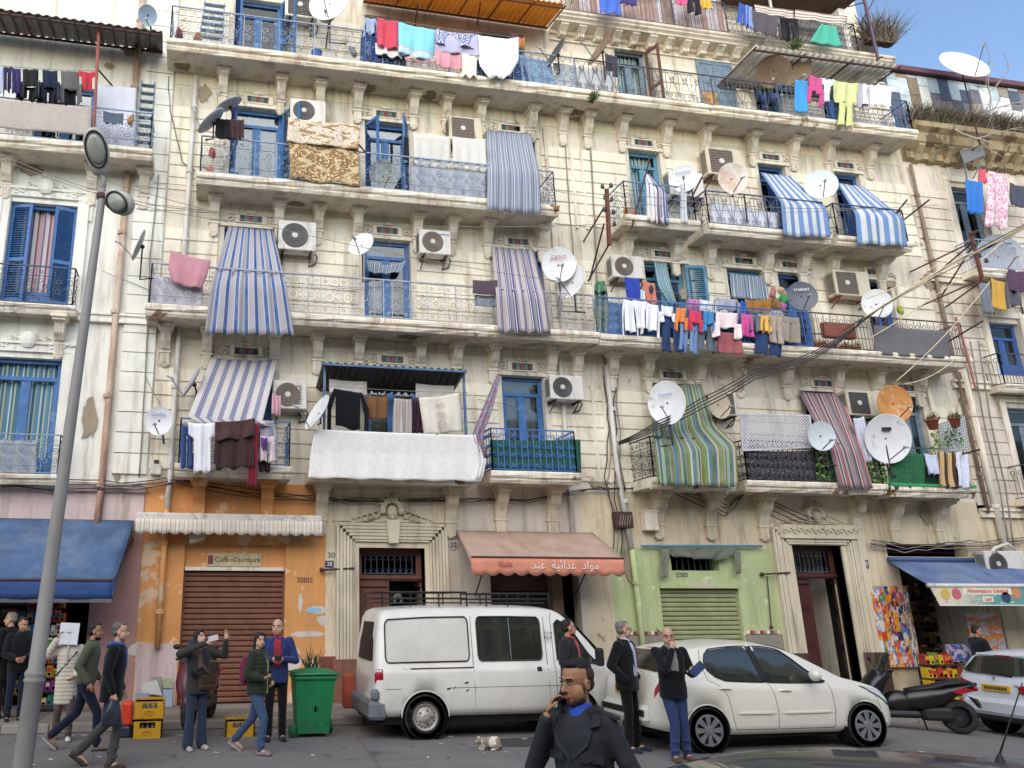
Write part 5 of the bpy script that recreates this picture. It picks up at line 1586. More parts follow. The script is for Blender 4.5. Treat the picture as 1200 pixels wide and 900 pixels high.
mm_,t_,b_,n_,l_=newmat('printed_valance')
uv=uvsrc(t_)
sp=node(t_,'ShaderNodeSeparateXYZ');l_.new(uv,sp.inputs[0])
base=mixc(t_,ramp(t_,sp.outputs[0],[(.12,0),(.3,1)]),srgb('d9cfb4'),srgb('5f9a94'))
vor=node(t_,'ShaderNodeTexVoronoi',inp={'Scale':9});mp=node(t_,'ShaderNodeMapping',inp={'Scale':(3.2,.55,1)})
l_.new(uv,mp.inputs[0]);l_.new(mp.outputs[0],vor.inputs['Vector'])
hs=node(t_,'ShaderNodeHueSaturation',inp={'Saturation':.75,'Value':.75});l_.new(vor.outputs['Color'],hs.inputs['Color'])
mask=ramp(t_,vor.outputs['Distance'],[(.22,1),(.3,0)])
colr=mixc(t_,mask,base,hs.outputs[0])
edge=node(t_,'ShaderNodeMath',operation='LESS_THAN');l_.new(sp.outputs[1],edge.inputs[0]);edge.inputs[1].default_value=.06
colr=mixc(t_,edge.outputs[0],colr,srgb('e6e0d2'))
l_.new(colr,b_.inputs['Base Color']);b_.inputs['Roughness'].default_value=.6
dz=z2-F(1100,710,yb).z
MB().add([(c.x+.02,yb-.01,z2-.06),(x2,yb-.01,z2-.06),(x2,yb-.01,z2-dz),(c.x+.18,yb-.01,z2-dz)],[(0,3,2,1)],0,[(0,1),(1,1),(1,0),(.03,0)]).build('valance',mm_,t,thick=.01)
m_sg=M('sign_red','d2523f',.6,.05);m_sgw=M('sign_cream','e9dcc8',.6,.05)
ctr=F(1156,692,yb);
MB().box((F(1127,692,yb).x,yb-.022,ctr.z-.02-.07),(F(1184,692,yb).x,yb-.016,ctr.z+.065)).build('lettering_strip',m_sgw,t)
text_obj('lettering','Alimentation Général',m_sg,.125,face_mat((ctr.x,yb-.026,ctr.z-.01)),t,depth=.003)
c3=F(1157,702,yb)
MB().box((c3.x-.14,yb-.022,c3.z-.06),(c3.x+.14,yb-.016,c3.z+.06)).build('lettering_strip',m_sgw,t)
text_obj('lettering','Laid',m_sg,.11,face_mat((c3.x,yb-.026,c3.z)),t,depth=.003)
for px_,py_,col in((1107,696,'d9b84a'),(1120,696,'d05a70'),(1178,700,'2f4a6a'),(1190,695,'d98a5a')):
 p=F(px_,py_,yb)
 MB().lathe([(.001,0),(.12,0),(.12,.006),(.001,.006)],(p.x,yb-.016,p.z),(0,-1,0),18).build('printed_disc',fabric(col),t)
p0,p1=F(243,648,.08),F(306,664,.08)
t=thing('shop_sign','small cream café board with brown lettering above the brown shutter','sign',((p0.x+p1.x)/2,.08,p1.z))
MB().box((p0.x,.07,p1.z),(p1.x,.098,p0.z)).build('board',M('old_sign_board','cdbf98',.7,.2,6,dirt=.35),t)
m_sd=M('sign_brown_lettering','5a4634',.7,.1)
cz=(p0.z+p1.z)/2
text_obj('lettering','Café',m_sd,.15,face_mat((p0.x+.29,.066,cz)),t)
text_obj('lettering','DE',m_sd,.07,face_mat((p0.x+.49,.066,cz-.01)),t)
text_obj('lettering','Djurdjura',m_sd,.14,face_mat((p0.x+.81,.066,cz)),t)
MB().box((p0.x+.02,.062,p1.z+.04),(p0.x+.12,.07,p0.z-.05)).build('emblem',m_tiler,t)
def wall_no(txt,px,py,size,label,mat=None,y=-.004):
 p=F(px,py,0)
 o=text_obj('house_number',txt,mat or m_ink,size,face_mat((p.x,y,p.z)),None,depth=.003)
 return tag(o,label,'number')
wall_no('30BIS',357,680,.15,'stencilled 30BIS on the orange wall right of the brown shutter')
wall_no('30',388,651,.17,'painted 30 at the upper corner of the orange wall')
wall_no('32BIS',799,674,.14,'stencilled 32BIS above the green roller shutter')
wall_no('17',913,682,.12,'painted 17 on the green wall beside the right doorway')
t=tag(MB().box((F(380,0,0).x,-.02,0),(F(380,0,0).x+.01,0,.01)).build('tmp',m_ink),'x','x');bpy.data.objects.remove(t)
p=F(386,661,0)
t=thing('number_plate','small blue enamel number plate on the orange wall','number plate',(p.x,0,p.z))
MB().box((p.x-.09,-.015,p.z-.07),(p.x+.09,-.001,p.z+.07)).build('plate',M('enamel_blue','2b3f6b',.4,.15),t)
text_obj('lettering','28',m_wl,.12,face_mat((p.x,-.019,p.z)),t)
p=F(531,639,0)
t=thing('number_plate','round plaque numbered 32 beside the carved doorway','number plate',(p.x,0,p.z))
MB().lathe([(.001,-.02),(.1,-.02),(.11,-.01),(.11,0)],(p.x,0,p.z),(0,1,0),18).build('plate',M('plaque','b9b2ae',.5,.1),t)
text_obj('lettering','32',m_ink,.15,face_mat((p.x,-.024,p.z)),t)
p=F(1013,661,0)
t=thing('number_plate','dark square number plate right of the fluted doorway','number plate',(p.x,0,p.z))
MB().box((p.x-.1,-.015,p.z-.1),(p.x+.1,-.001,p.z+.1)).build('plate',M('dull_plate','6f6a60',.5,.2),t)
text_obj('lettering','34',m_wl,.13,face_mat((p.x,-.019,p.z)),t)
mb=MB()
for px,py,sx,sz in((372,715,.26,.09),(378,727,.12,.1),(360,743,.35,.07),(352,707,.05,.2),(166,762,.3,.16),(197,766,.14,.08),(345,775,.15,.25)):
 p=F(px,py,0)
 pts=[(p.x+sx*cos(a)*RN.uniform(.65,1.15),-.006,p.z+sz*sin(a)*RN.uniform(.65,1.15)) for a in[2*pi*k/16 for k in range(16)]]
 MB().prism(pts,(0,.004,0)).build('paint_scrape',stucco('scraped_plaster','d9cfc4',.4,.3,'e9b98a',.1),main)
p=F(368,715,0)
tag(MB().prism([(p.x-.13,-.012,p.z-.06),(p.x+.16,-.012,p.z-.02),(p.x+.15,-.012,p.z+.04),(p.x-.15,-.012,p.z+.05)],(0,.004,0)).build('torn_poster',fabric('8fc4dc')),'scrap of pale blue poster on the orange wall','poster')
def boxthing(name,label,cat,px,py,w_,h_,d_,mat,Y=0,extra=None):
 p=F(px,py,Y)
 t=thing(name,label,cat,(p.x,Y,p.z-h_/2))
 MB().cbox((p.x-w_/2,Y-d_,p.z-h_/2),(p.x+w_/2,Y-.001,p.z+h_/2),.015).build('case',mat,t)
 if extra:extra(p,t)
 return t
def louv(p,t):
 mb=MB()
 for i in range(5):mb.box((p.x-.2,-.27,p.z-.14+i*.06),(p.x+.2,-.252,p.z-.12+i*.06))
 mb.build('louvre',m_rust2,t)
boxthing('meter_box','rusty open cable box at the top corner of the red awning','meter box',727,610,.42,.36,.2,m_rust2,0,lambda p,t:[MB().tube([(p.x-.15+i*.06,-.21,p.z-.12),(p.x-.1+i*.06,-.23,p.z+.1)],.012,4).build('wire',m_cable2,t) for i in range(5)])
boxthing('meter_box','cream metal meter box beside the pale drainpipe over the green shop','meter box',758,611,.32,.44,.22,m_trim,0,lambda p,t:MB().box((p.x-.17,-.235,p.z+.2),(p.x+.17,-.01,p.z+.235)).box((p.x-.14,-.226,p.z-.02),(p.x+.14,-.221,p.z)).build('lid',m_trim,t))
boxthing('meter_box','small grey junction box among cables at the corner above the orange café','junction box',183,551,.22,.22,.14,m_pvc,0,lambda p,t:MB().box((p.x-.05,-.1,p.z+.11),(p.x+.05,-.02,p.z+.2)).build('gland',m_cable,t))
def lampx(p,t):
 MB().obox((p.x,-.2,p.z),(.15,0,.05),(-.01,.03,.09),(0,.05,-.02)).build('glass',M('lamp_glass','b9b8a8',.3),t)
boxthing('flood_lamp','small floodlight tilted under the cream café awning','lamp',231,630,.16,.1,.2,m_trim,0,lampx)
t=thing('wall_lamp','little grey fitting hanging right of the brown shutter','lamp',F(346,630,0))
p=F(346,630,0)
MB().lathe([(.02,.14),(.09,.08),(.1,0),(.06,-.08),(.01,-.1)],(p.x,-.12,p.z),(0,0,1),10).tube([(p.x,-.12,p.z+.14),(p.x,-.01,p.z+.18)],.015,4).build('shade',m_cable2,t,smooth=True)
tag(MB().tube([F(377,668,-.1),F(415,666,-.12)],.025,6).ball(F(377,668,-.1),.05,8,6).build('iron_rod',m_rust2),'iron rod jutting across the fluted jamb of the left doorway','rod')
tag(MB().tube([F(893,673,-.1),F(926,671,-.16)],.02,6).ball(F(893,673,-.05),.05,8,6).build('iron_rod',m_rust2),'iron rod across the left jamb of the right doorway','rod')
tag(MB().tube([F(899,675,-.05),F(904,735,-.05)],.014,5).ball(F(904,735,-.05),.04,8,6).build('bell_cable',m_rust2),'thin wire with a box running down the green wall by the right doorway','cable')
hang('rag','torn grey-green net gathered over the green shop grille','net',rows_px((774,640,866,642,-.12),(790,652,850,656,-.16)),fabric('6f7464'),None,folds=3,amp=.05,nu=24,nv=8,sag=.05)
hang('rag','left end of the torn net dropping beside the green shop grille','net',rows_px((774,642,784,643,-.12),(774,678,782,676,-.14)),fabric('7d806c'),None,folds=1,amp=.03)
hang('rag','right end of the torn net dropping beside the green shop grille','net',rows_px((860,645,868,645,-.12),(862,672,867,672,-.14)),fabric('7d806c'),None,folds=1,amp=.03)
tag(MB().tube([F(752,640,-.1),F(893,640,-.1)],.03,6).build('awning_rail',m_teal),'old teal awning rail above the green shop','rail')
# vehicles
def ip(pts,x):
 if x<=pts[0][0]:return pts[0][1]
 for k in range(len(pts)-1):
  if x<=pts[k+1][0]:
   p0,p1,p2,p3=pts[max(0,k-1)],pts[k],pts[k+1],pts[min(len(pts)-1,k+2)]
   h=p2[0]-p1[0]
   t=(x-p1[0])/h
   m1=(p2[1]-p0[1])/max(1e-6,p2[0]-p0[0])*h
   m2=(p3[1]-p1[1])/max(1e-6,p3[0]-p1[0])*h
   d=p2[1]-p1[1]
   lim=lambda m:max(min(m,3*d),0) if d>0 else min(max(m,3*d),0)
   m1,m2=lim(m1),lim(m2)
   return(2*t**3-3*t**2+1)*p1[1]+(t**3-2*t**2+t)*m1+(-2*t**3+3*t**2)*p2[1]+(t**3-t**2)*m2
 return pts[-1][1]
class Body:
 def __init__(s,top,belt,w,sill,wheels,R,zw,tumble=.26,crown=.03,roofr=.06):
  s.top,s.belt,s.w,s.sill,s.wheels,s.R,s.zw,s.tumble,s.crown,s.roofr=top,belt,w,sill,wheels,R,zw,tumble,crown,roofr
  s.x0,s.x1=top[0][0],top[-1][0]
 def arch(s,x):
  z=-1
  for xw in s.wheels:
   if abs(x-xw)<s.R:z=max(z,s.zw+sqrt(s.R**2-(x-xw)**2))
  return z
 def section(s,x):
  zt,w=ip(s.top,x),ip(s.w,x)
  zb=min(ip(s.belt,x),zt-.07)
  zs=ip(s.sill,x)
  g=max(0,zt-zb)
  wr=w-.05-s.tumble*max(0,g-.04)
  wr=max(wr,.05)
  r=s.roofr
  P=[(w-.12,zs-.03),(w-.03,zs+.02),(w-.005,zs+.1),(w+.005,zs+.45*(zb-zs)),(w,zb-.12),(w-.02,zb-.035),(w-.05,zb),(wr+.01,max(zb+.01,zt-r)),(wr-.035,max(zb+.015,zt-r*.35)),(max(wr-.12,wr*.6),zt),(wr*.45,zt+s.crown*.8),(0,zt+s.crown)]
  a=s.arch(x)
  if a>0:
   P=[(y,max(z,a+i*.002)) for i,(y,z) in enumerate(P)]
  return P
 def pt(s,x,t,off=0,side=-1):
  P=s.section(x)
  i=int(min(len(P)-2,max(0,math.floor(t))))
  f=t-i
  a,b=V((0,P[i][0],P[i][1])),V((0,P[i+1][0],P[i+1][1]))
  p=a.lerp(b,f)
  d=(b-a)
  n=V((0,d.z,-d.y)).normalized() if d.length>1e-6 else V((0,1,0))
  p+=n*off
  return V((x,p.y*side,p.z))
 def shell(s,step=.05):
  mb=MB()
  xs=[]
  x=s.x0
  while x<s.x1-1e-6:
   xs.append(x);x+=step
  xs.append(s.x1)
  for xw in s.wheels:xs+=[xw-s.R,xw+s.R,xw-s.R*.98,xw+s.R*.98]
  xs=sorted(set(round(q,4) for q in xs))
  rows=[]
  for x in xs:
   P=s.section(x)
   rows.append([V((x,-y,z)) for y,z in P]+[V((x,y,z)) for y,z in reversed(P[:-1])])
  n=len(rows[0])
  vs=[p for r in rows for p in r]
  fs=[]
  for i in range(len(rows)-1):
   for k in range(n-1):
    fs.append((i*n+k,(i+1)*n+k,(i+1)*n+k+1,i*n+k+1))
  fs+=[tuple(range(n)),tuple(reversed(range((len(rows)-1)*n,len(rows)*n)))]
  mb.add(vs,fs)
  return mb
 def patch(s,outline,off=.008,side=-1,sub=4):
  pts=[]
  L=len(outline)
  for i in range(L):
   a,b=outline[i],outline[(i+1)%L]
   for k in range(sub):
    f=k/sub
    pts.append((a[0]+(b[0]-a[0])*f,a[1]+(b[1]-a[1])*f))
  cx,ct=sum(p[0] for p in pts)/len(pts),sum(p[1] for p in pts)/len(pts)
  mb=MB()
  rings=4
  vs=[]
  for r in range(rings):
   f=1-r/rings
   vs+=[s.pt(cx+(x-cx)*f,ct+(t-ct)*f,off if r else off*.1,side) for x,t in pts]
  vs.append(s.pt(cx,ct,off,side))
  n=len(pts)
  fs=[(r*n+i,r*n+(i+1)%n,(r+1)*n+(i+1)%n,(r+1)*n+i) for r in range(rings-1) for i in range(n)]
  fs+=[((rings-1)*n+i,(rings-1)*n+(i+1)%n,rings*n) for i in range(n)]
  return mb.add(vs,fs)
 def seam(s,path,r=.004,off=.0,side=-1,sub=6,closed=False):
  pts=[]
  P=path+([path[0]] if closed else[])
  for a,b in zip(P,P[1:]):
   for k in range(sub):
    f=k/sub
    pts.append(s.pt(a[0]+(b[0]-a[0])*f,a[1]+(b[1]-a[1])*f,off,side))
  pts.append(s.pt(*P[-1],off,side))
  return MB().tube(pts,r,5)
def paint(name,c,rough=.28,dirt=.12):
 if name in MATS:return MATS[name]
 m,t,b,n,l=newmat(name)
 c=srgb(c)
 f=noise_out(t,geo_co(t),2.2,6,.65)
 dirtm=ramp(t,f,[(.45,0),(.8,dirt*2.2)])
 l.new(mixc(t,dirtm,c,tuple(x*.62 for x in c)),b.inputs['Base Color'])
 l.new(ramp(t,f,[(.3,rough),(.8,rough+.2)]),b.inputs['Roughness'])
 b.inputs['Coat Weight'].default_value=.5
 b.inputs['Coat Roughness'].default_value=.08
 MATS[name]=m
 return m
m_tyre=M('tyre_rubber','242322',.85,.25,14,dirt=.25,dirtc=srgb('5a544d'))
m_rim=M('rim_silver','a9a9aa',.35,.12,10,metal=.75)
m_rimw=M('rim_grey','b4b0a8',.5,.15,10,metal=.3,dirt=.3,dirtc=srgb('7c6a55'))
m_black=M('black_plastic','1c1c1d',.55,.2,10)
m_under=M('underbody','0c0c0c',.9,.1)
m_tint=glass('car_glass','2e2f29',.04)
m_redl=M('tail_lamp_red','a8142a',.2,.1,20)
m_clearl=M('lamp_clear','c9ccd0',.12,.05,20)
m_plate=M('yellow_plate','d6ab2c',.5,.05)
m_chrome=M('chrome','c9c9c9',.15,.05,metal=1)
def wheel(parent,c,R,wd,style,mtx):
 w_=MB()
 w_.lathe([(R*.58 if style=='steel' else R*.66,-wd/2+.014),(R*.70,-wd/2),(R*.93,-wd/2),(R*.985,-wd/2+.02),(R,-wd/2+.05),(R,wd/2-.05),(R*.93,wd/2),(R*.6,wd/2)],c,(0,1,0),32)
 w_.xf(mtx)
 ty=w_.build('wheel',m_tyre,parent,smooth=True)
 rm=MB()
 y0=-wd/2
 if style=='steel':
  rm.lathe([(R*.70,y0+.012),(R*.60,y0+.006),(R*.58,y0-.006),(R*.54,y0+.02),(R*.50,y0+.045),(R*.42,y0+.03),(R*.36,y0+.012),(R*.25,y0+.02),(R*.20,y0-.012),(R*.12,y0-.02),(.001,y0-.02)],c,(0,1,0),30)
  r2=MB()
  for k in range(16):
   a=2*pi*k/16
   q=V(c)+V((R*.43*cos(a),y0+.03,R*.43*sin(a)))
   r2.lathe([(.001,-.002),(.013,-.002),(.013,.006)],q,(0,-1,0),7)
  r2.lathe([(.001,0),(R*.12,0),(R*.12,.006)],V(c)+V((0,y0-.019,0)),(0,-1,0),12,1)
  for k in range(5):
   a=2*pi*k/5
   r2.lathe([(.014,.0),(.012,.014),(.001,.015)],V(c)+V((R*.32*cos(a),y0+.014,R*.32*sin(a))),(0,-1,0),6,0)
  r2.xf(mtx)
  r2.build('hub',[m_black,M('rust_hub','9a6b3c',.7,.2)],ty)
  rm.xf(mtx);rm.build('rim',m_rimw,ty,smooth=True)
 else:
  rm.lathe([(R*.69,y0+.006),(R*.68,y0-.008),(R*.62,y0-.012),(R*.60,y0+.01)],c,(0,1,0),30)
  rm.lathe([(R*.2,y0+.012),(R*.19,y0-.016),(R*.1,y0-.022),(.001,y0-.022)],c,(0,1,0),20)
  n=8 if style=='cap8' else 5
  for k in range(n):
   a=2*pi*k/n
   u,v=V((cos(a),0,sin(a))),V((-sin(a),0,cos(a)))
   o=V(c)+V((0,y0-.008,0))
   a1,a2=.045 if n==8 else.05,.02 if n==8 else.035
   rm.prism([o+u*R*.15+v*a2,o+u*R*.64+v*(a1*.95),o+u*R*.64-v*(a1*.95),o+u*R*.15-v*a2],(0,.012,0))
  dk=MB().lathe([(.001,y0+.03),(R*.62,y0+.03)],c,(0,1,0),20)
  dk.xf(mtx);dk.build('rim_back',m_black,ty)
  rm.xf(mtx);rm.build('rim',m_rim,ty)
 return ty
def arches(b,y,mtx,parent,mat):
 for xw in b.wheels:
  mb=MB()
  mb.tube([(xw+b.R*cos(a),-ip(b.w,xw)+.0,b.zw+b.R*sin(a)) for a in[pi*k/20 for k in range(0,21)]],.011,6)
  mb.xf(mtx);mb.build('arch_lip',mat,parent,smooth=True)
  for s in(-1,1):
   mb=MB().lathe([(b.R-.01,0),(b.R-.01,.28),(.001,.28)],(xw,s*(ip(b.w,xw)-.02),b.zw),(0,-s,0),24)
   mb.xf(mtx);mb.build('wheel_well',m_under,parent)
# the van
VX=2.53
vm=Matrix.Translation((VX,-3.0,0))
t=thing('van','scuffed white van with a roof rack parked before the carved doorway','van',(VX+2.2,-3.0,0))
vb=Body(top=[(.28,1.0),(.31,1.35),(.36,1.75),(.42,1.90),(.6,1.95),(1.5,1.985),(2.6,1.985),(3.3,1.95),(3.55,1.86),(3.9,1.52),(4.2,1.18),(4.42,1.02),(4.5,.82),(4.52,.6)],belt=[(0,1.07),(3.6,1.09),(4.6,1.0)],w=[(.28,.73),(.31,.78),(.42,.82),(.7,.83),(3.9,.83),(4.3,.79),(4.45,.70),(4.52,.6)],sill=[(0,.40),(.5,.36),(4.0,.36),(4.52,.42)],wheels=[1.08,3.63],R=.385,zw=.33,tumble=.10,crown=.03,roofr=.09)
wv=paint('van_white','dfdcd2',.38,.22)
vb.shell(.05).xf(vm).build('body',wv,t,smooth=True)
arches(vb,0,vm,t,wv)
MB().box((.3,-.7,.22),(4.3,.7,.42)).xf(vm).build('underbody',m_under,t)
def vp(name,outline,mat,off=.008,par=t,b=vb,m=vm,side=-1,**k):return b.patch(outline,off,side,**k).xf(m).build(name,mat,par,smooth=True)
def vs(name,path,mat=m_black,r=.004,off=0,par=t,b=vb,m=vm,closed=False,side=-1,**k):return b.seam(path,r,off,side,closed=closed,**k).xf(m).build(name,mat,par)
def rr(x0,x1,t0,t1,r=.05,rt=.12):
 return[(x0+r,t0),(x1-r,t0),(x1-r*.3,t0+rt*.3),(x1,t0+rt),(x1,t1-rt),(x1-r*.3,t1-rt*.3),(x1-r,t1),(x0+r,t1),(x0+r*.3,t1-rt*.3),(x0,t1-rt),(x0,t0+rt),(x0+r*.3,t0+rt*.3)]
T0,T1=6.08,6.92
wins=[(.46,1.85,'blank'),(2.0,3.1,'g'),(3.34,4.1,'f')]
for x0,x1,k in wins:
 if k=='f':
  ol=[(3.36,T0),(4.14,T0),(4.02,6.3),(3.78,6.75),(3.66,T1),(3.42,T1),(3.36,T1-.1)]
 else:ol=rr(x0,x1,T0,T1)
 if k=='blank':
  vp('blank_window',ol,wv,.006)
 else:
  vp('window',ol,m_tint,.006,sub=3)
 vs('window_seal',ol,M('rubber_seal','3a2c2c',.7),.012,.008,closed=True,sub=2)
mb=vb.seam([(2.56,T0+.02),(2.56,T1-.02)],.006,.012);mb.xf(vm);mb.build('window_bar',m_rim,t)
for x in(1.905,3.175):vs('door_seam',[(x,.6),(x,8.2)])
vs('door_seam',[(3.30,1.2),(3.30,6.9),(3.34,7.6)]);vs('door_seam',[(4.16,4.5),(4.16,6.0)])
vs('body_crease',[(.45,3.25),(.7,3.25)],r=.004);vs('body_crease',[(1.5,3.25),(4.2,3.25)],r=.004)
vs('slide_rail',[(.86,5.05),(1.9,5.05)],M('rail_brown','5a4040',.6),.011,.006)
vs('slide_rail_edge',[(.74,5.7),(.74,5.08),(1.9,5.08)],r=.003)
for x in(3.02,):vp('door_handle',[(x-.04,4.15),(x+.04,4.15),(x+.04,4.95),(x-.04,4.95)],m_black,.02)
vp('door_handle',[(3.38,4.55),(3.56,4.55),(3.56,4.8),(3.38,4.8)],m_black,.02)
vp('tail_lamp',[(.285,3.75),(.41,3.75),(.41,5.15),(.29,5.1)],m_redl,.012)
vp('tail_lamp_lens',[(.29,4.5),(.40,4.5),(.40,4.95),(.29,4.95)],m_clearl,.02)
mb=MB().cbox((.18,-.82,.30),(.48,.82,.58),.05);mb.xf(vm);mb.build('rear_bumper',M('grey_bumper','6f7276',.7,.2,6,dirt=.3),t)
mb=MB().cbox((.22,-.835,.58),(.36,-.7,.75),.04);mb.xf(vm);mb.build('bumper_corner',M('grey_bumper','6f7276'),t)
mb=MB().cbox((4.3,-.8,.32),(4.58,.8,.6),.06);mb.xf(vm);mb.build('front_bumper',M('grey_bumper','6f7276'),t)
def vrw(u,v):
 z=1.15+.6*v
 x=.06+(.17-.10)/.40*max(0,z-1.35)+.125*(z-1.0)*(z<1.35)+.04*(z>=1.35)
 return V((x+.19+.05*abs(2*u-1)**6,(2*u-1)*.66,z))
mb=MB().grid(10,6,vrw,uv=False);mb.xf(vm);mb.build('rear_window',M('dulled_glass','2a2c2c',.55,.2,3,spec=.2),t,smooth=True)  # colour stands for a dark grey reflection; rough to keep the orange one out
mb=MB().add([(4.22,-.66,1.2),(4.22,.66,1.2),(3.62,.6,1.85),(3.62,-.6,1.85)],[(0,1,2,3)]);mb.xf(Matrix.Translation((.02,0,.02)));mb.xf(vm);mb.build('windscreen',m_tint,t)
mb=MB().cbox((4.46,-.7,.68),(4.53,-.45,.86),.03).cbox((4.46,.45,.68),(4.53,.7,.86),.03);mb.xf(vm);mb.build('headlamp',m_clearl,t)
mb=MB().tube([(3.95,-.84,1.12),(4.0,-.98,1.17)],.02,6).cbox((3.94,-1.1,1.06),(4.04,-.93,1.34),.03);mb.xf(vm);mb.build('mirror',m_black,t)
for x in vb.wheels:
 wheel(t,(x,-.72,.33),.335,.21,'steel',vm)
 wheel(t,(x,.72,.33),.335,.21,'steel',vm@Matrix.Translation((2*x,0,0))@Matrix.Rotation(pi,4,'Z'))
for i,(px,py,s) in enumerate(((547,800,.03),(548,809,.022),(526,807,.03),(533,806,.02))):
 p=F(px,py,-3.84);mb=MB().obox((p.x,-3.838,p.z),(s,0,.006),(0,.003,0),(.004,0,s*.4));mb.build('rust_mark',m_rust2,t)
def rack(x0,x1,zb,h,label,rear=False):
 r_=thing('roof_rack',label,'roof rack',(VX+(x0+x1)/2,-3.0,zb),'roof racks on the white van')
 mb=MB()
 y0,y1=-.66,.66
 for z,e in((h*.55,0),(h,.0)):
  loop=[(x0+.06,y0,zb+z),(x1-.08,y0,zb+z),(x1,y0+.06,zb+z),(x1,y1-.06,zb+z),(x1-.08,y1,zb+z),(x0+.06,y1,zb+z),(x0,y1-.06,zb+z),(x0,y0+.06,zb+z)]
  mb.tube(loop,.014,6,closed=True)
 mb.xf(vm);mb.build('rail',m_black,r_,smooth=True)
 for i in range(4):
  x=x0+.02+(x1-x0-.04)*i/3
  for y in(y0,y1):
   mb=MB().tube([(x,y,zb-.01),(x,y,zb+h)],.013,5);mb.xf(vm);mb.build('post',m_black,r_)
 for i in range(5):
  x=x0+.1+(x1-x0-.2)*i/4
  mb=MB().tube([(x,y0,zb+.05),(x,y1,zb+.05)],.012,5);mb.xf(vm);mb.build('crossbar',m_black,r_)
 return r_
rack(.42,1.9,2.0,.22,'black roof rack at the rear of the white van with a rag tied on')
rack(2.2,3.35,2.0,.2,'lower black roof rack over the front of the white van')
tag(MB().ball((VX+.72,-3.62,2.17),(.06,.04,.05),8,6).ball((VX+.66,-3.63,2.11),(.03,.03,.07),6,5).ball((VX+.77,-3.63,2.1),(.03,.03,.05),6,5).build('rag',fabric('77705f')),'grey rag knotted to the rear roof rack of the van','rag')
text_obj('lettering','ﻣﺪﻳﻨﺔ'[::-1],m_ink,.07,face_mat((F(643,741,-3.84).x,-3.80,F(643,741,-3.84).z)),t)
text_obj('lettering','ﺍﻟﺠﺰﺍﺋﺮ'[::-1],m_ink,.06,face_mat((F(643,747,-3.84).x,-3.80,F(643,741,-3.84).z-.08)),t)
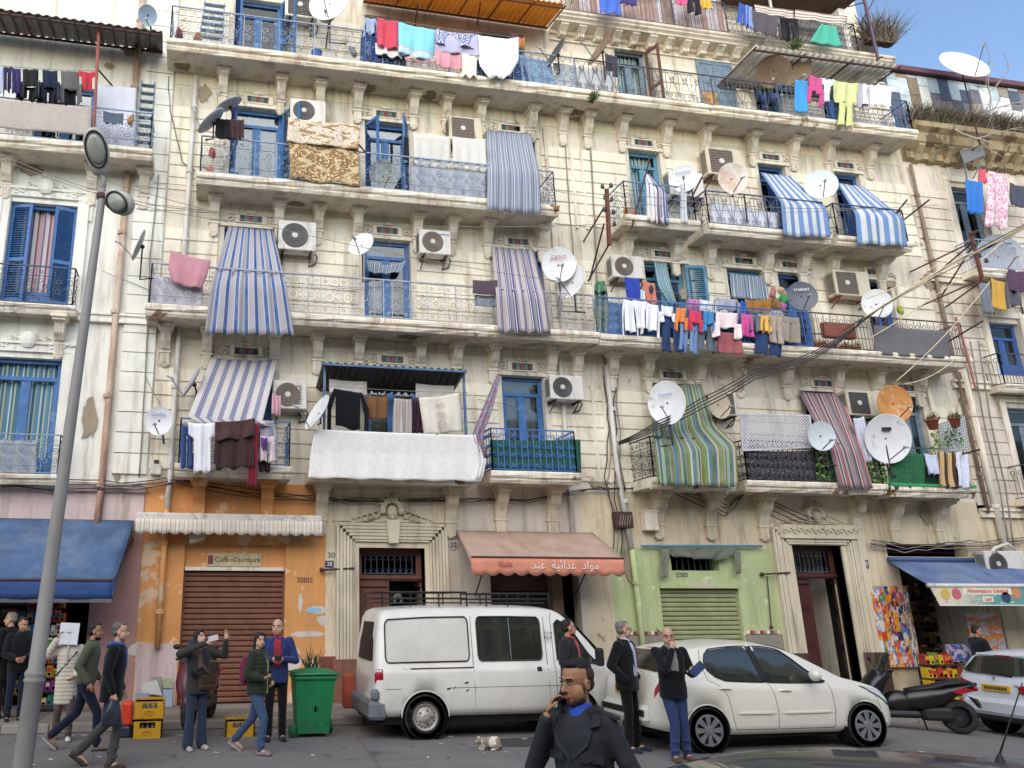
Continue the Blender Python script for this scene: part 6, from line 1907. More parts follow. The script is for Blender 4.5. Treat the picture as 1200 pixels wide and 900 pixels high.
# hatchbacks
def hatch(label,mtx,paintm,style='cap8',plate='yellow',name='hatchback_car',cat='car',dark=False,emblem=False):
 t=thing(name,label,cat,mtx.translation)
 b=Body(top=[(.0,.62),(.03,.80),(.10,.96),(.24,1.10),(.50,1.30),(.68,1.385),(1.0,1.43),(1.5,1.465),(1.9,1.45),(2.3,1.36),(2.75,1.14),(3.05,.985),(3.3,.92),(3.65,.83),(3.85,.72),(3.98,.56),(4.02,.45)],belt=[(.0,1.0),(.4,.99),(1.0,.955),(2.2,.905),(3.0,.90),(4.1,.80)],w=[(.0,.60),(.05,.68),(.14,.76),(.4,.83),(.9,.855),(2.9,.855),(3.4,.83),(3.75,.74),(3.93,.60),(4.02,.42)],sill=[(0,.36),(.3,.30),(1.0,.25),(3.0,.25),(3.6,.24),(4.02,.26)],wheels=[.76,3.30],R=.345,zw=.30,tumble=.30,crown=.03,roofr=.045)
 b.shell(.04).xf(mtx).build('body',paintm,t,smooth=True)
 arches(b,0,mtx,t,paintm)
 MB().box((.3,-.7,.17),(3.7,.7,.40)).xf(mtx).build('underbody',m_under,t)
 P=lambda n,ol,m,off=.008,side=-1,**k:b.patch(ol,off,side,**k).xf(mtx).build(n,m,t,smooth=True)
 S=lambda n,pth,m=m_black,r=.004,off=0,side=-1,closed=False,**k:b.seam(pth,r,off,side,closed=closed,**k).xf(mtx).build(n,m,t)
 for sd in(-1,1):
  rear_w=[(.86,6.62),(.88,6.35),(.98,6.14),(1.12,6.02),(1.4,5.98),(1.74,5.98),(1.60,7.12),(1.3,7.14),(1.02,7.08),(.90,6.86)]
  front_w=[(1.81,5.98),(2.3,5.98),(2.66,5.98),(2.74,6.1),(2.55,6.45),(2.3,6.82),(2.08,7.06),(1.9,7.12),(1.67,7.12)]
  P('window',rear_w,m_tint,.006,sd,sub=4);P('window',front_w,m_tint,.006,sd,sub=4)
  P('pillar',[(1.73,5.98),(1.82,5.98),(1.68,7.12),(1.59,7.12)],m_black,.01,sd)
  S('window_seal',rear_w,m_black,.008,.008,sd,True,sub=3);S('window_seal',front_w,m_black,.008,.008,sd,True,sub=3)
  S('door_seam',[(.86,7.3),(.80,6.6),(.90,5.6),(1.12,3.6),(1.20,1.4),(1.85,1.3),(1.88,3),(1.78,5.9)],off=0,side=sd)
  S('door_seam',[(1.88,1.3),(2.76,1.3),(2.80,3),(2.76,5.9)],side=sd)
  P('trim_strip',[(1.22,2.72),(1.84,2.74),(1.84,2.92),(1.22,2.90)],paintm,.018,sd);P('trim_strip',[(1.92,2.74),(2.76,2.76),(2.76,2.94),(1.92,2.92)],paintm,.018,sd)
  for x in(1.08,2.03):P('door_handle',[(x-.1,4.15),(x+.1,4.15),(x+.09,4.42),(x-.09,4.42)],paintm,.03,sd)
  P('tail_lamp',[(.06,4.2),(.24,4.6),(.34,6.3),(.3,6.7),(.2,6.4),(.09,5.4)],m_redl,.015,sd)
  P('headlamp',[(3.30,6.0),(3.45,4.9),(3.80,4.0),(3.90,4.9),(3.7,6.0)],m_clearl,.014,sd)
  S('headlamp_rim',[(3.30,6.0),(3.45,4.9),(3.80,4.0),(3.90,4.9),(3.7,6.0)],m_black,.006,.012,sd,True)
  S('bumper_seam',[(3.66,1.5),(3.62,3.2),(3.55,4.4)],side=sd);S('bumper_seam',[(.38,2.0),(.36,3.6),(.16,3.7)],side=sd)
  m=MB().tube([(2.5,sd*.84,.96),(2.47,sd*.95,1.0)],.025,6).ball((2.44,sd*.99,1.03),(.075,.10,.085),12,8)
  m.xf(mtx);m.build('mirror',paintm,t,smooth=True)
  m=MB().tube([(2.5,sd*.84,.955),(2.46,sd*.98,.955)],.03,6);m.xf(mtx);m.build('mirror_base',m_black,t)
 def topq(x0,x1,f0,f1,off,mat,nm):
  def fn(u,v):
   x=x0+(x1-x0)*v
   f=f0+(f1-f0)*v
   wr=b.section(x)[8][0] if True else 0
   y=(u*2-1)*f
   z=ip(b.top,x)+.025*(1-(u*2-1)**2)*.9
   dz=ip(b.top,x+.01)-ip(b.top,x-.01)
   n=V((-dz,0,.02)).normalized()
   return V((x,y,z))+n*off
  m=MB().grid(10,10,fn,uv=False);m.xf(mtx);m.build(nm,mat,t,smooth=True)
 topq(2.05,2.98,.52,.66,.012,m_tint,'windscreen')
 topq(.20,.60,.60,.50,.012,m_tint,'rear_window')
 m=MB().cbox((.53,-.5,1.335),(.72,.5,1.375),.015);m.xf(mtx);m.build('spoiler',paintm,t)
 m=MB().box((.50,-.12,1.33),(.53,.12,1.35));m.xf(mtx);m.build('brake_light',m_redl,t)
 m=MB().cbox((-.07,-.62,.36),(.18,.62,.62),.06);m.xf(mtx);m.build('rear_bumper',paintm,t)
 m=MB().cbox((-.085,-.6,.47),(-.05,.6,.56),.015);m.xf(mtx);m.build('bumper_strip',m_black,t)
 m=MB().cbox((3.9,-.5,.24),(4.05,.5,.40),.05);m.xf(mtx);m.build('front_bumper',m_black,t)
 m=MB().box((-.02,-.26,.72),(.02,.26,.83));m.xf(mtx);m.build('number_plate',m_plate,t)
 m=MB()
 for k in range(7):m.box((-.026,-.2+k*.055,.75),(-.02,-.165+k*.055,.80))
 m.xf(mtx);m.build('plate_digits',m_ink,t)
 m=MB().tube([(.85,.0,1.43),(.62,0,1.66)],.008,4).lathe([(.03,0),(.02,.03),(.01,.05)],(.85,0,1.425),(-.7,0,.7),8);m.xf(mtx);m.build('aerial',m_black,t)
 for x in b.wheels:
  wheel(t,(x,-.75,.305),.31,.2,style,mtx)
  wheel(t,(x,.75,.305),.31,.2,style,mtx@Matrix.Translation((2*x,0,0))@Matrix.Rotation(pi,4,'Z'))
 if emblem:
  m=MB().box((.02,-.03,.93),(.03,.03,1.0));m.xf(mtx);m.build('emblem',m_chrome,t)
 return t
hc=hatch('cream-white hatchback with silver wheel covers parked beside the green shop',Matrix.Translation((6.48,-4.79,0))@Matrix.Scale(1.025,4,(1,0,0)),paint('car_cream','e4dfd0',.25,.1))
fc=hatch('dark grey car close to the viewer with only its roof in sight',Matrix.Translation((4.15,-13.82,-.0))@Matrix.Rotation(pi,4,'Z'),paint('car_graphite','2c2d2e',.55,.3),'five')
p0=G(1172,893,1.45)
p1=F(1198,800,p0.y)
bpy.data.objects.remove([o for o in fc.children if o.name.startswith('aerial')][0])
MB().lathe([(.022,0),(.018,.012),(.009,.035),(.005,.04)],(p0.x,p0.y,p0.z-.01),(.15,0,1),10).tube([p0+V((0,0,.02)),p1],[.004,.002],5).build('aerial',m_black,fc,smooth=True)
def crossover(label,mtx,paintm):
 t=thing('white_car',label,'car',mtx.translation)
 b=Body(top=[(.0,.68),(.03,.92),(.08,1.02),(.30,1.33),(.42,1.40),(.8,1.455),(1.6,1.48),(2.2,1.42),(2.9,1.10),(3.2,1.0),(3.8,.88),(4.0,.7),(4.08,.5)],belt=[(0,1.03),(.5,1.02),(2.8,.96),(4.1,.85)],w=[(.0,.66),(.05,.75),(.16,.82),(.5,.86),(3.0,.86),(3.6,.8),(3.95,.62),(4.08,.45)],sill=[(0,.34),(.4,.28),(3.6,.26),(4.08,.3)],wheels=[.78,3.32],R=.37,zw=.31,tumble=.34,crown=.03,roofr=.09)
 b.shell(.04).xf(mtx).build('body',paintm,t,smooth=True)
 arches(b,0,mtx,t,paintm)
 MB().box((.3,-.7,.2),(3.7,.7,.4)).xf(mtx).build('underbody',m_under,t)
 P=lambda n,ol,m,off=.008,side=-1,**k:b.patch(ol,off,side,**k).xf(mtx).build(n,m,t,smooth=True)
 for sd in(-1,1):
  P('window',[(.6,6.1),(1.6,6.06),(1.55,6.95),(.8,6.9)],m_tint,.006,sd);P('window',[(1.68,6.06),(2.6,6.06),(2.1,6.93),(1.62,6.95)],m_tint,.006,sd)
  P('headlamp',[(3.4,5.6),(3.7,4.5),(3.9,4.6),(3.75,5.7)],m_clearl,.012,sd)
  m=MB().tube([(2.5,sd*.84,1.02),(2.47,sd*.95,1.05)],.025,6).ball((2.44,sd*.99,1.08),(.08,.1,.09),12,8);m.xf(mtx);m.build('mirror',paintm,t,smooth=True)
  def fn(u,v):
   a=u*1.25
   y=sd*(.44+.40*sin(min(a,pi/2)))
   x=-.012+.30*(1-cos(a))*.72
   z=.83+(v-.5)*-.24*(1-.55*(1-u)**2)+.02*u
   return V((x,y,z))
  m=MB().grid(10,6,fn,uv=False);m.xf(mtx);m.build('tail_lamp',m_redl,t,smooth=True,thick=.02)
  def fn2(u,v):
   q=fn(.35+.4*u,.3+.4*v);q.x-=.014;return q
  m=MB().grid(6,4,fn2,uv=False);m.xf(mtx);m.build('tail_lamp_lens',m_clearl,t,smooth=True)
 def fr(u,v):
  f=.66-.12*v
  c=(abs(u*2-1))**4
  vv=v*(1-.18*c)+.09*c
  x=.085+(.315-.085)*vv
  z=1.045+(1.345-1.045)*vv
  return V((x-.045+.05*c*.6,(u*2-1)*f,z+.03))
 m=MB().grid(14,6,fr,uv=False);m.xf(mtx);m.build('rear_window',m_tint,t,smooth=True)
 m=MB().tube([(.07,-.3,1.04),(.03,.12,1.09)],.014,5);m.xf(mtx);m.build('wiper',m_black,t)
 m=MB().cbox((.30,-.55,1.375),(.48,.55,1.42),.02);m.xf(mtx);m.build('spoiler',paintm,t)
 m=MB().box((.285,-.14,1.375),(.30,.14,1.40));m.xf(mtx);m.build('brake_light',m_redl,t)
 m=MB().cbox((-.09,-.66,.34),(.16,.66,.64),.07);m.xf(mtx);m.build('rear_bumper',paintm,t)
 m=MB().cbox((-.07,-.6,.26),(.2,.6,.36),.03);m.xf(mtx);m.build('bumper_skirt',m_black,t)
 m=MB().box((-.025,-.27,.77),(.03,.25,.88));m.xf(mtx);m.build('number_plate',m_plate,t)
 m=MB()
 for k in range(8):m.box((-.031,-.22+k*.055,.80),(-.025,-.185+k*.055,.85))
 m.xf(mtx);m.build('plate_digits',m_ink,t)
 m=MB()
 m.tube([(-.0,.0,.97),(-.0,.03,1.0),(.0,.0,1.03),(.0,-.02,1.0),(.0,.01,.98)],.009,4);m.xf(mtx);m.build('emblem',m_chrome,t)
 text=text_obj('lettering','208',m_rim,.07,mtx@face_mat((-.035,-.42,.89),(0,-1,0)),t)
 for x in b.wheels:
  wheel(t,(x,-.75,.31),.33,.2,'five',mtx)
  wheel(t,(x,.75,.31),.33,.2,'five',mtx@Matrix.Translation((2*x,0,0))@Matrix.Rotation(pi,4,'Z'))
 return t
crossover('white car with wrapped red tail lamps seen from behind at the right edge',Matrix.Translation((14.65,-3.5,-.30)),paint('car_white','d6d9e0',.25,.1))
# people
def skinm(name,c):
 if name in MATS:return MATS[name]
 m,t,b,n,l=newmat(name)
 c=srgb(c)
 f=noise_out(t,geo_co(t),22,4,.6)
 l.new(mixc(t,f,tuple(x*.82 for x in c),tuple(min(1,x*1.12) for x in c)),b.inputs['Base Color'])
 b.inputs['Roughness'].default_value=.55
 b.inputs['Subsurface Weight'].default_value=.08
 b.inputs['Subsurface Radius'].default_value=(.02,.008,.004)
 MATS[name]=m
 return m
SK=skinm('skin_olive','b98a6c');SK2=skinm('skin_fair','c99c82');SK3=skinm('skin_tan','a97a5c')
m_eye=M('eye_dark','1b1412',.2,.05);m_eyew=M('eye_white','cfc6c0',.3,.05);m_lip=M('lip','8f5a50',.5,.1)
def hairm(c):return M('hair_'+c,c,.7,.35,40,bmp=.3)
def cap(mb,a,b,ra,rb,n=12):
 a,b=V(a),V(b)
 d=b-a
 L=d.length
 pr=[]
 for k in range(5):
  t=pi/2*k/4
  pr.append((max(.0005,ra*sin(t)),-ra*cos(t)))
 for k in range(5):
  t=pi/2*k/4
  pr.append((max(.0005,rb*cos(t)),L+rb*sin(t)))
 return mb.lathe(pr,a,d if L>1e-6 else(0,0,1),n)
def remesh(mb,name,mat,parent,vox,smooth=3,label=None):
 me=mb.mesh('tmp',[mat])
 o=bpy.data.objects.new('tmp',me)
 COL.objects.link(o)
 bm=bmesh.new();bm.from_mesh(me);bmesh.ops.recalc_face_normals(bm,faces=bm.faces);bm.to_mesh(me);bm.free()
 r=o.modifiers.new('r','REMESH');r.mode='VOXEL';r.voxel_size=vox;r.adaptivity=0
 s=o.modifiers.new('s','SMOOTH');s.factor=.5;s.iterations=smooth
 dg=bpy.context.evaluated_depsgraph_get()
 me2=bpy.data.meshes.new_from_object(o.evaluated_get(dg))
 bpy.data.objects.remove(o)
 me2.name=name
 me2.materials.clear();me2.materials.append(mat)
 me2.polygons.foreach_set('use_smooth',[True]*len(me2.polygons))
 ob=bpy.data.objects.new(name,me2)
 COL.objects.link(ob)
 adopt(ob,parent)
 if label:ob['label']=label
 return ob
class Fr:
 def __init__(s,pos,yaw,k=1.0):
  s.p,s.k=V(pos),k
  s.F=V((cos(yaw),sin(yaw),0));s.R=V((sin(yaw),-cos(yaw),0));s.U=V((0,0,1))
 def __call__(s,f,r,u):return s.p+(s.F*f+s.R*r+s.U*u)*s.k
 def dir(s,f,r,u):return(s.F*f+s.R*r+s.U*u)
 def rot(s):return Matrix((s.R,s.F,s.U)).transposed()
def loft(mb,fr,rings,n=20,power=2.4):
 vs,fs=[],[]
 for u,w_,d_,*o in rings:
  of=o[0] if o else 0;orr=o[1] if len(o)>1 else 0
  for k in range(n):
   a=2*pi*k/n
   ca,sa=cos(a),sin(a)
   x=w_*math.copysign(abs(ca)**(2/power),ca);y=d_*math.copysign(abs(sa)**(2/power),sa)
   vs.append(fr(of+y,orr+x,u))
 L=len(rings)
 for i in range(L-1):
  for k in range(n):
   k2=(k+1)%n
   fs.append((i*n+k,i*n+k2,(i+1)*n+k2,(i+1)*n+k))
 fs+=[tuple(reversed(range(n))),tuple(range((L-1)*n,L*n))]
 return mb.add(vs,fs)
def hand(mb,wrist,d,palm,curl=.5,s=1.0,thumb=1):
 d=V(d).normalized();n=V(palm);n=(n-d*n.dot(d)).normalized();x=d.cross(n)
 w_=V(wrist)
 R3=Matrix((x,n,d)).transposed()
 mb.ball(w_+d*.045*s,(.04*s,.017*s,.052*s),12,8,R=R3)
 for i,(dx,ln,r) in enumerate(((-.03,.066,.0085),(-.01,.076,.009),(.011,.072,.0088),(.03,.056,.0078))):
  p=w_+d*.085*s+x*dx*s
  a=curl*(.8+.12*i)
  q=p+(d*cos(a)+n*sin(a))*ln*.5*s
  e=q+(d*cos(a*2.1)+n*sin(a*2.1))*ln*.55*s
  cap(mb,p,q,r*1.05*s,r*s,8);cap(mb,q,e,r*s,r*.8*s,8)
 p=w_+d*.03*s-x*.035*s*thumb
 q=p+(d*.6-x*.6*thumb+n*.4).normalized()*.036*s
 e=q+(d*.85-x*.1*thumb+n*.5).normalized()*.032*s
 cap(mb,p,q,.012*s,.0105*s,8);cap(mb,q,e,.0105*s,.0085*s,8)
def person(label,pos,yaw,H=1.75,skin=SK,top=None,hem=.86,tight=0,trou=None,shoe=None,hair=None,legs=None,arms=None,head=(0,0,0),lean=0.0,beard=None,shirt=None,puff=False,female=False,vox=.012,longhair=False,scarf=None,bald=False,glasses=False,fine=False,flare=0,open_=False,extras=None,shoulder=.19,hipx=.09,torso=1.0,facevox=.007,wide=1.0):
 k=H/1.75
 fr=Fr(pos,yaw,k)
 root=thing('person',label,'person',pos)
 S=lambda f,r,u:fr(f+lean*(u-.95),r,u)
 sh=shoulder*(.92 if female else 1)
 body=MB()
 tr=[(.84,.135,.10,0),(.93,.155,.112,0),(1.05,.135,.10,.005),(1.2,.15,.112,.01),(1.34,.17,.115,.0),(1.43,.15,.09,-.01),(1.475,.075,.06,-.015)]
 tr=[(u,w_*wide,d_,o+lean*(u-.95)) for u,w_,d_,o in tr]
 loft(body,fr,tr)
 hy,hp,hr=head
 Hc=S(.015,0,1.625)
 cap(body,S(-.02,0,1.42),Hc+fr.dir(-.012,0,-.07)*k,.058*k,.052*k)
 ch,s_=cos(hy),sin(hy)
 HF=fr.F*ch+fr.R*s_
 HR=fr.R*ch-fr.F*s_
 HU=V((0,0,1))
 HF2=(HF*cos(hp)+HU*sin(hp));HU2=(HU*cos(hp)-HF*sin(hp))
 if hr:
  HR,HU2=HR*cos(hr)+HU2*sin(hr),HU2*cos(hr)-HR*sin(hr)
 hk=k*(.96 if female else 1)
 h=lambda f,r,u:Hc+(HF2*f+HR*r+HU2*u)*hk
 R3=Matrix((HR,HF2,HU2)).transposed()
 hd=MB()
 B_=lambda mb,c,r,n=14,m=10:mb.ball(h(*c),tuple(x*hk for x in r),n,m,R=R3)
 for mb in(body,):
  B_(mb,(-.012,0,.035),(.076,.098,.092))
  B_(mb,(.022,0,-.035),(.063,.072,.085))
  B_(mb,(.045,0,-.085),(.040,.042,.034))
  cap(mb,h(.086,0,.012),h(.108,0,-.026),.010*hk,.0155*hk,8)
  B_(mb,(.098,0,-.03),(.019,.014,.011),8,6)
  B_(mb,(.070,0,.032),(.055,.022,.012),10,6)
  for q in(-1,1):
   B_(mb,(-.01,q*.078,-.012),(.011,.020,.032),8,6)
   B_(mb,(.030,q*.030,-.045),(.046,.046,.055),10,8)
  B_(mb,(.088,0,-.060),(.026,.014,.008),8,6);B_(mb,(.086,0,-.072),(.022,.014,.007),8,6)
 arms=arms or{}
 AR={}
 for q,nm in((-1,'l'),(1,'r')):
  a=arms.get(nm,{})
  s0=S(-.01,q*sh,1.415)
  e=fr(*a.get('e',(-.03+lean*.2,q*(sh+.055),1.135)))
  w_=fr(*a.get('w',(.05+lean*.1,q*(sh+.05),.90)))
  AR[nm]=(s0,e,w_,a)
  cap(body,s0,e,.045*k,.038*k);cap(body,e,w_,.037*k,.025*k)
  d=fr.dir(*a['hd']) if 'hd' in a else(w_-e)
  pl=fr.dir(*a['pl']) if 'pl' in a else fr.dir(0,-q,0)
  if not a.get('hide'):
   hand(body,w_+d.normalized()*.005,d,pl,a.get('curl',.45),k*.95,thumb=a.get('th',q))
 legs=legs or{}
 LG={}
 for q,nm in((-1,'l'),(1,'r')):
  g=legs.get(nm,{})
  hpj=fr(0,q*hipx,.90)
  kn=fr(*g.get('k',(.02,q*(hipx+.01),.49)))
  an=fr(*g.get('a',(-.01,q*(hipx+.015),.085)))
  LG[nm]=(hpj,kn,an,g)
  cap(body,hpj,kn,.075*k,.05*k);cap(body,kn,an,.048*k,.036*k)
  td=fr.dir(*g.get('t',(1,q*.12,-.0))).normalized()
  cap(body,an+V((0,0,-.03))*k,an+td*.13*k+V((0,0,-.05))*k,.035*k,.025*k)
 remesh(body,'body',skin,root,facevox,max(2,int((.0105/facevox)**2)))
 for q in(-1,1):
  B_(MB(),(.082,q*.033,.012),(.013,.009,.0075),8,6).build('eye',m_eyew,root,smooth=True)
  B_(MB(),(.088,q*.033,.012),(.006,.006,.006),8,6).build('iris',m_eye,root,smooth=True)
  if hair or fine:
   cap(MB(),h(.089,q*.017,.033),h(.077,q*.054,.036),.0055*hk,.004*hk,6).build('eyebrow',hairm(hair if hair and not bald else '2a201a'),root,smooth=True)
 B_(MB(),(.0945,0,-.062),(.023,.010,.005),8,6).build('lip',m_lip,root,smooth=True)
 if glasses:
  g=MB()
  for q in(-1,1):
   g.tube([h(.105,q*.034+.024*cos(a),.010+.019*sin(a)) for a in[2*pi*j/12 for j in range(12)]],.0025*hk,4,closed=True)
   g.tube([h(.104,q*.058,.014),h(-.01,q*.082,.008)],.0025*hk,4)
  g.tube([h(.108,-.012,.014),h(.108,.012,.014)],.0025*hk,4)
  g.build('glasses',m_black,root)
 if hair and not bald:
  hm=MB()
  B_(hm,(-.032,0,.056),(.079,.087,.078))
  B_(hm,(-.052,0,.005),(.070,.062,.068))
  if not female:
   B_(hm,(.028,0,.106),(.052,.040,.026))
  if longhair:
   for q in(-1,1):
    cap(hm,h(.0,q*.07,.04),h(-.03,q*.075,-.11),.028*hk,.03*hk)
   B_(hm,(-.06,0,-.05),(.075,.045,.09));B_(hm,(.045,0,.10),(.06,.04,.03))
   B_(hm,(.02,.055,.07),(.03,.05,.04));B_(hm,(.02,-.055,.07),(.03,.05,.04))
  remesh(hm,'hair',hairm(hair),root,facevox,1)
 if bald and hair:
  hm=MB()
  B_(hm,(-.042,0,.0),(.079,.072,.05))
  remesh(hm,'hair',hairm(hair),root,facevox,1)
 if beard:
  bm_=MB()
  B_(bm_,(.026,0,-.090),(.059,.058,.034));B_(bm_,(.052,0,-.102),(.037,.038,.025))
  for q in(-1,1):cap(bm_,h(.01,q*.066,-.02),h(.03,q*.052,-.08),.012*hk,.016*hk,8)
  cap(bm_,h(.100,-.02,-.047),h(.100,.02,-.047),.0055*hk,.0055*hk,6)
  remesh(bm_,'beard',hairm(beard),root,facevox,1)
 if trou:
  tm=MB()
  loft(tm,fr,[(.80,.148,.115),(.9,.168*wide,.126),(1.0,.158*wide,.118),(1.06,.15*wide,.112)])
  for nm in 'lr':
   hpj,kn,an,g=LG[nm]
   cap(tm,hpj-V((0,0,.02)),kn,.092*k,.068*k);cap(tm,kn,an+(kn-an).normalized()*.0,.066*k,(.058+flare)*k)
   d=(an-kn).normalized()
   for j in range(3):
    p=an-d*(.05+.06*j)*k
    tm.ball(p+fr.dir(.02*(-1)**j,0,0)*k,(.066*k,.066*k,.022*k),10,6)
  remesh(tm,'trousers',trou,root,vox,3)
 for nm in 'lr':
  hpj,kn,an,g=LG[nm]
  td=fr.dir(*g.get('t',(1,(-1 if nm=='l' else 1)*.12,-.0))).normalized()
  tu=V((0,0,1))-td*td.z;tu.normalize()
  tx=td.cross(tu)
  s=MB()
  R_=Matrix((tx,td,tu)).transposed()
  base=an-tu*.04*k
  s.ball(base-td*.015*k,(.040*k,.065*k,.045*k),12,8,R=R_)
  s.ball(base+td*.10*k-tu*.012*k,(.043*k,.085*k,.034*k),12,8,R=R_)
  s.ball(base+td*.15*k-tu*.018*k,(.041*k,.05*k,.026*k),12,8,R=R_)
  s.obox(base+td*.06*k-tu*.036*k,tx*.038*k,td*.125*k,tu*.010*k)
  so_=remesh(s,'shoe',shoe or m_black,root,.009,2)
  sl=MB().obox(base+td*.062*k-tu*.045*k,tx*.041*k,td*.128*k,tu*.008*k)
  sl.build('sole',fabric('b9b2a8') if g.get('sole') else m_black,so_)
 if top:
  jm=MB()
  e=.018-tight
  rg=[(hem,.165+e,.125+e),(.95,.17+e,.128+e),(1.05,.158+e,.118+e),(1.2,.168+e,.125+e),(1.34,.178+e,.125+e),(1.42,.155+e,.098+e),(1.47,.095+e,.075+e),(1.50,.062+e,.058+e)]
  if fine:rg=rg[:-2]+[(1.455,.105,.078),(1.475,.085,.068)]
  rg=[(u,w_*wide*(.95 if female else 1),d_,lean*(u-.95)) for u,w_,d_ in rg]
  if puff:
   full=[]
   n=44
   for j in range(n+1):
    u=hem+(1.50-hem)*j/n
    for(a,b) in zip(rg,rg[1:]):
     if a[0]<=u<=b[0]+1e-6:
      f=(u-a[0])/max(1e-6,b[0]-a[0])
      w_,d_,o=[a[i]+(b[i]-a[i])*f for i in(1,2,3)]
      break
    pz=.014*abs(sin((u-hem)*pi/.062))
    full.append((u,w_+pz,d_+pz,o))
   rg=full
  loft(jm,fr,rg,24)
  for nm in 'lr':
   s0,el,w_,a=AR[nm]
   if fine:k=.85*H/1.75
   cap(jm,s0,el,(.066+e*.5)*k,(.056+e*.4)*k);cap(jm,el,w_-(w_-el).normalized()*.02,(.055+e*.4)*k,(.040+e*.3)*k)
   if puff:
    for(p,q2,r1,r2) in((s0,el,.07,.062),(el,w_,.06,.046)):
     L=(q2-p).length
     for j in range(max(2,int(L/.062))):
      jm.ball(p.lerp(q2,(j+.5)*.062/L),((r1+(r2-r1)*j*.062/L+.012)*k,)*3,10,7)
   else:
    for f in(.3,.7,.92):jm.ball(s0.lerp(el,f)+fr.dir(.012*cos(f*9),0,0),(.064*k,)*3,9,7)
    jm.ball(el,(.066*k,.066*k,.05*k),9,7)
    for f in(.25,.55):jm.ball(el.lerp(w_,f),(.054*k,.054*k,.03*k),9,7)
  k=H/1.75
  for q in(-1,1):
   cap(jm,S(-.065,q*.03,1.50),S(.045,q*.065,1.475),.020*k,.018*k,8)
  remesh(jm,'jacket',top,root,.010 if puff or fine else vox,2 if puff else 3)
  if open_ and shirt:
   sm=MB()
   sm_r=[(1.0 if open_ is True else open_,.062,.030,.114),(1.15,.066,.03,.120),(1.3,.064,.03,.120),(1.4,.060,.035,.096),(1.47,.062,.05,.040),(1.51,.058,.05,.01)]
   loft(sm,fr,[(u,w_,d_,o+lean*(u-.95)) for u,w_,d_,o in sm_r],20,4.5)
   remesh(sm,'shirt',shirt,root,.008,2)
   for q in(-1,1):
    lp=MB()
    pts=[S(.085,q*.070,1.475),S(.138,q*.064,1.33),S(.142,q*.050,1.12),S(.132,q*.115,1.30),S(.105,q*.115,1.42)]
    lp.prism(pts,fr.dir(.012,0,0))
    lp.build('lapel',top,root)
    cl=MB().prism([S(.035,q*.055,1.525),S(.085,q*.012,1.48),S(.094,q*.04,1.45),S(.05,q*.068,1.50)],fr.dir(.006,0,.004))
    cl.build('collar',shirt,root)
  elif shirt:
   sm=MB()
   loft(sm,fr,[(1.40,.07,.05,.06+lean*.45),(1.47,.068,.065,.01+lean*.5),(1.515,.062,.060,-.01+lean*.55)],16,2.2)
   remesh(sm,'shirt',shirt,root,.009,2)
 if scarf:
  sm=MB()
  for j in range(12):
   a=2*pi*j/12
   sm.ball(S(.02+.075*cos(a),.08*sin(a),1.485+.012*sin(3*a)),(.035*k,.035*k,.03*k),8,6)
  cap(sm,S(.12,.02,1.46),S(.15,.03,1.2),.035*k,.03*k)
  remesh(sm,'scarf',scarf,root,.012,2)
 if extras:extras(fr,S,h,root,AR,k)
 return root
fb=fabric
def gpos(px,py,z=0):
 g=G(px,py,z);return(g.x,g.y,z)
def hpos(px,py,y,z=0):
 return(F(px,py,y).x,y,z)
D2R=radians
person('grey-haired man in a long black coat at the left edge, turned to the shop',hpos(12,740,-1.2,KZ),D2R(150),1.76,SK2,fb('15161a'),hem=.62,trou=fb('1d1e22'),hair='8f8a84',head=(D2R(-25),0,0))
person('man in a dark jacket looking down beside the grey-haired man',hpos(25,750,-1.55,KZ),D2R(-70),1.68,SK,fb('1a1b1f'),hem=.84,trou=fb('1c2436'),hair='241c18',head=(D2R(-30),D2R(-18),0),shirt=fb('3a3a40'),arms={'r':{'e':(.05,.26,1.12),'w':(.22,.10,1.05)},'l':{'e':(.05,-.26,1.12),'w':(.24,-.06,1.07)}})
def board(fr,S,h,root,AR,k):
 c=fr(.16,.03,1.665)
 bt=tag(MB().obox(c,fr.dir(.02,1,.05)*.145,fr.dir(.0,-.05,1)*.165,fr.dir(1,0,0)*.004).build('paper_sheet',fb('eef0f4')),'white sheet of card the woman holds up before her face','paper')
 for u in(0,.02):MB().obox(c+fr.dir(.006,0,.0+u),fr.dir(0,1,0)*(.02+u),fr.dir(0,0,1)*.003,fr.dir(1,0,0)*.001).build('pencil_line',m_ink,bt)
 pts=[S(.13,-.13,1.38),S(.15,.02,1.2),S(.1,.18,1.0)]
 MB().tube(pts,.012,5).build('strap',m_black,root)
person('woman in a long cream quilted coat hiding her face behind a white sheet',hpos(82,760,-2.75),D2R(-84),1.66,SK2,fb('c9c0ad'),hem=.55,trou=fb('5c4c48'),shoe=fb('cfcbc6'),hair='5a4436',longhair=True,female=True,puff=True,scarf=fb('b9b0a4'),head=(D2R(10),D2R(-6),0),arms={'r':{'e':(.06,.36,1.30),'w':(.14,.20,1.58),'hd':(.1,-.35,1),'pl':(.4,-1,0)},'l':{'e':(.05,-.27,1.14),'w':(.2,-.12,1.0)}},legs={'r':{'k':(.06,.10,.48),'a':(-.08,.13,.085)},'l':{'k':(.1,-.09,.49),'a':(.12,-.09,.085)}},extras=board)
walkB={'r':{'k':(.20,.09,.52),'a':(.22,.09,.10),'t':(1,.05,.05)},'l':{'k':(-.10,-.09,.50),'a':(-.43,-.10,.20),'t':(.75,0,-.65),'sole':True}}
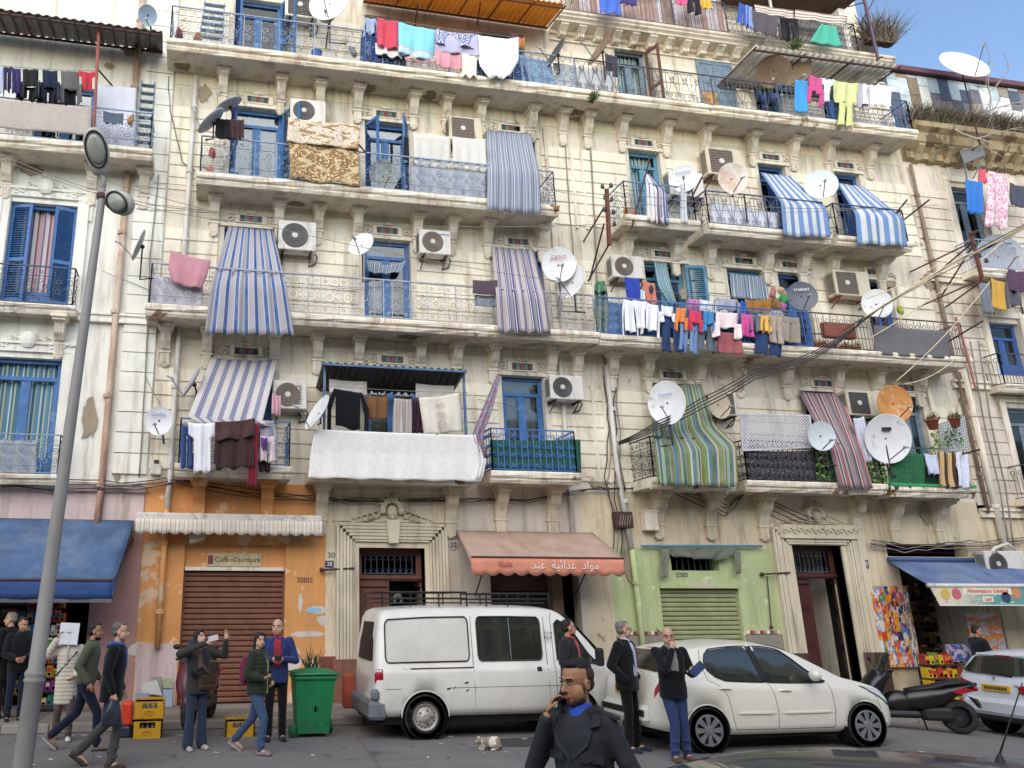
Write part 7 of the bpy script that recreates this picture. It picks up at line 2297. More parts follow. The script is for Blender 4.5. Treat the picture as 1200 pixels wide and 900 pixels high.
person('bearded man in an olive bomber jacket striding behind the man in black',hpos(105,745,-3.75),D2R(2),1.76,SK3,fb('565a45'),hem=.90,trou=fb('1b2236'),shoe=fb('6f6a66'),hair='1c1715',beard='1c1715',legs=walkB,lean=.1,arms={'r':{'e':(-.10,.24,1.15),'w':(.06,.26,.93)},'l':{'e':(.02,-.25,1.14),'w':(.18,-.2,.95)}},shirt=fb('2a2a2e'))
def bagx(fr,S,h,root,AR,k):
 w_=AR['r'][2]
 b=MB()
 rn=random.Random(4)
 def fn(u,v):
  a=u*2*pi
  r=(.02+.085*sin(min(1,v*1.25)*pi*.62))*(1+.16*sin(a*3+v*4)+.08*sin(a*7+v*9))
  if v>.93:r*=(1-v)/.07
  return w_+V((r*cos(a),r*.75*sin(a),-.06-v*.34))
 o=MB().grid(24,16,fn).build('plastic_bag',M('dark_plastic_bag','2a2d38',.35,.4,9),smooth=True)
 tag(o,'dark crumpled plastic bag swinging from the hand of the walking man','bag')
 MB().tube([S(.10,.09,1.47),S(-.02,.11,1.50),S(-.11,.05,1.47),S(-.13,-.04,1.44)],.022,6).build('hood_lining',fb('2f5aa8'),root,smooth=True)
 MB().tube([S(.13,.06,1.44),S(.155,.05,1.2)],.012,5).build('zip',fb('3a66b8'),root)
person('close-cropped man in a black jacket with a blue hood lining, walking to the right',hpos(136,745,-5.05),D2R(-4),1.80,SK2,fb('17181c'),hem=.78,trou=fb('4b4a49'),shoe=fb('4a3f3a'),hair='6a625c',facevox=.006,lean=.06,legs={'r':{'k':(.12,.09,.49),'a':(.06,.10,.085)},'l':{'k':(-.06,-.09,.50),'a':(-.38,-.10,.17),'t':(.8,0,-.6)}},arms={'r':{'e':(-.03,.27,1.14),'w':(.06,.27,.90),'curl':1.0},'l':{'e':(-.02,-.27,1.14),'w':(.1,-.25,.90)}},extras=bagx,wide=1.06)
def phx(fr,S,h,root,AR,k):
 c=(AR['r'][2]+AR['l'][2])/2
 p=AR['r'][2]+fr.dir(.05,-.10,.07)
 ph=MB().obox(p,fr.dir(.1,-1,.18).normalized()*.075,fr.dir(0,.18,1).normalized()*.038,fr.dir(1,.1,0)*.005).build('phone',fb('e6e6ea'))
 tag(ph,'white phone held up by the woman taking a picture','phone')
 bg_=tag(MB().cbox((-.13,-.05,-.11),(.13,.05,.10),.04).xf(Matrix.Translation(S(.15,-.10,.98))@fr.rot().to_4x4()).build('shoulder_bag',fb('54402f')),'brown shoulder bag slung across the woman with the phone','bag')
 MB().cbox((-.12,.05,-.02),(.12,.062,.09),.012).xf(Matrix.Translation(S(.15,-.10,.98))@fr.rot().to_4x4()).build('flap',fb('47352a'),bg_)
 MB().tube([S(-.05,.12,1.48),S(.10,.10,1.42),S(.17,-.02,1.2),S(.20,-.12,1.08)],.02,6).build('strap',fb('6a5440'),bg_,smooth=True)
 cm_=tag(MB().cbox((-.06,-.03,-.04),(.06,.03,.04),.01).lathe([(.035,0),(.035,.07),(.03,.075),(.001,.07)],(0,.03,0),(0,1,0),12).xf(Matrix.Translation(S(.18,.14,1.14))@fr.rot().to_4x4()).build('camera_body',m_black),'black camera hanging at the chest of the woman with the phone','camera')
person('woman in a dark grey jacket and jeans lifting a white phone before the brown shutter',hpos(233,760,-3.95),D2R(-66),1.66,SK2,fb('3a3c3b'),hem=.80,trou=fb('2f3d56'),shoe=fb('b9ada4'),hair='241a18',longhair=True,female=True,scarf=fb('7a4f50'),head=(D2R(-22),D2R(14),0),flare=.03,arms={'r':{'e':(.10,.36,1.40),'w':(.30,.03,1.56),'hd':(.15,-1,.4),'pl':(-.3,0,-1)},'l':{'e':(.12,-.40,1.36),'w':(.22,-.36,1.60),'hd':(.1,.0,1),'pl':(.5,.5,0),'curl':.25}},legs={'r':{'a':(.02,.12,.085)},'l':{'a':(0,-.12,.085)}},extras=phx)
def pufx(fr,S,h,root,AR,k):
 p=AR['r'][2]+fr.dir(.07,-.02,.07)
 tag(MB().obox(p,fr.dir(.5,.2,.5).normalized()*.065,fr.dir(.4,-.1,-.5).normalized()*.006,fr.dir(-.2,1,0).normalized()*.034).build('phone',m_black),'dark phone in the hand of the woman in the quilted jacket','phone')
 mb=MB()
 loft(mb,fr,[(.98,.10,.05,-.20),(1.05,.13,.085,-.22),(1.25,.13,.085,-.22),(1.38,.11,.06,-.19),(1.42,.05,.03,-.16)],16)
 b=remesh(mb,'backpack',fb('7d1f4a'),None,.014,2)
 tag(b,'plum-pink backpack on the woman in the quilted jacket','backpack')
 MB().tube([S(.165,-.005,.86),S(.165,-.005,1.1),S(.165,0,1.3),S(.11,0,1.44)],.008,5).build('zip',fb('a9ad6a'),root)
 cap(MB(),h(-.07,0,.03),h(-.13,0,-.01),.03,.02).build('hair_bun',hairm('201917'),root,smooth=True)
person('woman in a dark olive quilted jacket and blue jeans walking past the green bin',hpos(303,770,-4.45),D2R(-32),1.64,SK2,fb('30362a'),hem=.84,trou=fb('3a5478'),shoe=fb('8a7c78'),hair='201917',longhair=True,female=True,puff=True,head=(D2R(38),D2R(-3),0),legs={'r':{'k':(.16,.08,.50),'a':(.12,.09,.09)},'l':{'k':(-.12,-.10,.49),'a':(-.44,-.13,.16),'t':(.85,-.1,-.5),'sole':True}},arms={'r':{'e':(-.06,.25,1.13),'w':(.18,.16,1.08),'hd':(1,-.1,.35),'pl':(0,-.5,1),'curl':.9},'l':{'e':(.0,-.26,1.13),'w':(.18,-.10,1.02)}},extras=pufx)
def camx(fr,S,h,root,AR,k):
 p=(AR['r'][2]+AR['l'][2])/2+fr.dir(.06,0,.03)
 tag(MB().cbox((-.055,-.025,-.035),(.055,.025,.035),.008).lathe([(.028,0),(.028,.05),(.001,.05)],(0,.025,0),(0,1,0),12).xf(Matrix.Translation(p)@fr.rot().to_4x4()).build('camera_body',m_black),'small black camera in the hands of the man in the blue jacket','camera')
person('tall man in a blue jacket over a red shirt standing beside the green bin',hpos(325,745,-3.4),D2R(-92),1.80,SK2,fb('27386f'),hem=.82,trou=fb('17171a'),shoe=fb('23262e'),hair='7a6a5c',bald=True,shirt=fb('a3202c'),open_=1.05,head=(D2R(20),0,0),arms={'r':{'e':(.02,.29,1.14),'w':(.24,.09,1.17),'hd':(.6,-1,.1),'pl':(-1,0,0),'curl':.9},'l':{'e':(.02,-.29,1.14),'w':(.24,-.09,1.17),'hd':(.6,1,.1),'pl':(-1,0,0),'curl':.9}},extras=camx)
person('man in a black jacket with a coral polo collar leaning near the white van',hpos(666,745,-4.6),D2R(-42),1.80,SK,fb('2b2b2e'),hem=.84,trou=fb('23252c'),hair='1d1714',beard='1d1714',shirt=fb('d23a3f'),open_=1.12,head=(D2R(-38),0,0),arms={'r':{'e':(-.03,.27,1.14),'w':(.12,.20,.95)},'l':{'e':(.0,-.27,1.14),'w':(.15,-.2,.95)}})
person('grey-haired man with glasses in a black suit jacket, hands in pockets, by the hatchback',hpos(730,745,-5.25),D2R(-50),1.79,SK2,fb('18181b'),hem=.80,trou=fb('141416'),shoe=fb('2b3346'),hair='77736f',glasses=True,shirt=fb('c3c6d8'),open_=1.0,head=(D2R(-42),D2R(3),0),wide=1.1,arms={'r':{'e':(-.10,.30,1.15),'w':(.08,.24,.96),'hide':True},'l':{'e':(-.10,-.30,1.15),'w':(.08,-.24,.96),'hide':True}},legs={'r':{'a':(-.02,.11,.085)},'l':{'k':(.03,-.11,.49),'a':(.02,-.12,.085)}})
def foldx(fr,S,h,root,AR,k):
 p=AR['l'][2]+fr.dir(.04,-.12,.04)
 o=tag(MB().obox(p,fr.dir(.1,-.75,.66).normalized()*.10,fr.dir(0,.66,.75).normalized()*.055,fr.dir(1,0,0)*.012).build('folder',fb('3a4a7a')),'blue folder tucked under the arm of the bald man','folder')
 MB().obox(p+fr.dir(.013,-.03,.03),fr.dir(.1,-.75,.66).normalized()*.04,fr.dir(0,.66,.75).normalized()*.03,fr.dir(1,0,0)*.002).build('badge',fb('d8dae6'),o)
person('bald man in a black cardigan and blue jeans holding his hand to his face',hpos(783,755,-5.98),D2R(-100),1.72,SK2,fb('17181c'),hem=.80,trou=fb('2b3f6c'),shoe=fb('6a3f28'),hair='8a7260',bald=True,shirt=fb('8f8d8a'),open_=1.18,head=(D2R(12),D2R(-6),0),glasses=True,arms={'r':{'e':(.22,.16,1.20),'w':(.19,.03,1.46),'hd':(-.1,-.2,1),'pl':(-1,0,0),'curl':1.0},'l':{'e':(.05,-.27,1.13),'w':(.26,-.13,1.17),'hd':(.3,-1,.1),'pl':(-1,0,0),'curl':.8}},legs={'r':{'k':(.06,.05,.49),'a':(.06,.09,.085)},'l':{'k':(.0,-.10,.49),'a':(-.04,-.12,.085)}},extras=foldx)
person('dark-haired man in a black jacket in front of the right-hand shop',hpos(1146,750,-1.15,-.28+KZ),D2R(-15),1.70,SK3,fb('1d2026'),trou=fb('1a1c22'),hair='191614',head=(D2R(10),D2R(-14),0),arms={'r':{'e':(.05,.26,1.12),'w':(.26,.08,1.08)},'l':{'e':(.05,-.26,1.12),'w':(.26,-.06,1.08)}})
def fgx(fr,S,h,root,AR,k):
 coat=M('charcoal_wool','2b2d31',.85,.25,40,bmp=.3)
 w_=AR['r'][2]
 pc=h(.045,.088,-.062)
 ph=MB()
 d1=(h(.10,.07,-.14)-h(-.01,.09,.01)).normalized()
 n1=(h(0,1,0)-h(0,0,0)).normalized()
 ph.obox(pc,d1*.062,d1.cross(n1).normalized()*.027,n1*.006)
 tag(ph.build('phone',M('phone_black','16171b',.25,.05)),'dark phone held to the ear of the young man in the charcoal coat','phone')
 for q in(-1,1):
  MB().prism([S(.075,q*.075,1.455),S(.128,q*.035,1.34),S(.140,q*.0+.01,1.21),S(.136,q*.095,1.30),S(.118,q*.115,1.36),S(.085,q*.115,1.42)],fr.dir(.010,0,.004)).build('lapel',coat,root)
  MB().prism([S(-.05,q*.082,1.50),S(.045,q*.078,1.475),S(.115,q*.105,1.385),S(.085,q*.150,1.40),S(.02,q*.125,1.445),S(-.05,q*.105,1.47)],fr.dir(.010,q*.006,.014)).build('collar',coat,root)
  MB().obox(S(-.0,q*.165,1.463),fr.dir(0,q*.06,-.016),fr.dir(.026,0,0),fr.dir(0,.002,.008)).build('epaulette',coat,root)
  MB().ball(S(-.0,q*.13,1.482),.010,8,6).build('button',m_black,root)
  MB().obox(S(.124,q*.105,1.235),fr.dir(-q*.026,.055,.002),fr.dir(.007,q*.003,0),fr.dir(0,0,.020)).build('pocket_flap',coat,root)
  MB().ball(S(.134,q*.105,1.228),.009,8,6).build('button',m_black,root)
  for u in(1.08,.95,.83):
   MB().lathe([(.001,.010),(.016,.008),(.019,.003),(.018,0)],S(.138-.0*u,q*.060,u),fr.F,12).build('button',M('button_dark','1a1a1e',.25,.1),root)
  MB().tube([h(-.01+.016*cos(a),q*.089,-.010+.026*sin(a)) for a in[-1.2+j*.45 for j in range(10)]],.0038,5).build('ear_rim',SK,root,smooth=True)
 R3=Matrix((h(0,1,0)-h(0,0,0),h(1,0,0)-h(0,0,0),h(0,0,1)-h(0,0,0))).transposed()
 fm=MB().ball(h(-.022,0,.080),(.066,.088,.056),18,12,R=R3).ball(h(.03,0,.108),(.052,.040,.026),14,9,R=R3)
 remesh(fm,'hair',hairm('16120f'),root,.005,3)
 fd=MB().ball(h(-.034,0,.038),(.0775,.082,.072),18,12,R=R3).ball(h(-.05,0,-.01),(.066,.056,.055),14,9,R=R3)
 remesh(fd,'hair_sides',hairm('3a2a20'),root,.005,3)
 MB().tube([h(.103,-.022,-.068),h(.109,0,-.064),h(.103,.022,-.068)],.0045,6).build('lip',m_lip,root,smooth=True)
 for q in(-1,1):
  MB().tube([h(.083,q*.018,.017),h(.092,q*.033,.0215),h(.084,q*.047,.016)],.0028,5).build('eyelid',m_eye,root,smooth=True)
g=G(677,790,1.66)
person('young man in a charcoal double-breasted coat talking on a phone close to the viewer',(g.x,g.y,0),D2R(-142),1.74,skinm('skin_warm','b07f5e'),M('charcoal_wool','2b2d31',.85,.25,40,bmp=.3),hem=.62,trou=fb('23252b'),hair=None,beard='4a3527',shirt=fb('1f4fc0'),head=(D2R(26),D2R(-8),0),shoulder=.148,vox=.009,facevox=.0042,fine=True,arms={'r':{'e':(.10,.27,1.15),'w':(.175,.125,1.445),'hd':(-.45,-.22,1),'pl':(-.5,-.9,.0),'curl':.55,'th':1},'l':{'e':(-.04,-.28,1.14),'w':(.05,-.26,.9)}},extras=fgx,wide=.88)
# street lamp
lx,ly=-2.0,-5.5
t=thing('street_lamp','tall grey street lamp with two heads close to the left edge','street lamp',(lx,ly,0))
m_post=M('lamp_post_paint','8f8b86',.55,.12,3,dirt=.15,streak=True)
top=F(122,200,ly)
MB().lathe([(.118,0),(.118,1.08),(.133,1.10),(.133,1.13),(.12,1.15),(.133,1.18),(.133,1.21),(.10,1.26),(.092,2.5),(.055,7.95),(.05,8.05)],(lx,ly,0),(.040,0,1),18).build('post',m_post,t,smooth=True)
zt=8.0
a,b=V((lx+.318,ly,7.95)),F(117,200,ly)
hp=F(113,178,ly)
MB().tube([a,V((lx+.325,ly-.02,8.2)),F(119,206,ly)],.04,8).build('arm',m_post,t,smooth=True)
def lamp_head(c,d,up,L,W,nm):
 d,up=V(d).normalized(),V(up)
 up=(up-d*up.dot(d)).normalized()
 x=d.cross(up)
 R3=Matrix((x,d,up)).transposed().to_4x4()
 mb=MB()
 vs,fs=[],[]
 n=18
 prof=[(0,.02),(.02,.55),(.15,.82),(.45,1.0),(.75,.98),(.93,.7),(1,.25)]
 rows=[]
 for f,w_ in prof:
  for s in range(n):
   aa=2*pi*s/n
   z=.42*sin(aa) if sin(aa)>0 else.18*sin(aa)
   vs.append(V((W/2*w_*cos(aa),(f-.0)*L,W*z*w_)))
 for i in range(len(prof)-1):
  for k in range(n):
   k2=(k+1)%n
   fs.append((i*n+k,i*n+k2,(i+1)*n+k2,(i+1)*n+k))
 fs+=[tuple(range(n)),tuple(range((len(prof)-1)*n,len(prof)*n))]
 mb.add(vs,fs)
 mb.xf(Matrix.Translation(c)@R3)
 hd=mb.build('lamp_head',M('lamp_head_case','b9b4ab',.5,.15,6,dirt=.3),t,smooth=True)
 g_=MB().ball((0,L*.55,-W*.16),(W*.36,L*.32,W*.16),16,10)
 g_.xf(Matrix.Translation(c)@R3);g_.build('lens',M('lamp_lens','a3a596',.2,.2,8),hd,smooth=True)
 r_=MB().tube([V((W*.42*cos(aa),L*.55+L*.38*sin(aa),-W*.17)) for aa in[2*pi*k/20 for k in range(20)]],.014,5,closed=True)
 r_.xf(Matrix.Translation(c)@R3);r_.build('gasket',m_black,hd,smooth=True)
lamp_head(F(119,206,ly),(-.20,-.50,.84),(0,.9,.4),.70,.36,'a')
lamp_head(F(123,230,ly),(.62,-.35,-.40),(.3,.75,.55),.56,.36,'b')
MB().lathe([(.075,0),(.08,.02),(.08,.06),(.075,.08)],F(121,232,ly)-V((.02,0,.02)),(0,0,1),12).build('clamp',m_rust2,t)
# pole bracket with insulators, cable bundle
t=thing('insulator_bracket','rusty iron bracket with insulators standing off the cream wall','bracket',F(712,262,-1))
P=lambda x,y,yy=-1.0:F(x,y,yy)
mb=MB().tube([P(711,222),P(714,287)],.055,4).build('post',m_rust,t)
for a,b in(((708,243,-1.0),(684,283,-.02)),((708,262,-1.0),(691,328,-.02)),((714,286,-1.0),(689,330,-.02))):
 MB().tube([P(*a),P(*b)],.022,5).build('stay',m_rust2,t)
m_ins=M('insulator_glaze','4a4f4c',.2,.2,10)
for x,y in((706,219),(716,218),(709,232),(717,234),(719,249),(720,263),(708,246)):
 c=P(x,y,-1.02)
 MB().lathe([(.001,.08),(.03,.07),(.045,.03),(.03,.02),(.055,-.02),(.03,-.035),(.012,-.05)],c,(0,0,1),10).tube([c-V((0,0,.04)),V((P(712,y+3).x,-1.0,c.z-.06))],.01,4).build('insulator',m_ins,t,smooth=True)
t=thing('insulator_bracket','red-brown iron bracket reaching out above the right-hand balconies','bracket',P(1145,300,-1.5))
for a,b,r in(((1137,272,-1.5),(1152,330,-1.5),.05),((1140,283,-1.5),(1066,319,-.05),.022),((1140,284,-1.5),(1096,322,-.05),.022),((1142,285,-1.5),(1104,346,-.05),.022),((1150,327,-1.5),(1076,360,-.05),.022),((1150,330,-1.5),(1108,360,-.05),.022),((1136,275,-1.5),(1146,270,-1.7),.03)):
 MB().tube([P(*a),P(*b)],r,5).build('stay' if r<.04 else 'post',m_rust,t)
for i,(x,y) in enumerate(((1143,287),(1148,300),(1156,306))):
 c=P(x,y,-1.55)
 MB().lathe([(.001,.08),(.03,.07),(.045,.03),(.03,.02),(.055,-.02),(.012,-.05)],c,(0,0,1),10).build('insulator',m_ins,t,smooth=True)
m_cc=M('pale_cable','d8c8a4',.6,.2,8)
bx=[(1230,248,-3.2),(1185,275,-2.6),(1130,303,-1.9),(1075,335,-1.4)]
for i in range(7):
 o_=[V((RN.uniform(-.05,.05),RN.uniform(-.05,.05),RN.uniform(-.05,.05)))*(.5+.6*q) for q in range(4)]
 pts=[F(x,y,yy)+o_[q] for q,(x,y,yy) in enumerate(bx)]
 e=F(1035-8*i,358+5*i,-1.05)
 full=[]
 for a,b in zip(pts+[e],(pts+[e])[1:]):
  full+=[a.lerp(b,k/5) for k in range(5)]
 full.append(e)
 cable('pale cable in the thick bundle sweeping in from the right',full,.012 if i<5 else.016,m_cc if i%3 else m_cable,'cable','cables in the sweeping bundle')
for i in range(4):
 a=F(1035-8*i,358+5*i,-1.05)
 pp=[a,F(985,394+2*i,-1.15),F(940,418+3*i,-1.25),F(885,432+4*i,-1.3),F(820,468+4*i,-1.3),F(770,494+3*i,-1.2),F(725,518+i,-.3)]
 full=[]
 for q,(a2,b2) in enumerate(zip(pp,pp[1:])):
  full+=[a2.lerp(b2,k/4)+V((0,0,-.03*sin(pi*k/4))) for k in range(4)]
 full.append(pp[-1])
 cable('black cable swooping from the pale bundle down to the wall above the red awning',full,.018,m_cable,'cable','black cables swooping across the middle')
for i,(x0,y0,x1,y1,yy) in enumerate(((1175,283,1020,396,-1.6),(1160,330,1050,447,-1.4),(1125,292,1015,350,-1.5),(1120,420,1060,450,-1.1))):
 cable('single pale line slanting across the right-hand balconies',droop(F(x0,y0,yy),F(x1,y1,-1.0),.12),.014,m_cc,'cable','pale lines at the right')
t=thing('antenna_pole','reddish pole rising beside the end of the long balcony','pole',F(1142,440,-1))
MB().tube([F(1120,372,-1.0),F(1132,410,-1.0),F(1143,455,-.98)],.03,6).build('pole',M('pink_pole','a0685c',.6,.2),t)
for pa,lab in((((1112,400,-1),(1152,376,-1.8)),'dark bar sticking out from the end of the long second balcony'),(((1060,257,-1),(1089,234,-1.9)),'dark bar sticking out above the last blue and white awning'),(((1050,250,-1),(1063,234,-1.5)),'bent iron rod beside the last blue and white awning'),(((740,268,-.9),(762,183,-1.0)),'iron stay slanting over the small balcony by the teal shutters'),(((806,240,-.95),(823,207,-1.5)),'iron bar leaning out between two small balconies'),(((872,228,-.9),(876,260,-.95)),'upright iron bar on the dark balcony'),(((1128,532,-1),(1148,527,-1.7)),'black bar sticking out from the flowered towel'),(((112,78,-.9),(138,108,-.05)),'rusty stay under the top left roof'),(((404,150,-.2),(428,178,-1.0)),'iron stay slanting over the crocheted cloths')):
 tag(MB().tube([F(*pa[0]),F(*pa[1])],.022,5).build('iron_bar',m_rust2),lab,'bar')
# corrugated roofs and terrace
def corrug(name,label,tl,tr,br,bl,mat,n,amp=.025,group=None,ribs=None,ribm=None):
 t=thing(name,label,'roof',(V(tl)+V(tr))/2,group)
 tl,tr,br,bl=map(V,(tl,tr,br,bl))
 def fn(u,v):
  return tl.lerp(tr,u).lerp(bl.lerp(br,u),v)+V((0,0,amp*cos(u*n*2*pi)))
 MB().grid(n*6,2,fn).build('sheet',mat,t,smooth=True,thick=.008)
 if ribs:
  for i in range(ribs+1):
   u=i/ribs
   a,b=tl.lerp(tr,u)-V((0,0,.05)),bl.lerp(br,u)-V((0,0,.05))
   MB().bar(a,b,.022,n=4).build('batten',ribm or m_rust2,t)
 for v in(.06,.94):
  a,b=tl.lerp(bl,v)-V((0,0,.075)),tr.lerp(br,v)-V((0,0,.075))
  MB().bar(a,b,.03,n=4).build('purlin',ribm or m_rust2,t)
 return t
m_zinc=M('zinc_sheet','70706c',.6,.25,3,dirt=.35,dirtc=srgb('4a3a33'))
a0,a1=F(0,7,-1.15),F(190,37,-1.15)
b0,b1=F(0,36,-.1),F(190,58,-.1)
corrug('corrugated_roof','ribbed metal canopy over the top left balcony with a rusty edge',(-9,-1.15,a0.z),(a1.x,-1.15,a1.z),(b1.x,-.05,b1.z),(-9,-.05,b0.z),m_zinc,40,.02,'corrugated canopies',28)
t=thing('roof_post','rusty red post carrying the top left canopy','post',F(110,150,-.85))
MB().tube([F(116,32,-.95),F(110,155,-.88)],.035,6).build('post',M('red_rust_post','9a5648',.7,.3,8),t)
m_oc=M('orange_corrugated','d09a4a',.6,.25,3,dirt=.35,dirtc=srgb('a06a34'))
t_=m_oc.node_tree
tl_=t_.nodes.new('ShaderNodeBsdfTranslucent');tl_.inputs[0].default_value=(.75,.42,.10,1)
ms_=t_.nodes.new('ShaderNodeMixShader');ms_.inputs[0].default_value=.5
t_.links.new(t_.nodes['Principled BSDF'].outputs[0],ms_.inputs[1]);t_.links.new(tl_.outputs[0],ms_.inputs[2]);t_.links.new(ms_.outputs[0],t_.nodes['Material Output'].inputs[0])
a0,a1=F(440,-10,-1.5),F(662,6,-1.5)
b0,b1=F(455,14,-.05),F(640,32,-.05)
corrug('corrugated_roof','orange-brown corrugated plastic canopy at the top edge',(3.5,-1.4,16.62),(8.42,-1.4,16.58),(8.55,-.05,17.03),(3.5,-.05,17.06),m_oc,34,.022,'corrugated canopies',6,M('orange_batten','7a4a24',.7,.2))
for x in(490,563):tag(MB().tube([F(x,3,-1.1),F(x-4,30,-.1)],.02,5).build('iron_bar',m_rust),'rusty hanger under the orange-brown canopy, '+('left one' if x<500 else 'right one'),'bar')
m_pl=M('pale_corrugated','d0ccc4',.6,.2,3,dirt=.3,dirtc=srgb('7f7a72'))
c0,c1,c2,c3=F(886,53,-1.3),F(1055,76,-1.3),F(1030,97,-.05),F(866,72,-.05)
corrug('corrugated_roof','pale corrugated canopy over the right end of the top long balcony',(c0.x,-1.3,c0.z),(c1.x,-1.3,c1.z),(c1.x-.6,-.05,c1.z-.35),(c0.x-.3,-.05,c0.z-.35),m_pl,22,.022,'corrugated canopies',3)
for x in(905,958,1022):
 tag(MB().tube([F(x-20,90,-.05),F(x+12,66,-1.2)],.018,5).build('iron_bar',m_rust2),{905:'strut under the pale canopy near the brown dishes',958:'middle strut under the pale canopy',1022:'strut at the far end of the pale canopy'}[x],'bar')
par=MB()
t=thing('terrace_screen','pinkish board fence along the roof terrace above the cornice','fence',(11,-.7,16.95))
x=9.15
i=0
cols=[M('board_'+c,c,.8,.25,4,dirt=.3) for c in('b3958a','c4b4b6','a58a80','cdc4c6','ae8e80')]
while x<13.7:
 wd=RN.uniform(.13,.2)
 MB().box((x,-.46,17.2),(x+wd-.012,-.43,18.9)).build('board',cols[(i*3+i//4)%5],t)
 x+=wd;i+=1
MB().box((9.15,-.43,17.6),(13.7,-.39,17.66)).build('rail',m_rust2,t)
railing(cor,8.8,13.72,17.22,y=-.52,h=1.0,kind='bars',st=.24,mat=m_iron2,sl=False,sr=False)
railing(cor,13.75,17.9,17.22,y=-.5,h=.95,kind='vine',st=.3,mat=m_iron2,sl=False)
MB().box((8.66,.3,18.2),(19.0,8,20.2)).build('attic_wall',m_cream,main)
t=thing('roof_shelter','brown board roof and pale end wall of the terrace shelter','shelter',(16,-.5,17))
MB().prism([(13.9,-.8,18.9),(18.0,-.8,18.9),(18.0,2.5,19.1),(13.9,2.5,19.1)],(0,0,.08)).build('roof',M('brown_sheet','6a5648',.8,.3,4),t)
MB().box((17.55,-.45,17.24),(17.75,2.5,18.73)).build('end_wall',m_white,t)
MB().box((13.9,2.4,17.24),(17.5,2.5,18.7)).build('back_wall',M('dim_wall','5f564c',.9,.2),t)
MB().tube([(15.3,-.46,17.22),(15.25,-.5,18.75)],.04,6).build('post',m_pvc,t)
for i in range(22):
 MB().box((15.4+i*.1,-.47,17.25),(15.4+i*.1+.085,-.45,18.05)).build('slat',M('grey_slat','98948e',.8,.3,5),t)
t=thing('roof_pole','violet-brown pole with stays at the end of the roof terrace','pole',F(1027,68,-.7))
m_vp=M('violet_pole','5a4258',.6,.2)
MB().tube([F(1011,-8,-.7),F(1029,69,-.7)],.045,6).build('pole',m_vp,t)
for a,b in(((1026,-4,-.7),(1003,38,-.3)),((1003,55,-.8),(1017,42,-.3)),((994,8,-.6),(1012,3,-.7))):
 MB().tube([F(*a),F(*b)],.02,5).build('stay',m_vp,t)
RZ=14.3
MB().prism([(XR+.03,y,z) for y,z in((0,14.15),(-.15,14.2),(-.15,14.4),(-.4,14.6),(-.45,14.85),(-.6,14.95),(-.62,15.1),(0,15.15))],(10.8,0,0)).build('cornice',stucco('mossy_cornice','a89878',.7,.35,'6c5e48',.4,dark='5c5240'),right)
wall_mesh(XR+.004,30,14.2,15.2,[]).build('wall',m_yellow,right)
rm_=MB()
for i in range(22):
 x=XR+.3+i*.48
 MB().prism([(x,y,z) for y,z in((0,14.6),(-.36,14.6),(-.36,14.5),(-.2,14.3),(-.14,14.15),(0,14.1))],(.2,0,0)).build('modillion',stucco('mossy_cornice','a89878'),right)
t=thing('patched_cabin','rooftop cabin of mismatched pale panels under a dark red eave','cabin',(23,0,15.15))
pc=[M('panel_'+c,c,.6,.2,4,dirt=.25) for c in('cfdbe0','b6c6cc','7a7680','8a7a6a','dfe3e0','4f5a70','a09684')]
x0=XR-.3
for i in range(30):
 xa=x0+i*.36
 z=15.2
 while z<17.1:
  h_=RN.choice([.45,.6,.8])
  z2=min(z+h_,17.15)
  MB().box((xa,-.02+RN.uniform(-.01,.01),z),(xa+.345,.03,z2-.015)).build('panel',RN.choice(pc),t)
  z=z2
MB().box((x0,.04,15.15),(x0+10.8,6,17.15)).build('core',M('cabin_core','6a6258',.9),t)
MB().prism([(x0-.3,-.16,17.16),(x0-.3,-.18,17.3),(x0-.3,6,17.9),(x0-.3,6,17.75)],(11.5,0,0)).build('roof',M('dark_red_eave','6a4750',.7,.25,5),t)
def tuft(label,c,w_,h_,n,cols,name='dry_weeds',lean=(0,-.4,0),spread=.6):
 mb=MB()
 c=V(c)
 rn=random.Random(int(c.x*100))
 for i in range(n):
  b=c+V((rn.uniform(-w_,w_),rn.uniform(-.15,.12),0))
  d=V((rn.gauss(0,spread),rn.gauss(lean[1],spread*.7),1+lean[2])).normalized()
  L=h_*rn.uniform(.4,1.1)
  p1=b+d*L*.5;p2=p1+(d+V((0,0,rn.uniform(-.9,.1)))).normalized()*L*.5
  s=V((rn.uniform(-1,1),rn.uniform(-.5,.5),0)).normalized()*rn.uniform(.006,.016)
  mb.add([b-s,b+s,p1+s,p1-s,p2],[(0,1,2,3),(3,2,4)],rn.randrange(len(cols)))
  if rn.random()<.5:
   q=p1+V((rn.uniform(-.08,.08),rn.uniform(-.08,.05),rn.uniform(-.05,.1)))
   mb.add([p1-s,p1+s,q],[(0,1,2)],rn.randrange(len(cols)))
 o=mb.build(name,cols)
 return tag(o,label,'plant')
dry=[fabric('8f8168'),fabric('73675a'),fabric('a3967e'),fabric('5f564a')]
grn=[fabric('4f6a2c'),fabric('6a7a3a'),fabric('3f5226')]
for i in range(9):
 tuft(['dense brown weeds just right of the top long balcony','brown weeds left of the big roof dish','tangled weeds under the left of the big roof dish','weeds right under the big roof dish','dry weeds right of the big roof dish','weeds before the pale rooftop panels','tall dry weeds near the right edge','weeds at the right edge beside a white box','weeds cut by the right edge'][i],(19.4+i*.48,-.45,15.1),.4,.72,320,dry+dry+grn[:1])['group']='weeds on the ledge'
for i in range(0):
 o=tuft('trailing roots hanging below the weedy cornice',(19.5+i*.52,-.62,15.0),.3,.55,60,dry,lean=(0,-.5,-1.6),spread=.5)
 o['group']='roots below the cornice'
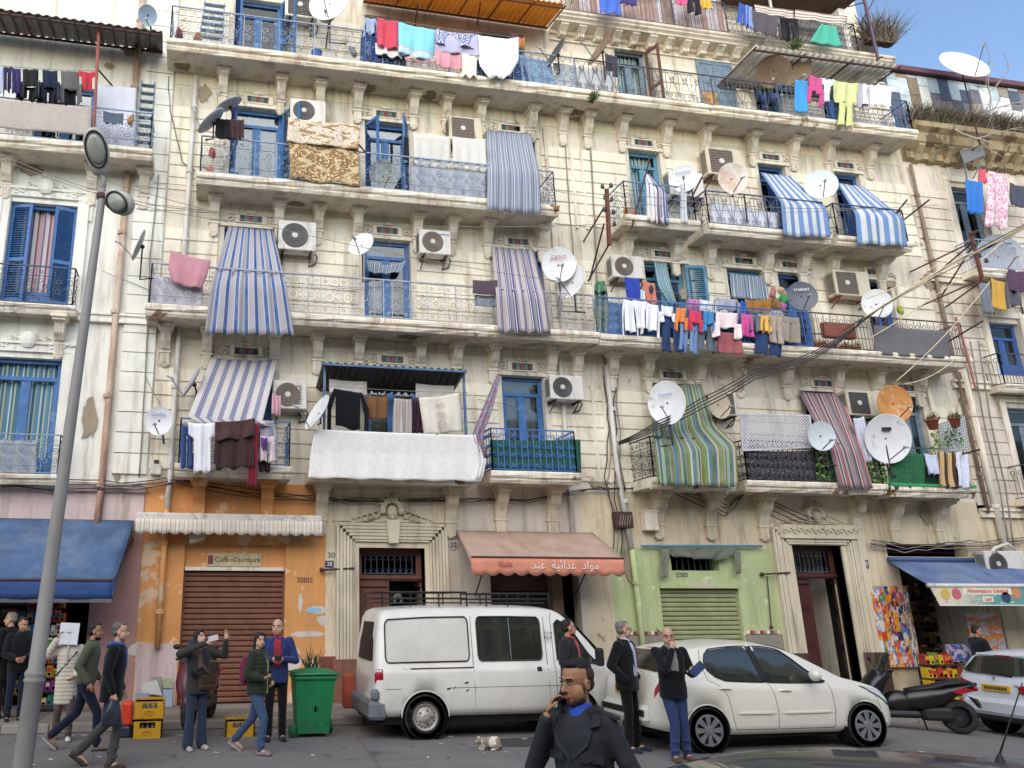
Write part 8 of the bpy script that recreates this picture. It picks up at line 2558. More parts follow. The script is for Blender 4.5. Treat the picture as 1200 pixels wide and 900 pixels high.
tuft('bushy dry shrub on the corner of the roof terrace',(F(1030,52,-.4).x,-.4,F(1030,52,-.4).z),.45,1.1,700,dry,'shrub',(0,-.1,0),.5)
tuft('green weed sprouting from the top balcony slab by the leaning tray',(F(694,118,-.9).x,-.9,F(694,118,-.9).z),.08,.3,60,grn,'weed')
tuft('small weed on the cornice under the roof terrace',(F(933,55,-.86).x,-.86,F(933,56,-.86).z),.12,.35,80,grn+dry[:1],'weed')
def branch(mb,p,d,L,r,dep,rn):
 pts=[p]
 for k in range(5):
  d=(d+V((rn.uniform(-.25,.25),rn.uniform(-.25,.25),rn.uniform(-.25,.2)))).normalized()
  pts.append(pts[-1]+d*L/5)
 mb.tube(pts,[r*(1-.12*k) for k in range(6)],4)
 if dep:
  for k in range(3):
   q=rn.randrange(1,6)
   branch(mb,pts[q],(d+V((rn.uniform(-1,1),rn.uniform(-.6,.4),rn.uniform(-.4,.8)))).normalized(),L*.6,r*.6,dep-1,rn)
rn=random.Random(8)
for i,(x,d,lab) in enumerate(((20.3,(.5,-.4,-.3),'bare grey branch leaning down over the weedy cornice'),(20.9,(.7,-.5,.5),'bare grey branch spreading under the big roof dish'),(21.6,(.4,-.5,.9),'bare grey branch rising at the right edge'))):
 mb=MB();branch(mb,V((x,-.5,15.2)),V(d),1.5,.03,2,rn)
 tag(mb.build('branch',M('dead_wood','a39a94',.8,.2)),lab,'branch','dead branches')
p=F(1140,180,-.5)
t=thing('window_hood','grey sheet hood propped over the top window of the weedy block','hood',p)
q=[F(1122,172,-.1),F(1150,163,-.1),F(1154,182,-.9),F(1130,192,-.9)]
MB().add(q,[(0,1,2,3)]).build('sheet',M('grey_sheet','6f7376',.5,.15),t,thick=.02)
MB().tube([F(1130,192,-.88),F(1134,215,-.5)],.02,5).build('stay',m_iron,t)
MB().tube([F(1154,182,-.88),F(1140,210,-.5)],.02,5).build('stay',m_iron,t)
p=F(1186,110,-.4)
tag(MB().cbox((p.x-.5,-.5,15.2),(p.x+.6,.0,15.95),.04).build('white_box',M('bright_white','e6e6ea',.6,.1)),'white box on the weedy ledge at the right edge','box')
# balcony odds and ends
def basket_pot(label,px,py,Y,r=.11,h=.18,cols=None,n=90,ph=.35):
 c=F(px,py,Y)
 t=thing('flower_pot',label,'flower pot',c)
 MB().lathe([(.001,0),(r*.7,0),(r,h),(r*1.1,h),(r*1.1,h+.03),(r*.95,h+.03),(r*.9,h-.01),(.001,h-.02)],c,(0,0,1),14).build('pot',M('terracotta','a8543c',.8,.2,8),t,smooth=True)
 if n:
  o=tuft('x',c+V((0,0,h)),r*.8,ph,n,cols or grn,'leaves',(0,-.2,0),.6)
  for k_ in('label','category'):del o[k_]
  o['kind']='stuff'
  adopt(o,t)
 return t
for i,(x,y) in enumerate(((962,411),(975,414),(990,415),(1003,416))):
 basket_pot(['first','second','third','last'][i]+' terracotta pot from the left in the row behind the brown railing',x,y,-.75,.13,.16,grn,40,.18)['group']='pots behind the brown railing'
tag(MB().cbox((F(963,380,-.8).x,-.88,F(963,395,-.8).z),(F(1000,384,-.8).x,-.7,F(963,378,-.8).z),.03).build('planter',M('red_planter','8a4a38',.8,.2)),'long red-brown planter behind the brown railing','planter')
basket_pot('terracotta pot with red blossoms on the perforated screen',1094,503,-.95,.13,.2,grn+[fabric('a03a44')],60,.22)
basket_pot('second flower pot hooked on the perforated screen at the right',1120,500,-.95,.12,.18,grn+[fabric('a03a44')],60,.22)
p0,p1,p2,p3=F(1098,497,-.9),F(1130,487,-.9),F(1136,528,-.9),F(1102,530,-.9)
def holes(nm,c,hole,sc):
 m,t,b,n,l=newmat(nm)
 vo=node(t,'ShaderNodeTexVoronoi',inp={'Scale':sc,'Randomness':.0});l.new(uvsrc(t),vo.inputs['Vector'])
 l.new(mixc(t,ramp(t,vo.outputs['Distance'],[(.28,1),(.32,0)]),srgb(c),srgb(hole)),b.inputs['Base Color'])
 b.inputs['Roughness'].default_value=.7
 return m
tag(MB().add([p0,p1,p2,p3],[(0,3,2,1)],0,[(0,1),(1,1),(1,0),(0,0)]).build('screen',holes('perforated_sheet','8d929a','d6d2c4',13),thick=.02),'grey perforated screen with plants at the right end of the first balconies','screen')
def lattice(label,px,Y,mat,n=12,r=.012,hang_=None):
 a,b,c,d=[F(x,y,Y) for x,y in px]
 t=thing('lattice_panel',label,'lattice',(c+d)/2)
 def at(u,v):return a.lerp(b,u).lerp(d.lerp(c,u),v)
 mb=MB()
 L=(b-a).length;H=(d-a).length
 st=.085
 k=-H
 for s in(1,-1):
  k=-H
  while k<L:
   u0,v0,u1,v1=k,0,k+H,H
   if u0<0:v0=-u0;u0=0
   if u1>L:v1=H-(u1-L);u1=L
   if v1>v0:
    f=(lambda q:q) if s==1 else(lambda q:L-q)
    mb.tube([at(f(u0)/L,v0/H)+V((0,.006*s,0)),at(f(u1)/L,v1/H)+V((0,.006*s,0))],r,4)
   k+=st
 mb.build('lath',mat,t,kind='stuff')
 fm=MB()
 for p,q in((a,b),(b,c),(c,d),(d,a)):fm.tube([p,q],.022,4)
 fm.build('frame',mat,t)
 return t
m_lat=M('white_lattice','c9c6cc',.6,.15)
lattice('white diagonal lattice fixed above the black railing',[(868,486),(949,487),(951,524),(870,528)],-.92,m_lat)
lattice('short side of the white lattice returning to the wall',[(868,486),(874,484),(876,524),(870,528)],-.9,m_lat)
m_hedge=[fabric('3f6a1f'),fabric('5c8a2c'),fabric('2c4f1a'),fabric('86a84a')]
def leafscreen(label,px,Y,n):
 a,b,c,d=[F(x,y,Y) for x,y in px]
 mb=MB()
 rn=random.Random(5)
 for i in range(n):
  u,v=rn.random(),rn.random()
  p=a.lerp(b,u).lerp(d.lerp(c,u),v)+V((0,rn.uniform(-.05,.03),0))
  s=rn.uniform(.03,.055);an=rn.uniform(0,6.28)
  x=V((cos(an),rn.uniform(-.5,.5),sin(an)))*s;y=V((-sin(an),rn.uniform(-.6,.6),cos(an)))*s*.6
  mb.add([p-x,p+y,p+x,p-y],[(0,1,2,3)],rn.randrange(4))
 return tag(mb.build('artificial_hedge',m_hedge),label,'hedge')
leafscreen('leafy green screen behind the rail left of the red striped curtain',[(955,527),(978,527),(982,569),(957,569)],-.85,260)
leafscreen('leafy green screen right of the red striped curtain',[(1016,540),(1036,542),(1038,571),(1018,571)],-.85,240)
o=leafscreen('straggling leafy plant against the perforated screen',[(1092,506),(1122,500),(1128,524),(1090,530)],-1.0,90);o.name='climbing_plant';o['category']='plant'
hang('netting','dark green shade net behind the last first-floor balcony rail','net',rows_px((1042,530,1084,532,-.93),(1042,573,1084,575,-.93)),spots('shade_net','1f4a30','2f7a4a',30,.45,.6),None,folds=3,amp=.02)
hang('netting','darker piece of the green shade net under the white flowered towel','net',rows_px((1084,546,1136,548,-.9),(1084,573,1136,575,-.9)),fabric('173324'),None,folds=2,amp=.02)
MB().box((15.8,-.97,4.68),(18.15,-.94,4.74)).build('green_trim',M('green_trim','2f9a5a',.6,.2),main)
hang('netting','dark mesh lining the black railing below the white lattice','net',rows_px((872,528,955,528,-.84),(876,566,957,568,-.84)),spots('black_mesh','3c3a40','8a8690',30,.55,.62),None,folds=2,amp=.01)
hang('netting','dark green screen behind the blue ironwork of the small balcony','net',rows_px((574,515,680,515,-.83),(576,559,681,560,-.83)),spots('green_plastic_screen','1d4a44','2f6a50',40,.45,.6),None,folds=2,amp=.008,nu=20)
m_bpost=M('blue_post','4a6a8c',.6,.2,8,dirt=.3,dirtc=srgb('8a9aa6'))
z0=4.68
t=thing('balcony_canopy','dark corrugated lid on blue posts over the covered balcony','canopy',(4,-.9,z0))
for x in(F(380,480,-.88).x,F(545,480,-.88).x):
 MB().tube([(x,-.88,z0),(x,-.88,F(545,434,-.88).z)],.035,4).build('post',m_bpost,t)
zc=F(460,430,-.95).z
xa,xb=F(378,428,-1.0).x,F(546,434,-1.0).x
def lid(u,v):return V((xa+(xb-xa)*u,-1.05+1.03*v,zc-.02-.30*v+.03*cos(u*2*pi*20)))
MB().grid(120,2,lid).build('sheet',M('dark_zinc','3f4346',.6,.3,5,dirt=.3),t,smooth=True,thick=.008)
for i in range(17):
 x=xa+.1+(xb-xa-.2)*i/16
 MB().tube([(x,-1.06,zc-.04),(x,-.04,zc-.36)],.02,4).build('batten',m_rust2,t)
MB().tube([(xa,-1.05,zc-.05),(xb,-1.05,zc-.05)],.03,4).build('edge_beam',m_bpost,t)
text_obj('lettering','SPO',M('pale_lettering','b9b4ac',.8,.1),.26,face_mat(F(518,488,-1.04),(.12,0,-1),(1,0,.12)),bpy.data.objects.get('towel'),depth=.001) if False else None
cp=F(516,487,-1.03)
sp_=[o for o in bpy.data.objects if o.get('label','').startswith('cream towel lettered')][0]
for i,ch in enumerate('SPO'):
 q=F(515+i*1.5,474+i*11.5,-1.02)
 text_obj('lettering',ch,M('pale_lettering','aaa49c',.8,.1),.24,face_mat(q,(0,0,-1),(1,0,0)),sp_,depth=.001)
def ladder(label,px0,px1,Y,w_=.36,n=7,mat=None):
 a,b=F(*px0,Y),F(*px1,Y+.35)
 t=thing('ladder',label,'ladder',a)
 x=V((w_/2,0,0))
 for s in(-1,1):MB().tube([a+x*s,b+x*s*.85],.028,4).build('stile',mat or m_teal,t)
 for i in range(n):
  f=(i+.5)/n
  p=a.lerp(b,f)
  MB().obox(p,x*.95,V((0,.06,0)),V((0,0,.012))).build('tread',mat or m_teal,t)
ladder('faded blue wooden ladder leaning on the top left balcony',(168,172),(174,96),-.65,.34,8,m_greyblue)
ladder('grey step ladder on the top long balcony left of the blue door',(246,56),(252,3),-.6,.55,7,m_iron)
tag(MB().lathe([(.001,0),(.4,0),(.42,.03),(.40,.04),(.001,.02)],F(694,104,-.72),(.1,-1,.25),24,sx=1,sy=1.3).build('tray',M('tan_tray','b98f58',.7,.2,6)),'round tan tray leaning behind the top balcony rail','tray')
p=F(371,68,-.75)
tag(MB().lathe([(.001,0),(.1,0),(.13,.16),(.14,.16),(.13,.17),(.11,.15),(.001,.02)],p,(0,0,1),14).build('bucket',M('blue_plastic','1f62c0',.4,.1)),'bright blue bucket on the top balcony','bucket')
for i,(x,y,c,lab) in enumerate(((248,178,'b9564a','red bag piled on the third balcony left of the blue door'),(246,200,'c06a58','coral bundle low on the third balcony rail'),(264,183,'d8d6c4','white cloth bundle on the third balcony beside the red bag'),(210,40,'8a4a50','dark red bundle at the left end of the top balcony'),(232,45,'9a6a4a','brown bundle beside the step ladder'),(413,60,'7a7a74','grey bundle behind the top rail near the white dish'),(432,70,'8f8262','tan bundle beside the grey one on the top balcony'),(155,140,'b07a4a','brown plant pot bundle on the top left rail'),(703,372,'2f62a0','blue crate cloth at the corner of the second balcony'),(703,395,'d6d2c0','whitish bundle below the blue one at the corner'),(742,252,'d8742f','orange bucket bundle on the small balcony'),(736,250,'c8803f','second orange bundle on the small balcony'),(1057,362,'9cb83a','lime green ball hanging on the right-hand wall'),(918,342,'c9a07a','beige bag hung by the dark dish'),(918,351,'2f9a44','green bag hung by the dark dish'),(916,361,'b04a9a','purple bag below the green one'),(905,343,'b06a6a','pink-red bag left of the green one'),(910,357,'8a6a3a','round basket beside the purple bag'),(762,336,'3a4256','dark bundle at the window behind the salmon towel'),(700,355,'6a7a6a','green-grey bundle of nets at the corner of the second balcony'),(1055,540,'30343c','dark bundle behind the big white dish'),(378,8,'8a857c','grey bundle behind the big white dish at the top'))):
 c0=F(x,y,-.72)
 mb=MB();rn=random.Random(i)
 for q in range(6):mb.ball(c0+V((rn.uniform(-.06,.06),rn.uniform(-.05,.05),rn.uniform(-.10,.08))),(rn.uniform(.03,.08),rn.uniform(.04,.07),rn.uniform(.05,.12)),9,7)
 tag(remesh(mb,'bundle',fabric(c),None,.022,2),lab,'bundle','bundles on the balconies')
hang('net_bag','bunch of grey-green nets hanging at the corner of the second balcony','bundle',rows_px((697,334,711,335,-.8),(695,366,716,368,-.86),(698,394,714,395,-.84)),spots('net_cloth','5f6e66','8f968a',30,.5,.56),None,folds=3,amp=.07,nu=18,nv=14,thick=.03)
hang('net_bag','green net tied over the top of the grey-green nets at the balcony corner','bundle',rows_px((698,329,709,329,-.78),(696,342,712,343,-.9)),fabric('3f7a55'),None,folds=2,amp=.05,nu=10,nv=8,thick=.02)
# street things
m_bin=M('bin_green','177a48',.5,.2,4,dirt=.3,dirtc=srgb('3a5a48'))
p=G(373,864)
bx0,by0=F(345,850,-3.3).x,-3.3
t=thing('wheelie_bin','green wheeled rubbish bin on the road behind the white van','bin',(bx0+.35,by0,0))
w0,w1=.56,.68
def binb(u,z,top_):pass
H_=.92
vs=[]
xa=bx0
mbx=MB()
b4=[(xa+.06,by0+.04,.06),(xa+.56,by0+.04,.06),(xa+.56,by0+.56,.06),(xa+.06,by0+.56,.06)]
t4=[(xa,by0-.02,H_),(xa+.66,by0-.02,H_),(xa+.66,by0+.66,H_),(xa,by0+.66,H_)]
mbx.add([V(q) for q in b4+t4],[(0,3,2,1),(4,5,6,7),(0,1,5,4),(1,2,6,5),(2,3,7,6),(3,0,4,7)])
mbx.cbox((xa-.025,by0-.045,H_-.06),(xa+.685,by0+.685,H_+.0),.02)
for i in range(3):mbx.box((xa+.13+i*.19,by0-.008+.02,.2),(xa+.16+i*.19,by0+.03,H_-.1))
mbx.build('bin_body',m_bin,t)
ld=MB()
def lidf(u,v):return V((xa-.04+.74*u,by0-.06+.76*v,H_+.02+.07*sin(pi*min(1,max(0,u)))**.5*sin(pi*min(1,max(0,v)))**.5))
ld.grid(12,12,lidf,uv=False)
ld.build('lid',m_bin,t,smooth=True,thick=.02)
MB().tube([(xa+.1,by0+.70,H_-.02),(xa+.1,by0+.78,H_+.02),(xa+.56,by0+.78,H_+.02),(xa+.56,by0+.70,H_-.02)],.018,6).build('handle',m_bin,t)
for x in(xa-.02,xa+.62):
 MB().lathe([(.001,-.03),(.09,-.03),(.10,-.02),(.10,.02),(.09,.03),(.001,.03)],(x+.03,by0+.08 if x<xa else by0+.5,.10),(1,0,0) if x>xa else(.35,-1,0),18).build('wheel',M('bin_wheel','1f5c3c',.6,.1),t,smooth=True)
MB().box((xa+.30,by0+.012,.38),(xa+.39,by0+.02,.72)).build('stencil',M('bin_stencil','0e5c34',.6,.1),t)
m_cr=M('crate_yellow','d2a01c',.5,.15,5,dirt=.25,dirtc=srgb('7a6420'))
def crate(label,x,y,z,w_=.46,d_=.34,h=.28,open_=False,rot=0):
 t=thing('bottle_crate',label,'crate',(x,y,z),'yellow bottle crates')
 mb=MB()
 th=.02
 def wall(a,b,hole):
  (x0,y0),(x1,y1)=a,b
  A,B_=V((x0,y0,0)),V((x1,y1,0))
  d=(B_-A).normalized();n=V((-d.y,d.x,0))*th;L=(B_-A).length
  def pc(u0,u1,z0,z1):mb.obox(A+d*((u0+u1)/2)+V((0,0,z+(z0+z1)/2))+n*.5,d*((u1-u0)/2),n*.5,V((0,0,(z1-z0)/2)))
  if hole:
   pc(0,L,0,h*.52);pc(0,L,h*.84,h);pc(0,L*.24,h*.52,h*.84);pc(L*.76,L,h*.52,h*.84)
   pc(0,L,h-.03,h+.002)
  else:pc(0,L,0,h)
 wall((x,y),(x+w_,y),True);wall((x+w_,y),(x+w_,y+d_),False);wall((x+w_,y+d_),(x,y+d_),False);wall((x,y+d_),(x,y),False)
 mb.box((x+th,y+th,z+.004),(x+w_-th,y+d_-th,z+.02))
 mb.build('crate_body',m_cr,t)
 for i in range(5):
  for j in range(2):
   bx_,by_=x+.07+i*(w_-.14)/4,y+.1+j*.13
   MB().lathe([(.001,.02),(.03,.02),(.03,.16),(.012,.21),(.012,.26),(.001,.26)],(bx_,by_,z),(0,0,1),8).build('bottle',M('bottle_glass','8a8f8c',.15,.2,20),t,smooth=True)
 em=MB().tube([(x+w_/2+.07*cos(a),y-.003,z+h*.27+.035*sin(a)) for a in[2*pi*k/14 for k in range(14)]],.004,3,closed=True)
 em.tube([(x+w_/2-.03,y-.003,z+h*.22),(x+w_/2-.01,y-.003,z+h*.34),(x+w_/2+.03,y-.003,z+h*.25)],.005,3)
 em.build('emblem',M('crate_red','b03a20',.6,.1),t)
 return t
g0=G(154,866)
crate('lower yellow bottle crate of the stack by the orange wall',g0.x,g0.y,0)
crate('upper yellow bottle crate of the stack by the orange wall',g0.x+.015,g0.y+.01,.29)
g1=G(264,864)
crate('single yellow bottle crate on the ground beside the quilted-jacket woman',g1.x,g1.y,0,.46,.34,.26)
p=G(146,862)
tag(MB().cbox((g0.x-.20,g0.y+.1,.18),(g0.x-.02,g0.y+.4,.52),.03).build('orange_box',M('orange_plastic','d8431f',.5,.1)),'orange-red plastic box left of the crate stack','box')
tag(MB().cbox((g0.x-.20,g0.y+.1,0.0),(g0.x-.02,g0.y+.4,.17),.03).build('blue_box',M('navy_box','2a2f4a',.5,.1)),'dark blue box under the orange-red one','box')
for(px,lab,c,y) in((((166,800),(184,797),(190,815),(166,812)),'white crumpled paper leaning on the orange wall','d0ccc8',-.25),(((158,812),(174,812),(174,832),(158,832)),'pale blue bag at the foot of the orange wall','8fa3b8',-.3),(((177,793),(190,793),(190,832),(177,832)),'grey board leaning beside the orange drainpipe','a39c8f',-.15),(((191,795),(202,795),(202,806),(191,806)),'pale green card leaning by the shutter','a9b48a',-.15),(((191,808),(202,808),(201,832),(191,832)),'blue and white printed card leaning by the shutter','9fb0cc',-.17)):
 q=[F(a,b,y) for a,b in px]
 mb=MB().add(q,[(0,3,2,1)])
 tag(mb.build('leaning_board',fabric(c),thick=.02),lab,'board')
t=thing('padlock','brass padlock low at the left side of the brown shutter','padlock',F(203,839,-.1))
c0=F(203,838,-.1)
MB().cbox((c0.x-.035,-.12,c0.z-.04),(c0.x+.035,-.09,c0.z+.02),.008).build('lock_body',metalm('brass','c9a050'),t)
MB().tube([(c0.x-.022,-.105,c0.z+.02),(c0.x-.022,-.105,c0.z+.055),(c0.x,-.105,c0.z+.07),(c0.x+.022,-.105,c0.z+.055),(c0.x+.022,-.105,c0.z+.02)],.006,6).build('shackle',m_rim,t)
tuft('leafy dark plant standing behind the green bin',(F(366,790,-2.7).x,-2.7,.9),.10,.5,40,[fabric('3a4a34'),fabric('55604a'),fabric('2c3a2a')],'potted_plant',(0,0,0),.35)
tag(MB().cbox((F(402,800,-2.2).x,-2.35,.3),(F(414,800,-2.2).x,-2.1,.85),.02).build('red_panel',M('rust_red_panel','a04a30',.8,.2)),'rust-red panel standing between bin and doorway','panel')
def cat(pos):
 t=thing('cat','white and grey cat crouching on the road in front of the van','cat',pos)
 P=lambda x,y,z:V(pos)+V((x,y,z))
 mb=MB()
 mb.ball(P(.08,0,.10),(.12,.075,.085),14,10);mb.ball(P(.15,0,.095),(.075,.08,.09),12,9)
 mb.ball(P(-.03,0,.11),(.07,.06,.07),12,9)
 mb.ball(P(-.11,-.01,.13),(.045,.042,.042),12,9);mb.ball(P(-.15,-.012,.12),(.02,.024,.018),8,6)
 cap(mb,P(-.05,0,.12),P(-.10,-.01,.13),.045,.035)
 for s in(-1,1):
  mb.lathe([(.016,0),(.010,.02),(.001,.035)],P(-.105,s*.026-.01,.162),(-.1,s*.25,1),8)
  cap(mb,P(-.05,s*.04,.07),P(-.07,s*.04,.018),.022,.017);cap(mb,P(-.07,s*.04,.016),P(-.095,s*.04,.014),.016,.014)
  mb.ball(P(.13,s*.065,.06),(.06,.03,.055),10,8);cap(mb,P(.12,s*.075,.018),P(.05,s*.078,.016),.018,.015)
 pts=[P(.22,0,.05),P(.25,.06,.025),P(.2,.12,.02),P(.1,.13,.02)]
 for a,b in zip(pts,pts[1:]):cap(mb,a,b,.018,.017)
 m,tt,b,n,l=newmat('cat_fur')
 f=noise_out(tt,geo_co(tt),9,2,.5)
 l.new(mixc(tt,ramp(tt,f,[(.5,0),(.55,1)]),srgb('d8d2c6'),srgb('8f8272')),b.inputs['Base Color']);b.inputs['Roughness'].default_value=.9
 remesh(mb,'body',m,t,.008,2)
 for s in(-1,1):MB().ball(P(-.143,s*.018-.012,.138),.006,6,5).build('eye',m_eye,t)
gc=G(570,879)
cat((gc.x,gc.y,0))
def scooter(label,mtx,main_m,trim_m,seat_h=.78,tail=True,big=True):
 t=thing('scooter',label,'scooter',mtx.translation)
 def bd(mb,n,m,smooth=False):
  mb.xf(mtx);return mb.build(n,m,t,smooth=smooth)
 R_=.29
 for x in(0,1.42):
  w_=MB().lathe([(R_*.62,-.06),(R_*.85,-.075),(R_*.97,-.05),(R_,0),(R_*.97,.05),(R_*.85,.075),(R_*.62,.06)],(x,0,R_),(0,1,0),26)
  o=bd(w_,'wheel',m_tyre,True)
  r_=MB().lathe([(R_*.64,-.05),(R_*.6,-.03),(R_*.2,-.02),(.001,-.03)],(x,0,R_),(0,1,0),20)
  for k in range(5):
   a=2*pi*k/5
   r_.bar((x,-.04,R_),(x+R_*.6*cos(a),-.04,R_+R_*.6*sin(a)),.018)
  r_.xf(mtx);r_.build('rim',M('dark_rim','3c3c3e',.4,.1,metal=.5),o)
 mb=MB()
 mb.tube([(1.42,.09,R_),(1.28,.09,.72)],.03,6).tube([(1.42,-.09,R_),(1.28,-.09,.72)],.025,6).tube([(1.28,0,.66),(1.17,0,1.0)],.035,6)
 bd(mb,'fork',m_black)
 fm=MB()
 fm.ball((1.42,0,R_+.12),(.28,.10,.20),14,8);bd(fm,'mudguard',main_m,True)
 fr_=MB()
 vsx=[]
 prof=[(1.40,.30,.13),(1.42,.50,.20),(1.38,.70,.25),(1.30,.86,.24),(1.18,1.0,.19),(1.10,1.06,.12)]
 n=10
 rows=[]
 for x,z,w2 in prof:
  rows.append([V((x+.16*cos(a),w2*sin(a),z)) for a in[-pi/2+pi*k/n for k in range(n+1)]]+[V((x-.16,w2*.95*sin(a),z)) for a in[pi/2-pi*k/n for k in range(n+1)]])
 L=len(rows[0])
 fr_.add([p for r in rows for p in r],[(i*L+k,i*L+(k+1)%L,(i+1)*L+(k+1)%L,(i+1)*L+k) for i in range(len(rows)-1) for k in range(L)]+[tuple(range(L)),tuple(reversed(range((len(rows)-1)*L,len(rows)*L)))])
 bd(fr_,'front_fairing',main_m,True)
 bd(MB().grid(8,6,lambda u,v:V((1.26-.22*v-.06*(2*u-1)**2,(2*u-1)*(.22-.06*v),.98+.36*v)),uv=False),'windscreen',M('smoked_screen','2a2c2e',.1,.05),True)
 bd(MB().tube([(1.12,-.34,1.03),(1.14,-.18,1.06),(1.16,0,1.02),(1.14,.18,1.06),(1.12,.34,1.03)],.017,6),'handlebar',m_black,True)
 for s in(-1,1):
  bd(MB().tube([(1.14,s*.2,1.05),(1.16,s*.30,1.2)],.008,4).ball((1.17,s*.32,1.23),(.025,.065,.045),10,7),'mirror',m_black,True)
 bd(MB().ball((1.40,0,.74),(.05,.14,.07),12,8),'headlamp',m_clearl,True)
 fl_=MB().cbox((.62,-.19,.26),(1.30,.19,.38),.05);bd(fl_,'footboard',m_black)
 tn=MB().ball((.92,0,.5),(.28,.16,.22),14,9);bd(tn,'centre_tunnel',main_m,True)
 rp=MB()
 loft(rp,FrX,[(-.36,.04,.03,.84),(-.22,.11,.06,.80),(.0,.16,.10,.73),(.25,.19,.17,.63),(.5,.2,.2,.58),(.75,.17,.18,.55),(.9,.10,.12,.55)],16,2.3)
 bd(rp,'rear_fairing',main_m,True)
 st=MB()
 loft(st,FrX,[(-.28,.06,.03,.86),(-.1,.13,.045,.87),(.15,.15,.05,.84),(.35,.15,.05,.78),(.6,.14,.045,.74),(.78,.08,.03,.72)],16,2.6)
 bd(st,'seat',M('seat_black','1a1a1b',.6,.15,20),True)
 bd(MB().ball((-.31,0,.77),(.05,.14,.05),12,8),'tail_lamp',m_redl,True)
 for s in(-1,1):
  bd(MB().prism([(-.30,s*.10,.74),(-.02,s*.165,.68),(.12,s*.18,.72),(-.1,s*.155,.80)],(0,s*.012,0)),'red_flash',trim_m)
 bd(MB().prism([(-.24,-.07,.62),(-.24,.07,.62),(-.36,.07,.44),(-.36,-.07,.44)],(.015,0,.01)),'rear_mudguard',m_black)
 bd(MB().prism([(-.31,-.09,.60),(-.31,.09,.60),(-.37,.09,.48),(-.37,-.09,.48)],(-.012,0,0)),'number_plate',fabric('c9c9c4'))
 bd(MB().tube([(.55,-.17,.30),(.2,-.22,.32),(-.22,-.22,.42)],[.035,.06,.055],10),'exhaust',M('exhaust_dark','2c2a2a',.4,.2,metal=.4),True)
 bd(MB().cbox((.1,-.14,.22),(.6,.14,.44),.05),'engine',M('engine_dark','232323',.6,.2))
 bd(MB().tube([(.5,-.2,.24),(.42,-.3,.02)],.014,5),'stand',m_black)
 return t
class FrXc:
 def __call__(s,f,r,u):return V((u,r,f))
FrX=FrXc()
ga,gb=V((13.5,-3.72,-.2)),V((12.35,-3.2,-.12))
d=(gb-ga);an=math.atan2(d.y,d.x)
scooter('black maxi scooter with a red tail parked before the right-hand shop',Matrix.Translation(ga)@Matrix.Rotation(an,4,'Z'),M('scooter_black','141416',.3,.1,spec=.6),M('scooter_red','a01c28',.3,.1))
g2=G(217,868)
scooter('dark red scooter half hidden behind the woman with the phone',Matrix.Translation((g2.x+.38,-1.72,KZ))@Matrix.Rotation(D2R(-104),4,'Z'),M('scooter_maroon','5a1c24',.3,.1,spec=.6),M('scooter_pink','b04a5a',.3,.1))
# shop goods
def goods(root_label,name,cat_,box,n,cols,sz=(.10,.14),seed=1):
 x0,x1,y,z0,z1,rows=box
 t=thing(name,root_label,cat_,((x0+x1)/2,y,z0))
 rn=random.Random(seed)
 ms=[M('pack_'+c,c,.5,.25,25) for c in cols]
 for r in range(rows):
  z=z0+(z1-z0)*r/rows
  MB().box((x0,y,z-.02),(x1,y+.28,z)).build('shelf',m_rust2,t)
  x=x0
  while x<x1-.05:
   w_=rn.uniform(*sz);h_=rn.uniform(.55,.9)*(z1-z0)/rows
   y0,xe=y+.02+rn.uniform(0,.05),min(x+w_-.008,x1)
   pk=MB().cbox((x,y0,z+.001),(xe,y+.24,z+h_),.008).box((x+.012,y0-.003,z+h_*.45),(xe-.012,y0,z+h_*.8),1).lathe([(.001,0),((xe-x)*.28,0),((xe-x)*.28,.004)],((x+xe)/2,y0,z+h_*.26),(0,-1,0),10,2)
   pk.build('packet',[rn.choice(ms),rn.choice(ms),rn.choice(ms)],t)
   x+=w_
 return t
goods('stand of bright snack packets outside the blue-awning shop','snack_stand','stand',(F(34,760,-.6).x-.1,F(72,760,-.6).x,-.62,.25,2.2,8),60,['c22a2a','d8a01c','2a6ab0','3a8a3a','e07a1c','8a2a7a','d8d2c0'],(.08,.13),3)
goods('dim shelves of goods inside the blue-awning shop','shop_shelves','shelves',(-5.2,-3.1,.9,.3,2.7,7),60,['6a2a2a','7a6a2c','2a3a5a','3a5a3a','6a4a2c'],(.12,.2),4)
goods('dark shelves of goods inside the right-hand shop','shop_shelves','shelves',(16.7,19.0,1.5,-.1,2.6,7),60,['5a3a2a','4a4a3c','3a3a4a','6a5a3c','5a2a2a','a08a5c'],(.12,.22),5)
goods('low counter of fruit and packets in front of the right-hand shop','shop_counter','counter',(F(1085,800,-.6).x,F(1128,800,-.6).x,-.75,-.15,1.0,4),40,['c23a2a','d8b02c','c8c03a','a03a2a','d8803a','6a8a3a'],(.1,.16),6)
tag(MB().box((-5.4,.5,2.55),(-5.2,.7,2.7)).build('ceiling_box',m_rust2),'x','x') if False else None
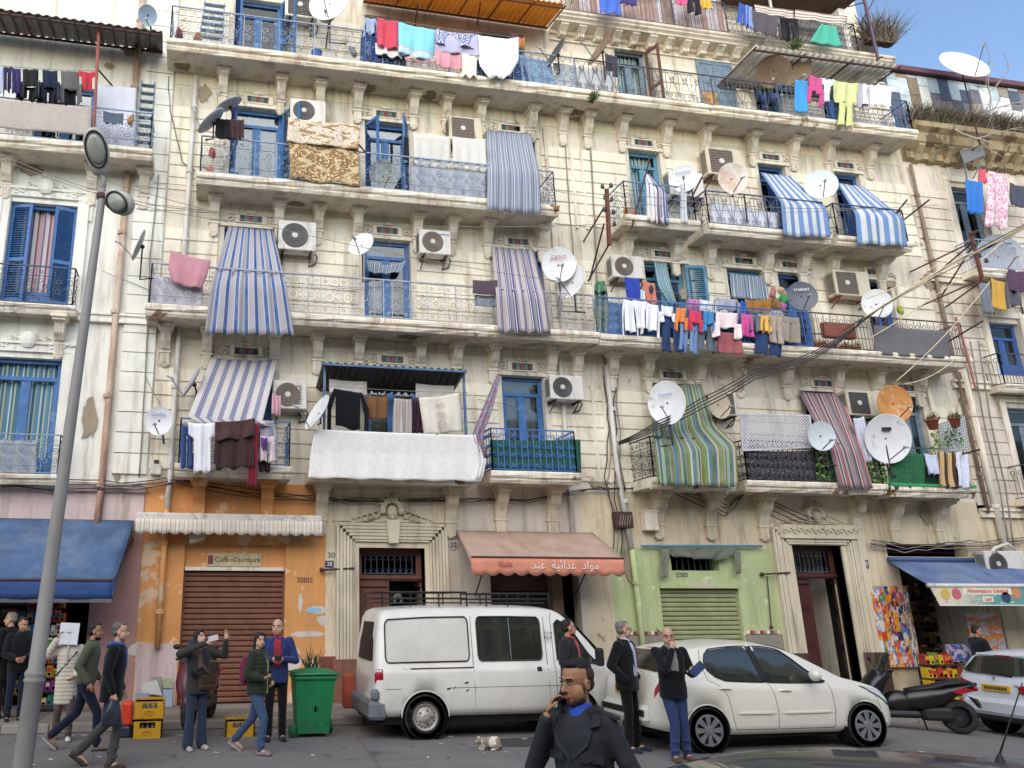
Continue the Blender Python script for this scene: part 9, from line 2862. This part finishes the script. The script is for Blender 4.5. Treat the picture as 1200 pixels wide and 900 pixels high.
def poster_mat(nm,cols,sc):
 m,t,b,n,l=newmat(nm)
 vo=node(t,'ShaderNodeTexVoronoi',inp={'Scale':sc,'Randomness':1});mp=node(t,'ShaderNodeMapping',inp={'Scale':(1,2.6,1)})
 nz=node(t,'ShaderNodeTexNoise',inp={'Scale':5,'Detail':3});ad=node(t,'ShaderNodeVectorMath',operation='ADD');sc_=node(t,'ShaderNodeVectorMath',operation='SCALE');sc_.inputs[3].default_value=.35
 l.new(nz.outputs[1],sc_.inputs[0]);l.new(uvsrc(t),mp.inputs[0]);l.new(mp.outputs[0],ad.inputs[0]);l.new(sc_.outputs[0],ad.inputs[1]);l.new(ad.outputs[0],vo.inputs['Vector'])
 sp=node(t,'ShaderNodeSeparateColor');l.new(vo.outputs['Color'],sp.inputs[0])
 c=ramp(t,sp.outputs[0],[(i/len(cols),srgb(q)) for i,q in enumerate(cols)],'CONSTANT')
 for k_ in(1.7,3.1):
  v2=node(t,'ShaderNodeTexVoronoi',inp={'Scale':sc*k_*.6,'Randomness':.8});l.new(mp.outputs[0],v2.inputs['Vector'])
  s2=node(t,'ShaderNodeSeparateColor');l.new(v2.outputs['Color'],s2.inputs[0])
  c2=ramp(t,s2.outputs[1],[(i/len(cols),srgb(q)) for i,q in enumerate(reversed(cols))],'CONSTANT')
  c=mixc(t,ramp(t,v2.outputs['Distance'],[(.34,1),(.38,0)]),c,c2)
 l.new(c,b.inputs['Base Color']);b.inputs['Roughness'].default_value=.45
 return m
pz0,pz1=.62,2.42
xs=[F(1021,700,-.12).x,F(1038,700,-.12).x,F(1057,700,-.12).x,F(1063,700,-.12).x]
for i,(a,b,lab) in enumerate(((xs[0],xs[1],'left'),(xs[1]+.015,xs[2],'middle'),(xs[2]+.02,xs[3]+.05,'narrow right'))):
 tag(MB().add([(a,-.10,pz0),(b,-.10,pz0),(b,-.10,pz1),(a,-.10,pz1)],[(0,1,2,3)],0,[(0,0),(1,0),(1,1),(0,1)]).build('poster',poster_mat('poster_print_%d'%i,[['d8642c','d8d8e0','3a8a5a','d8802c','7aa0c8','dcd2c6','c23a2a','e0a040'],['7a3a7a','d05a4a','5a80c0','d88a30','e8a03a','2a2a3a','c8ccd8'],['4a4a8a','d0d0d8','c8803a','d8c8b0','3a6a5a']][i],4),thick=.03),lab+' strip of the bright ice-cream poster panel beside the right doorway','poster','poster panels')
for px,lab,cols in(((1140,718,1160,765),'food banner with orange pictures right of the right-hand shop door',['b9b4bc','c86a3a','a8a4ac','d0802c']),((1064,716,1066,760),'x',None)):
 if not cols:continue
 a,b=F(px[0],px[3],-.35),F(px[2]+10,px[1],-.35)
 tag(MB().add([(a.x,-.35,a.z),(b.x,-.35,a.z),(b.x,-.35,b.z),(a.x,-.35,b.z)],[(0,1,2,3)],0,[(0,0),(1,0),(1,1),(0,1)]).build('banner',poster_mat('banner_print',cols,4),thick=.02),lab,'banner')
p=F(1132,765,-.7)
tag(MB().obox((p.x-.2,-.7,p.z),(.22,0,0),(0,.1,0),(0,0,.18)).build('snack_box',spots('blue_pack','4a5aa0','c8b8c8',12,.5,.55,uvmap=False)),'blue and pink snack box on the counter beside the shop man','box')
for px,py,sx,sz in((148,483,.13,.26),(140,525,.10,.22),(137,556,.09,.14),(104,492,.16,.5),(155,62,.25,.12),(128,78,.12,.1),(178,390,.1,.2),(875,300,.25,.2),(800,345,.12,.16),(1040,330,.3,.22),(1090,330,.35,.3),(735,660,.22,.35),(700,560,.3,.25),(945,545,.25,.15),(1085,600,.22,.3),(606,150,.1,.22),(240,110,.14,.3),(35,200,.3,.12)):
 p=F(px,py,0)
 rq=random.Random(px)
 pts=[(p.x+sx*cos(a)*rq.uniform(.55,1.2),-.030,p.z+sz*sin(a)*rq.uniform(.55,1.2)) for a in[2*pi*k/22 for k in range(22)]]
 MB().prism(pts,(0,.006,0)).build('bare_patch',stucco('bare_mortar','a59682',.5,.35,'8a7d6c',.2),left if p.x<XL else right if p.x>XR else main)
for px,py,sx,sy in((430,108,.25,.28),(505,112,.2,.3),(215,80,.25,.25),(345,245,.2,.2),(660,150,.3,.2),(480,395,.3,.25),(760,425,.4,.25),(840,425,.4,.25),(940,440,.25,.2)):
 zc=14.305 if py<160 else 10.955 if py<260 else 7.805
 r=ray(px,py);q=CAM+r*((zc-CAM.z)/r.z)
 q.y=max(-.72,min(-.25,q.y));rq=random.Random(px)
 pts=[(q.x+sx*cos(a)*rq.uniform(.6,1.2),q.y+sy*.6*sin(a)*rq.uniform(.6,1.2),zc) for a in[2*pi*k/18 for k in range(18)]]
 MB().prism(pts,(0,0,-.008)).build('bare_patch',stucco('bare_soffit','857865',.5,.3,'6b5f50',.3),main)
# the other side of the street, seen only in glass and paint
m_opp=[stucco('opposite_render','e6d9bc',.4,.2,'a99a82',.2),M('opposite_window','1c2024',.3,.2),M('opposite_shutter','5f7a86',.7,.2),M('opposite_awning','b5763c',.8,.2)]
ob=MB().box((-45,-36,-.8),(60,-30,13.5)).box((-45,-30.0,-.8),(60,-29.99,3.6))
for k in range(4):
 z=.2+k*3.3
 if k:ob.box((-45,-29.99,z-.35),(60,-29.1,z-.12))
 for i in range(40):
  x=-44+i*2.6
  ob.box((x,-29.985,z),(x+1.1,-29.94,z+2.2),1)
  if k:
   ob.box((x-.5,-29.985,z),(x-.02,-29.9,z+2.2),2).box((x+1.12,-29.985,z),(x+1.6,-29.9,z+2.2),2)
  elif i%3==0:
   ob.box((x-.6,-29.98,2.7),(x+1.8,-28.6,2.8),3)
setting(ob.build('opposite_building',m_opp))
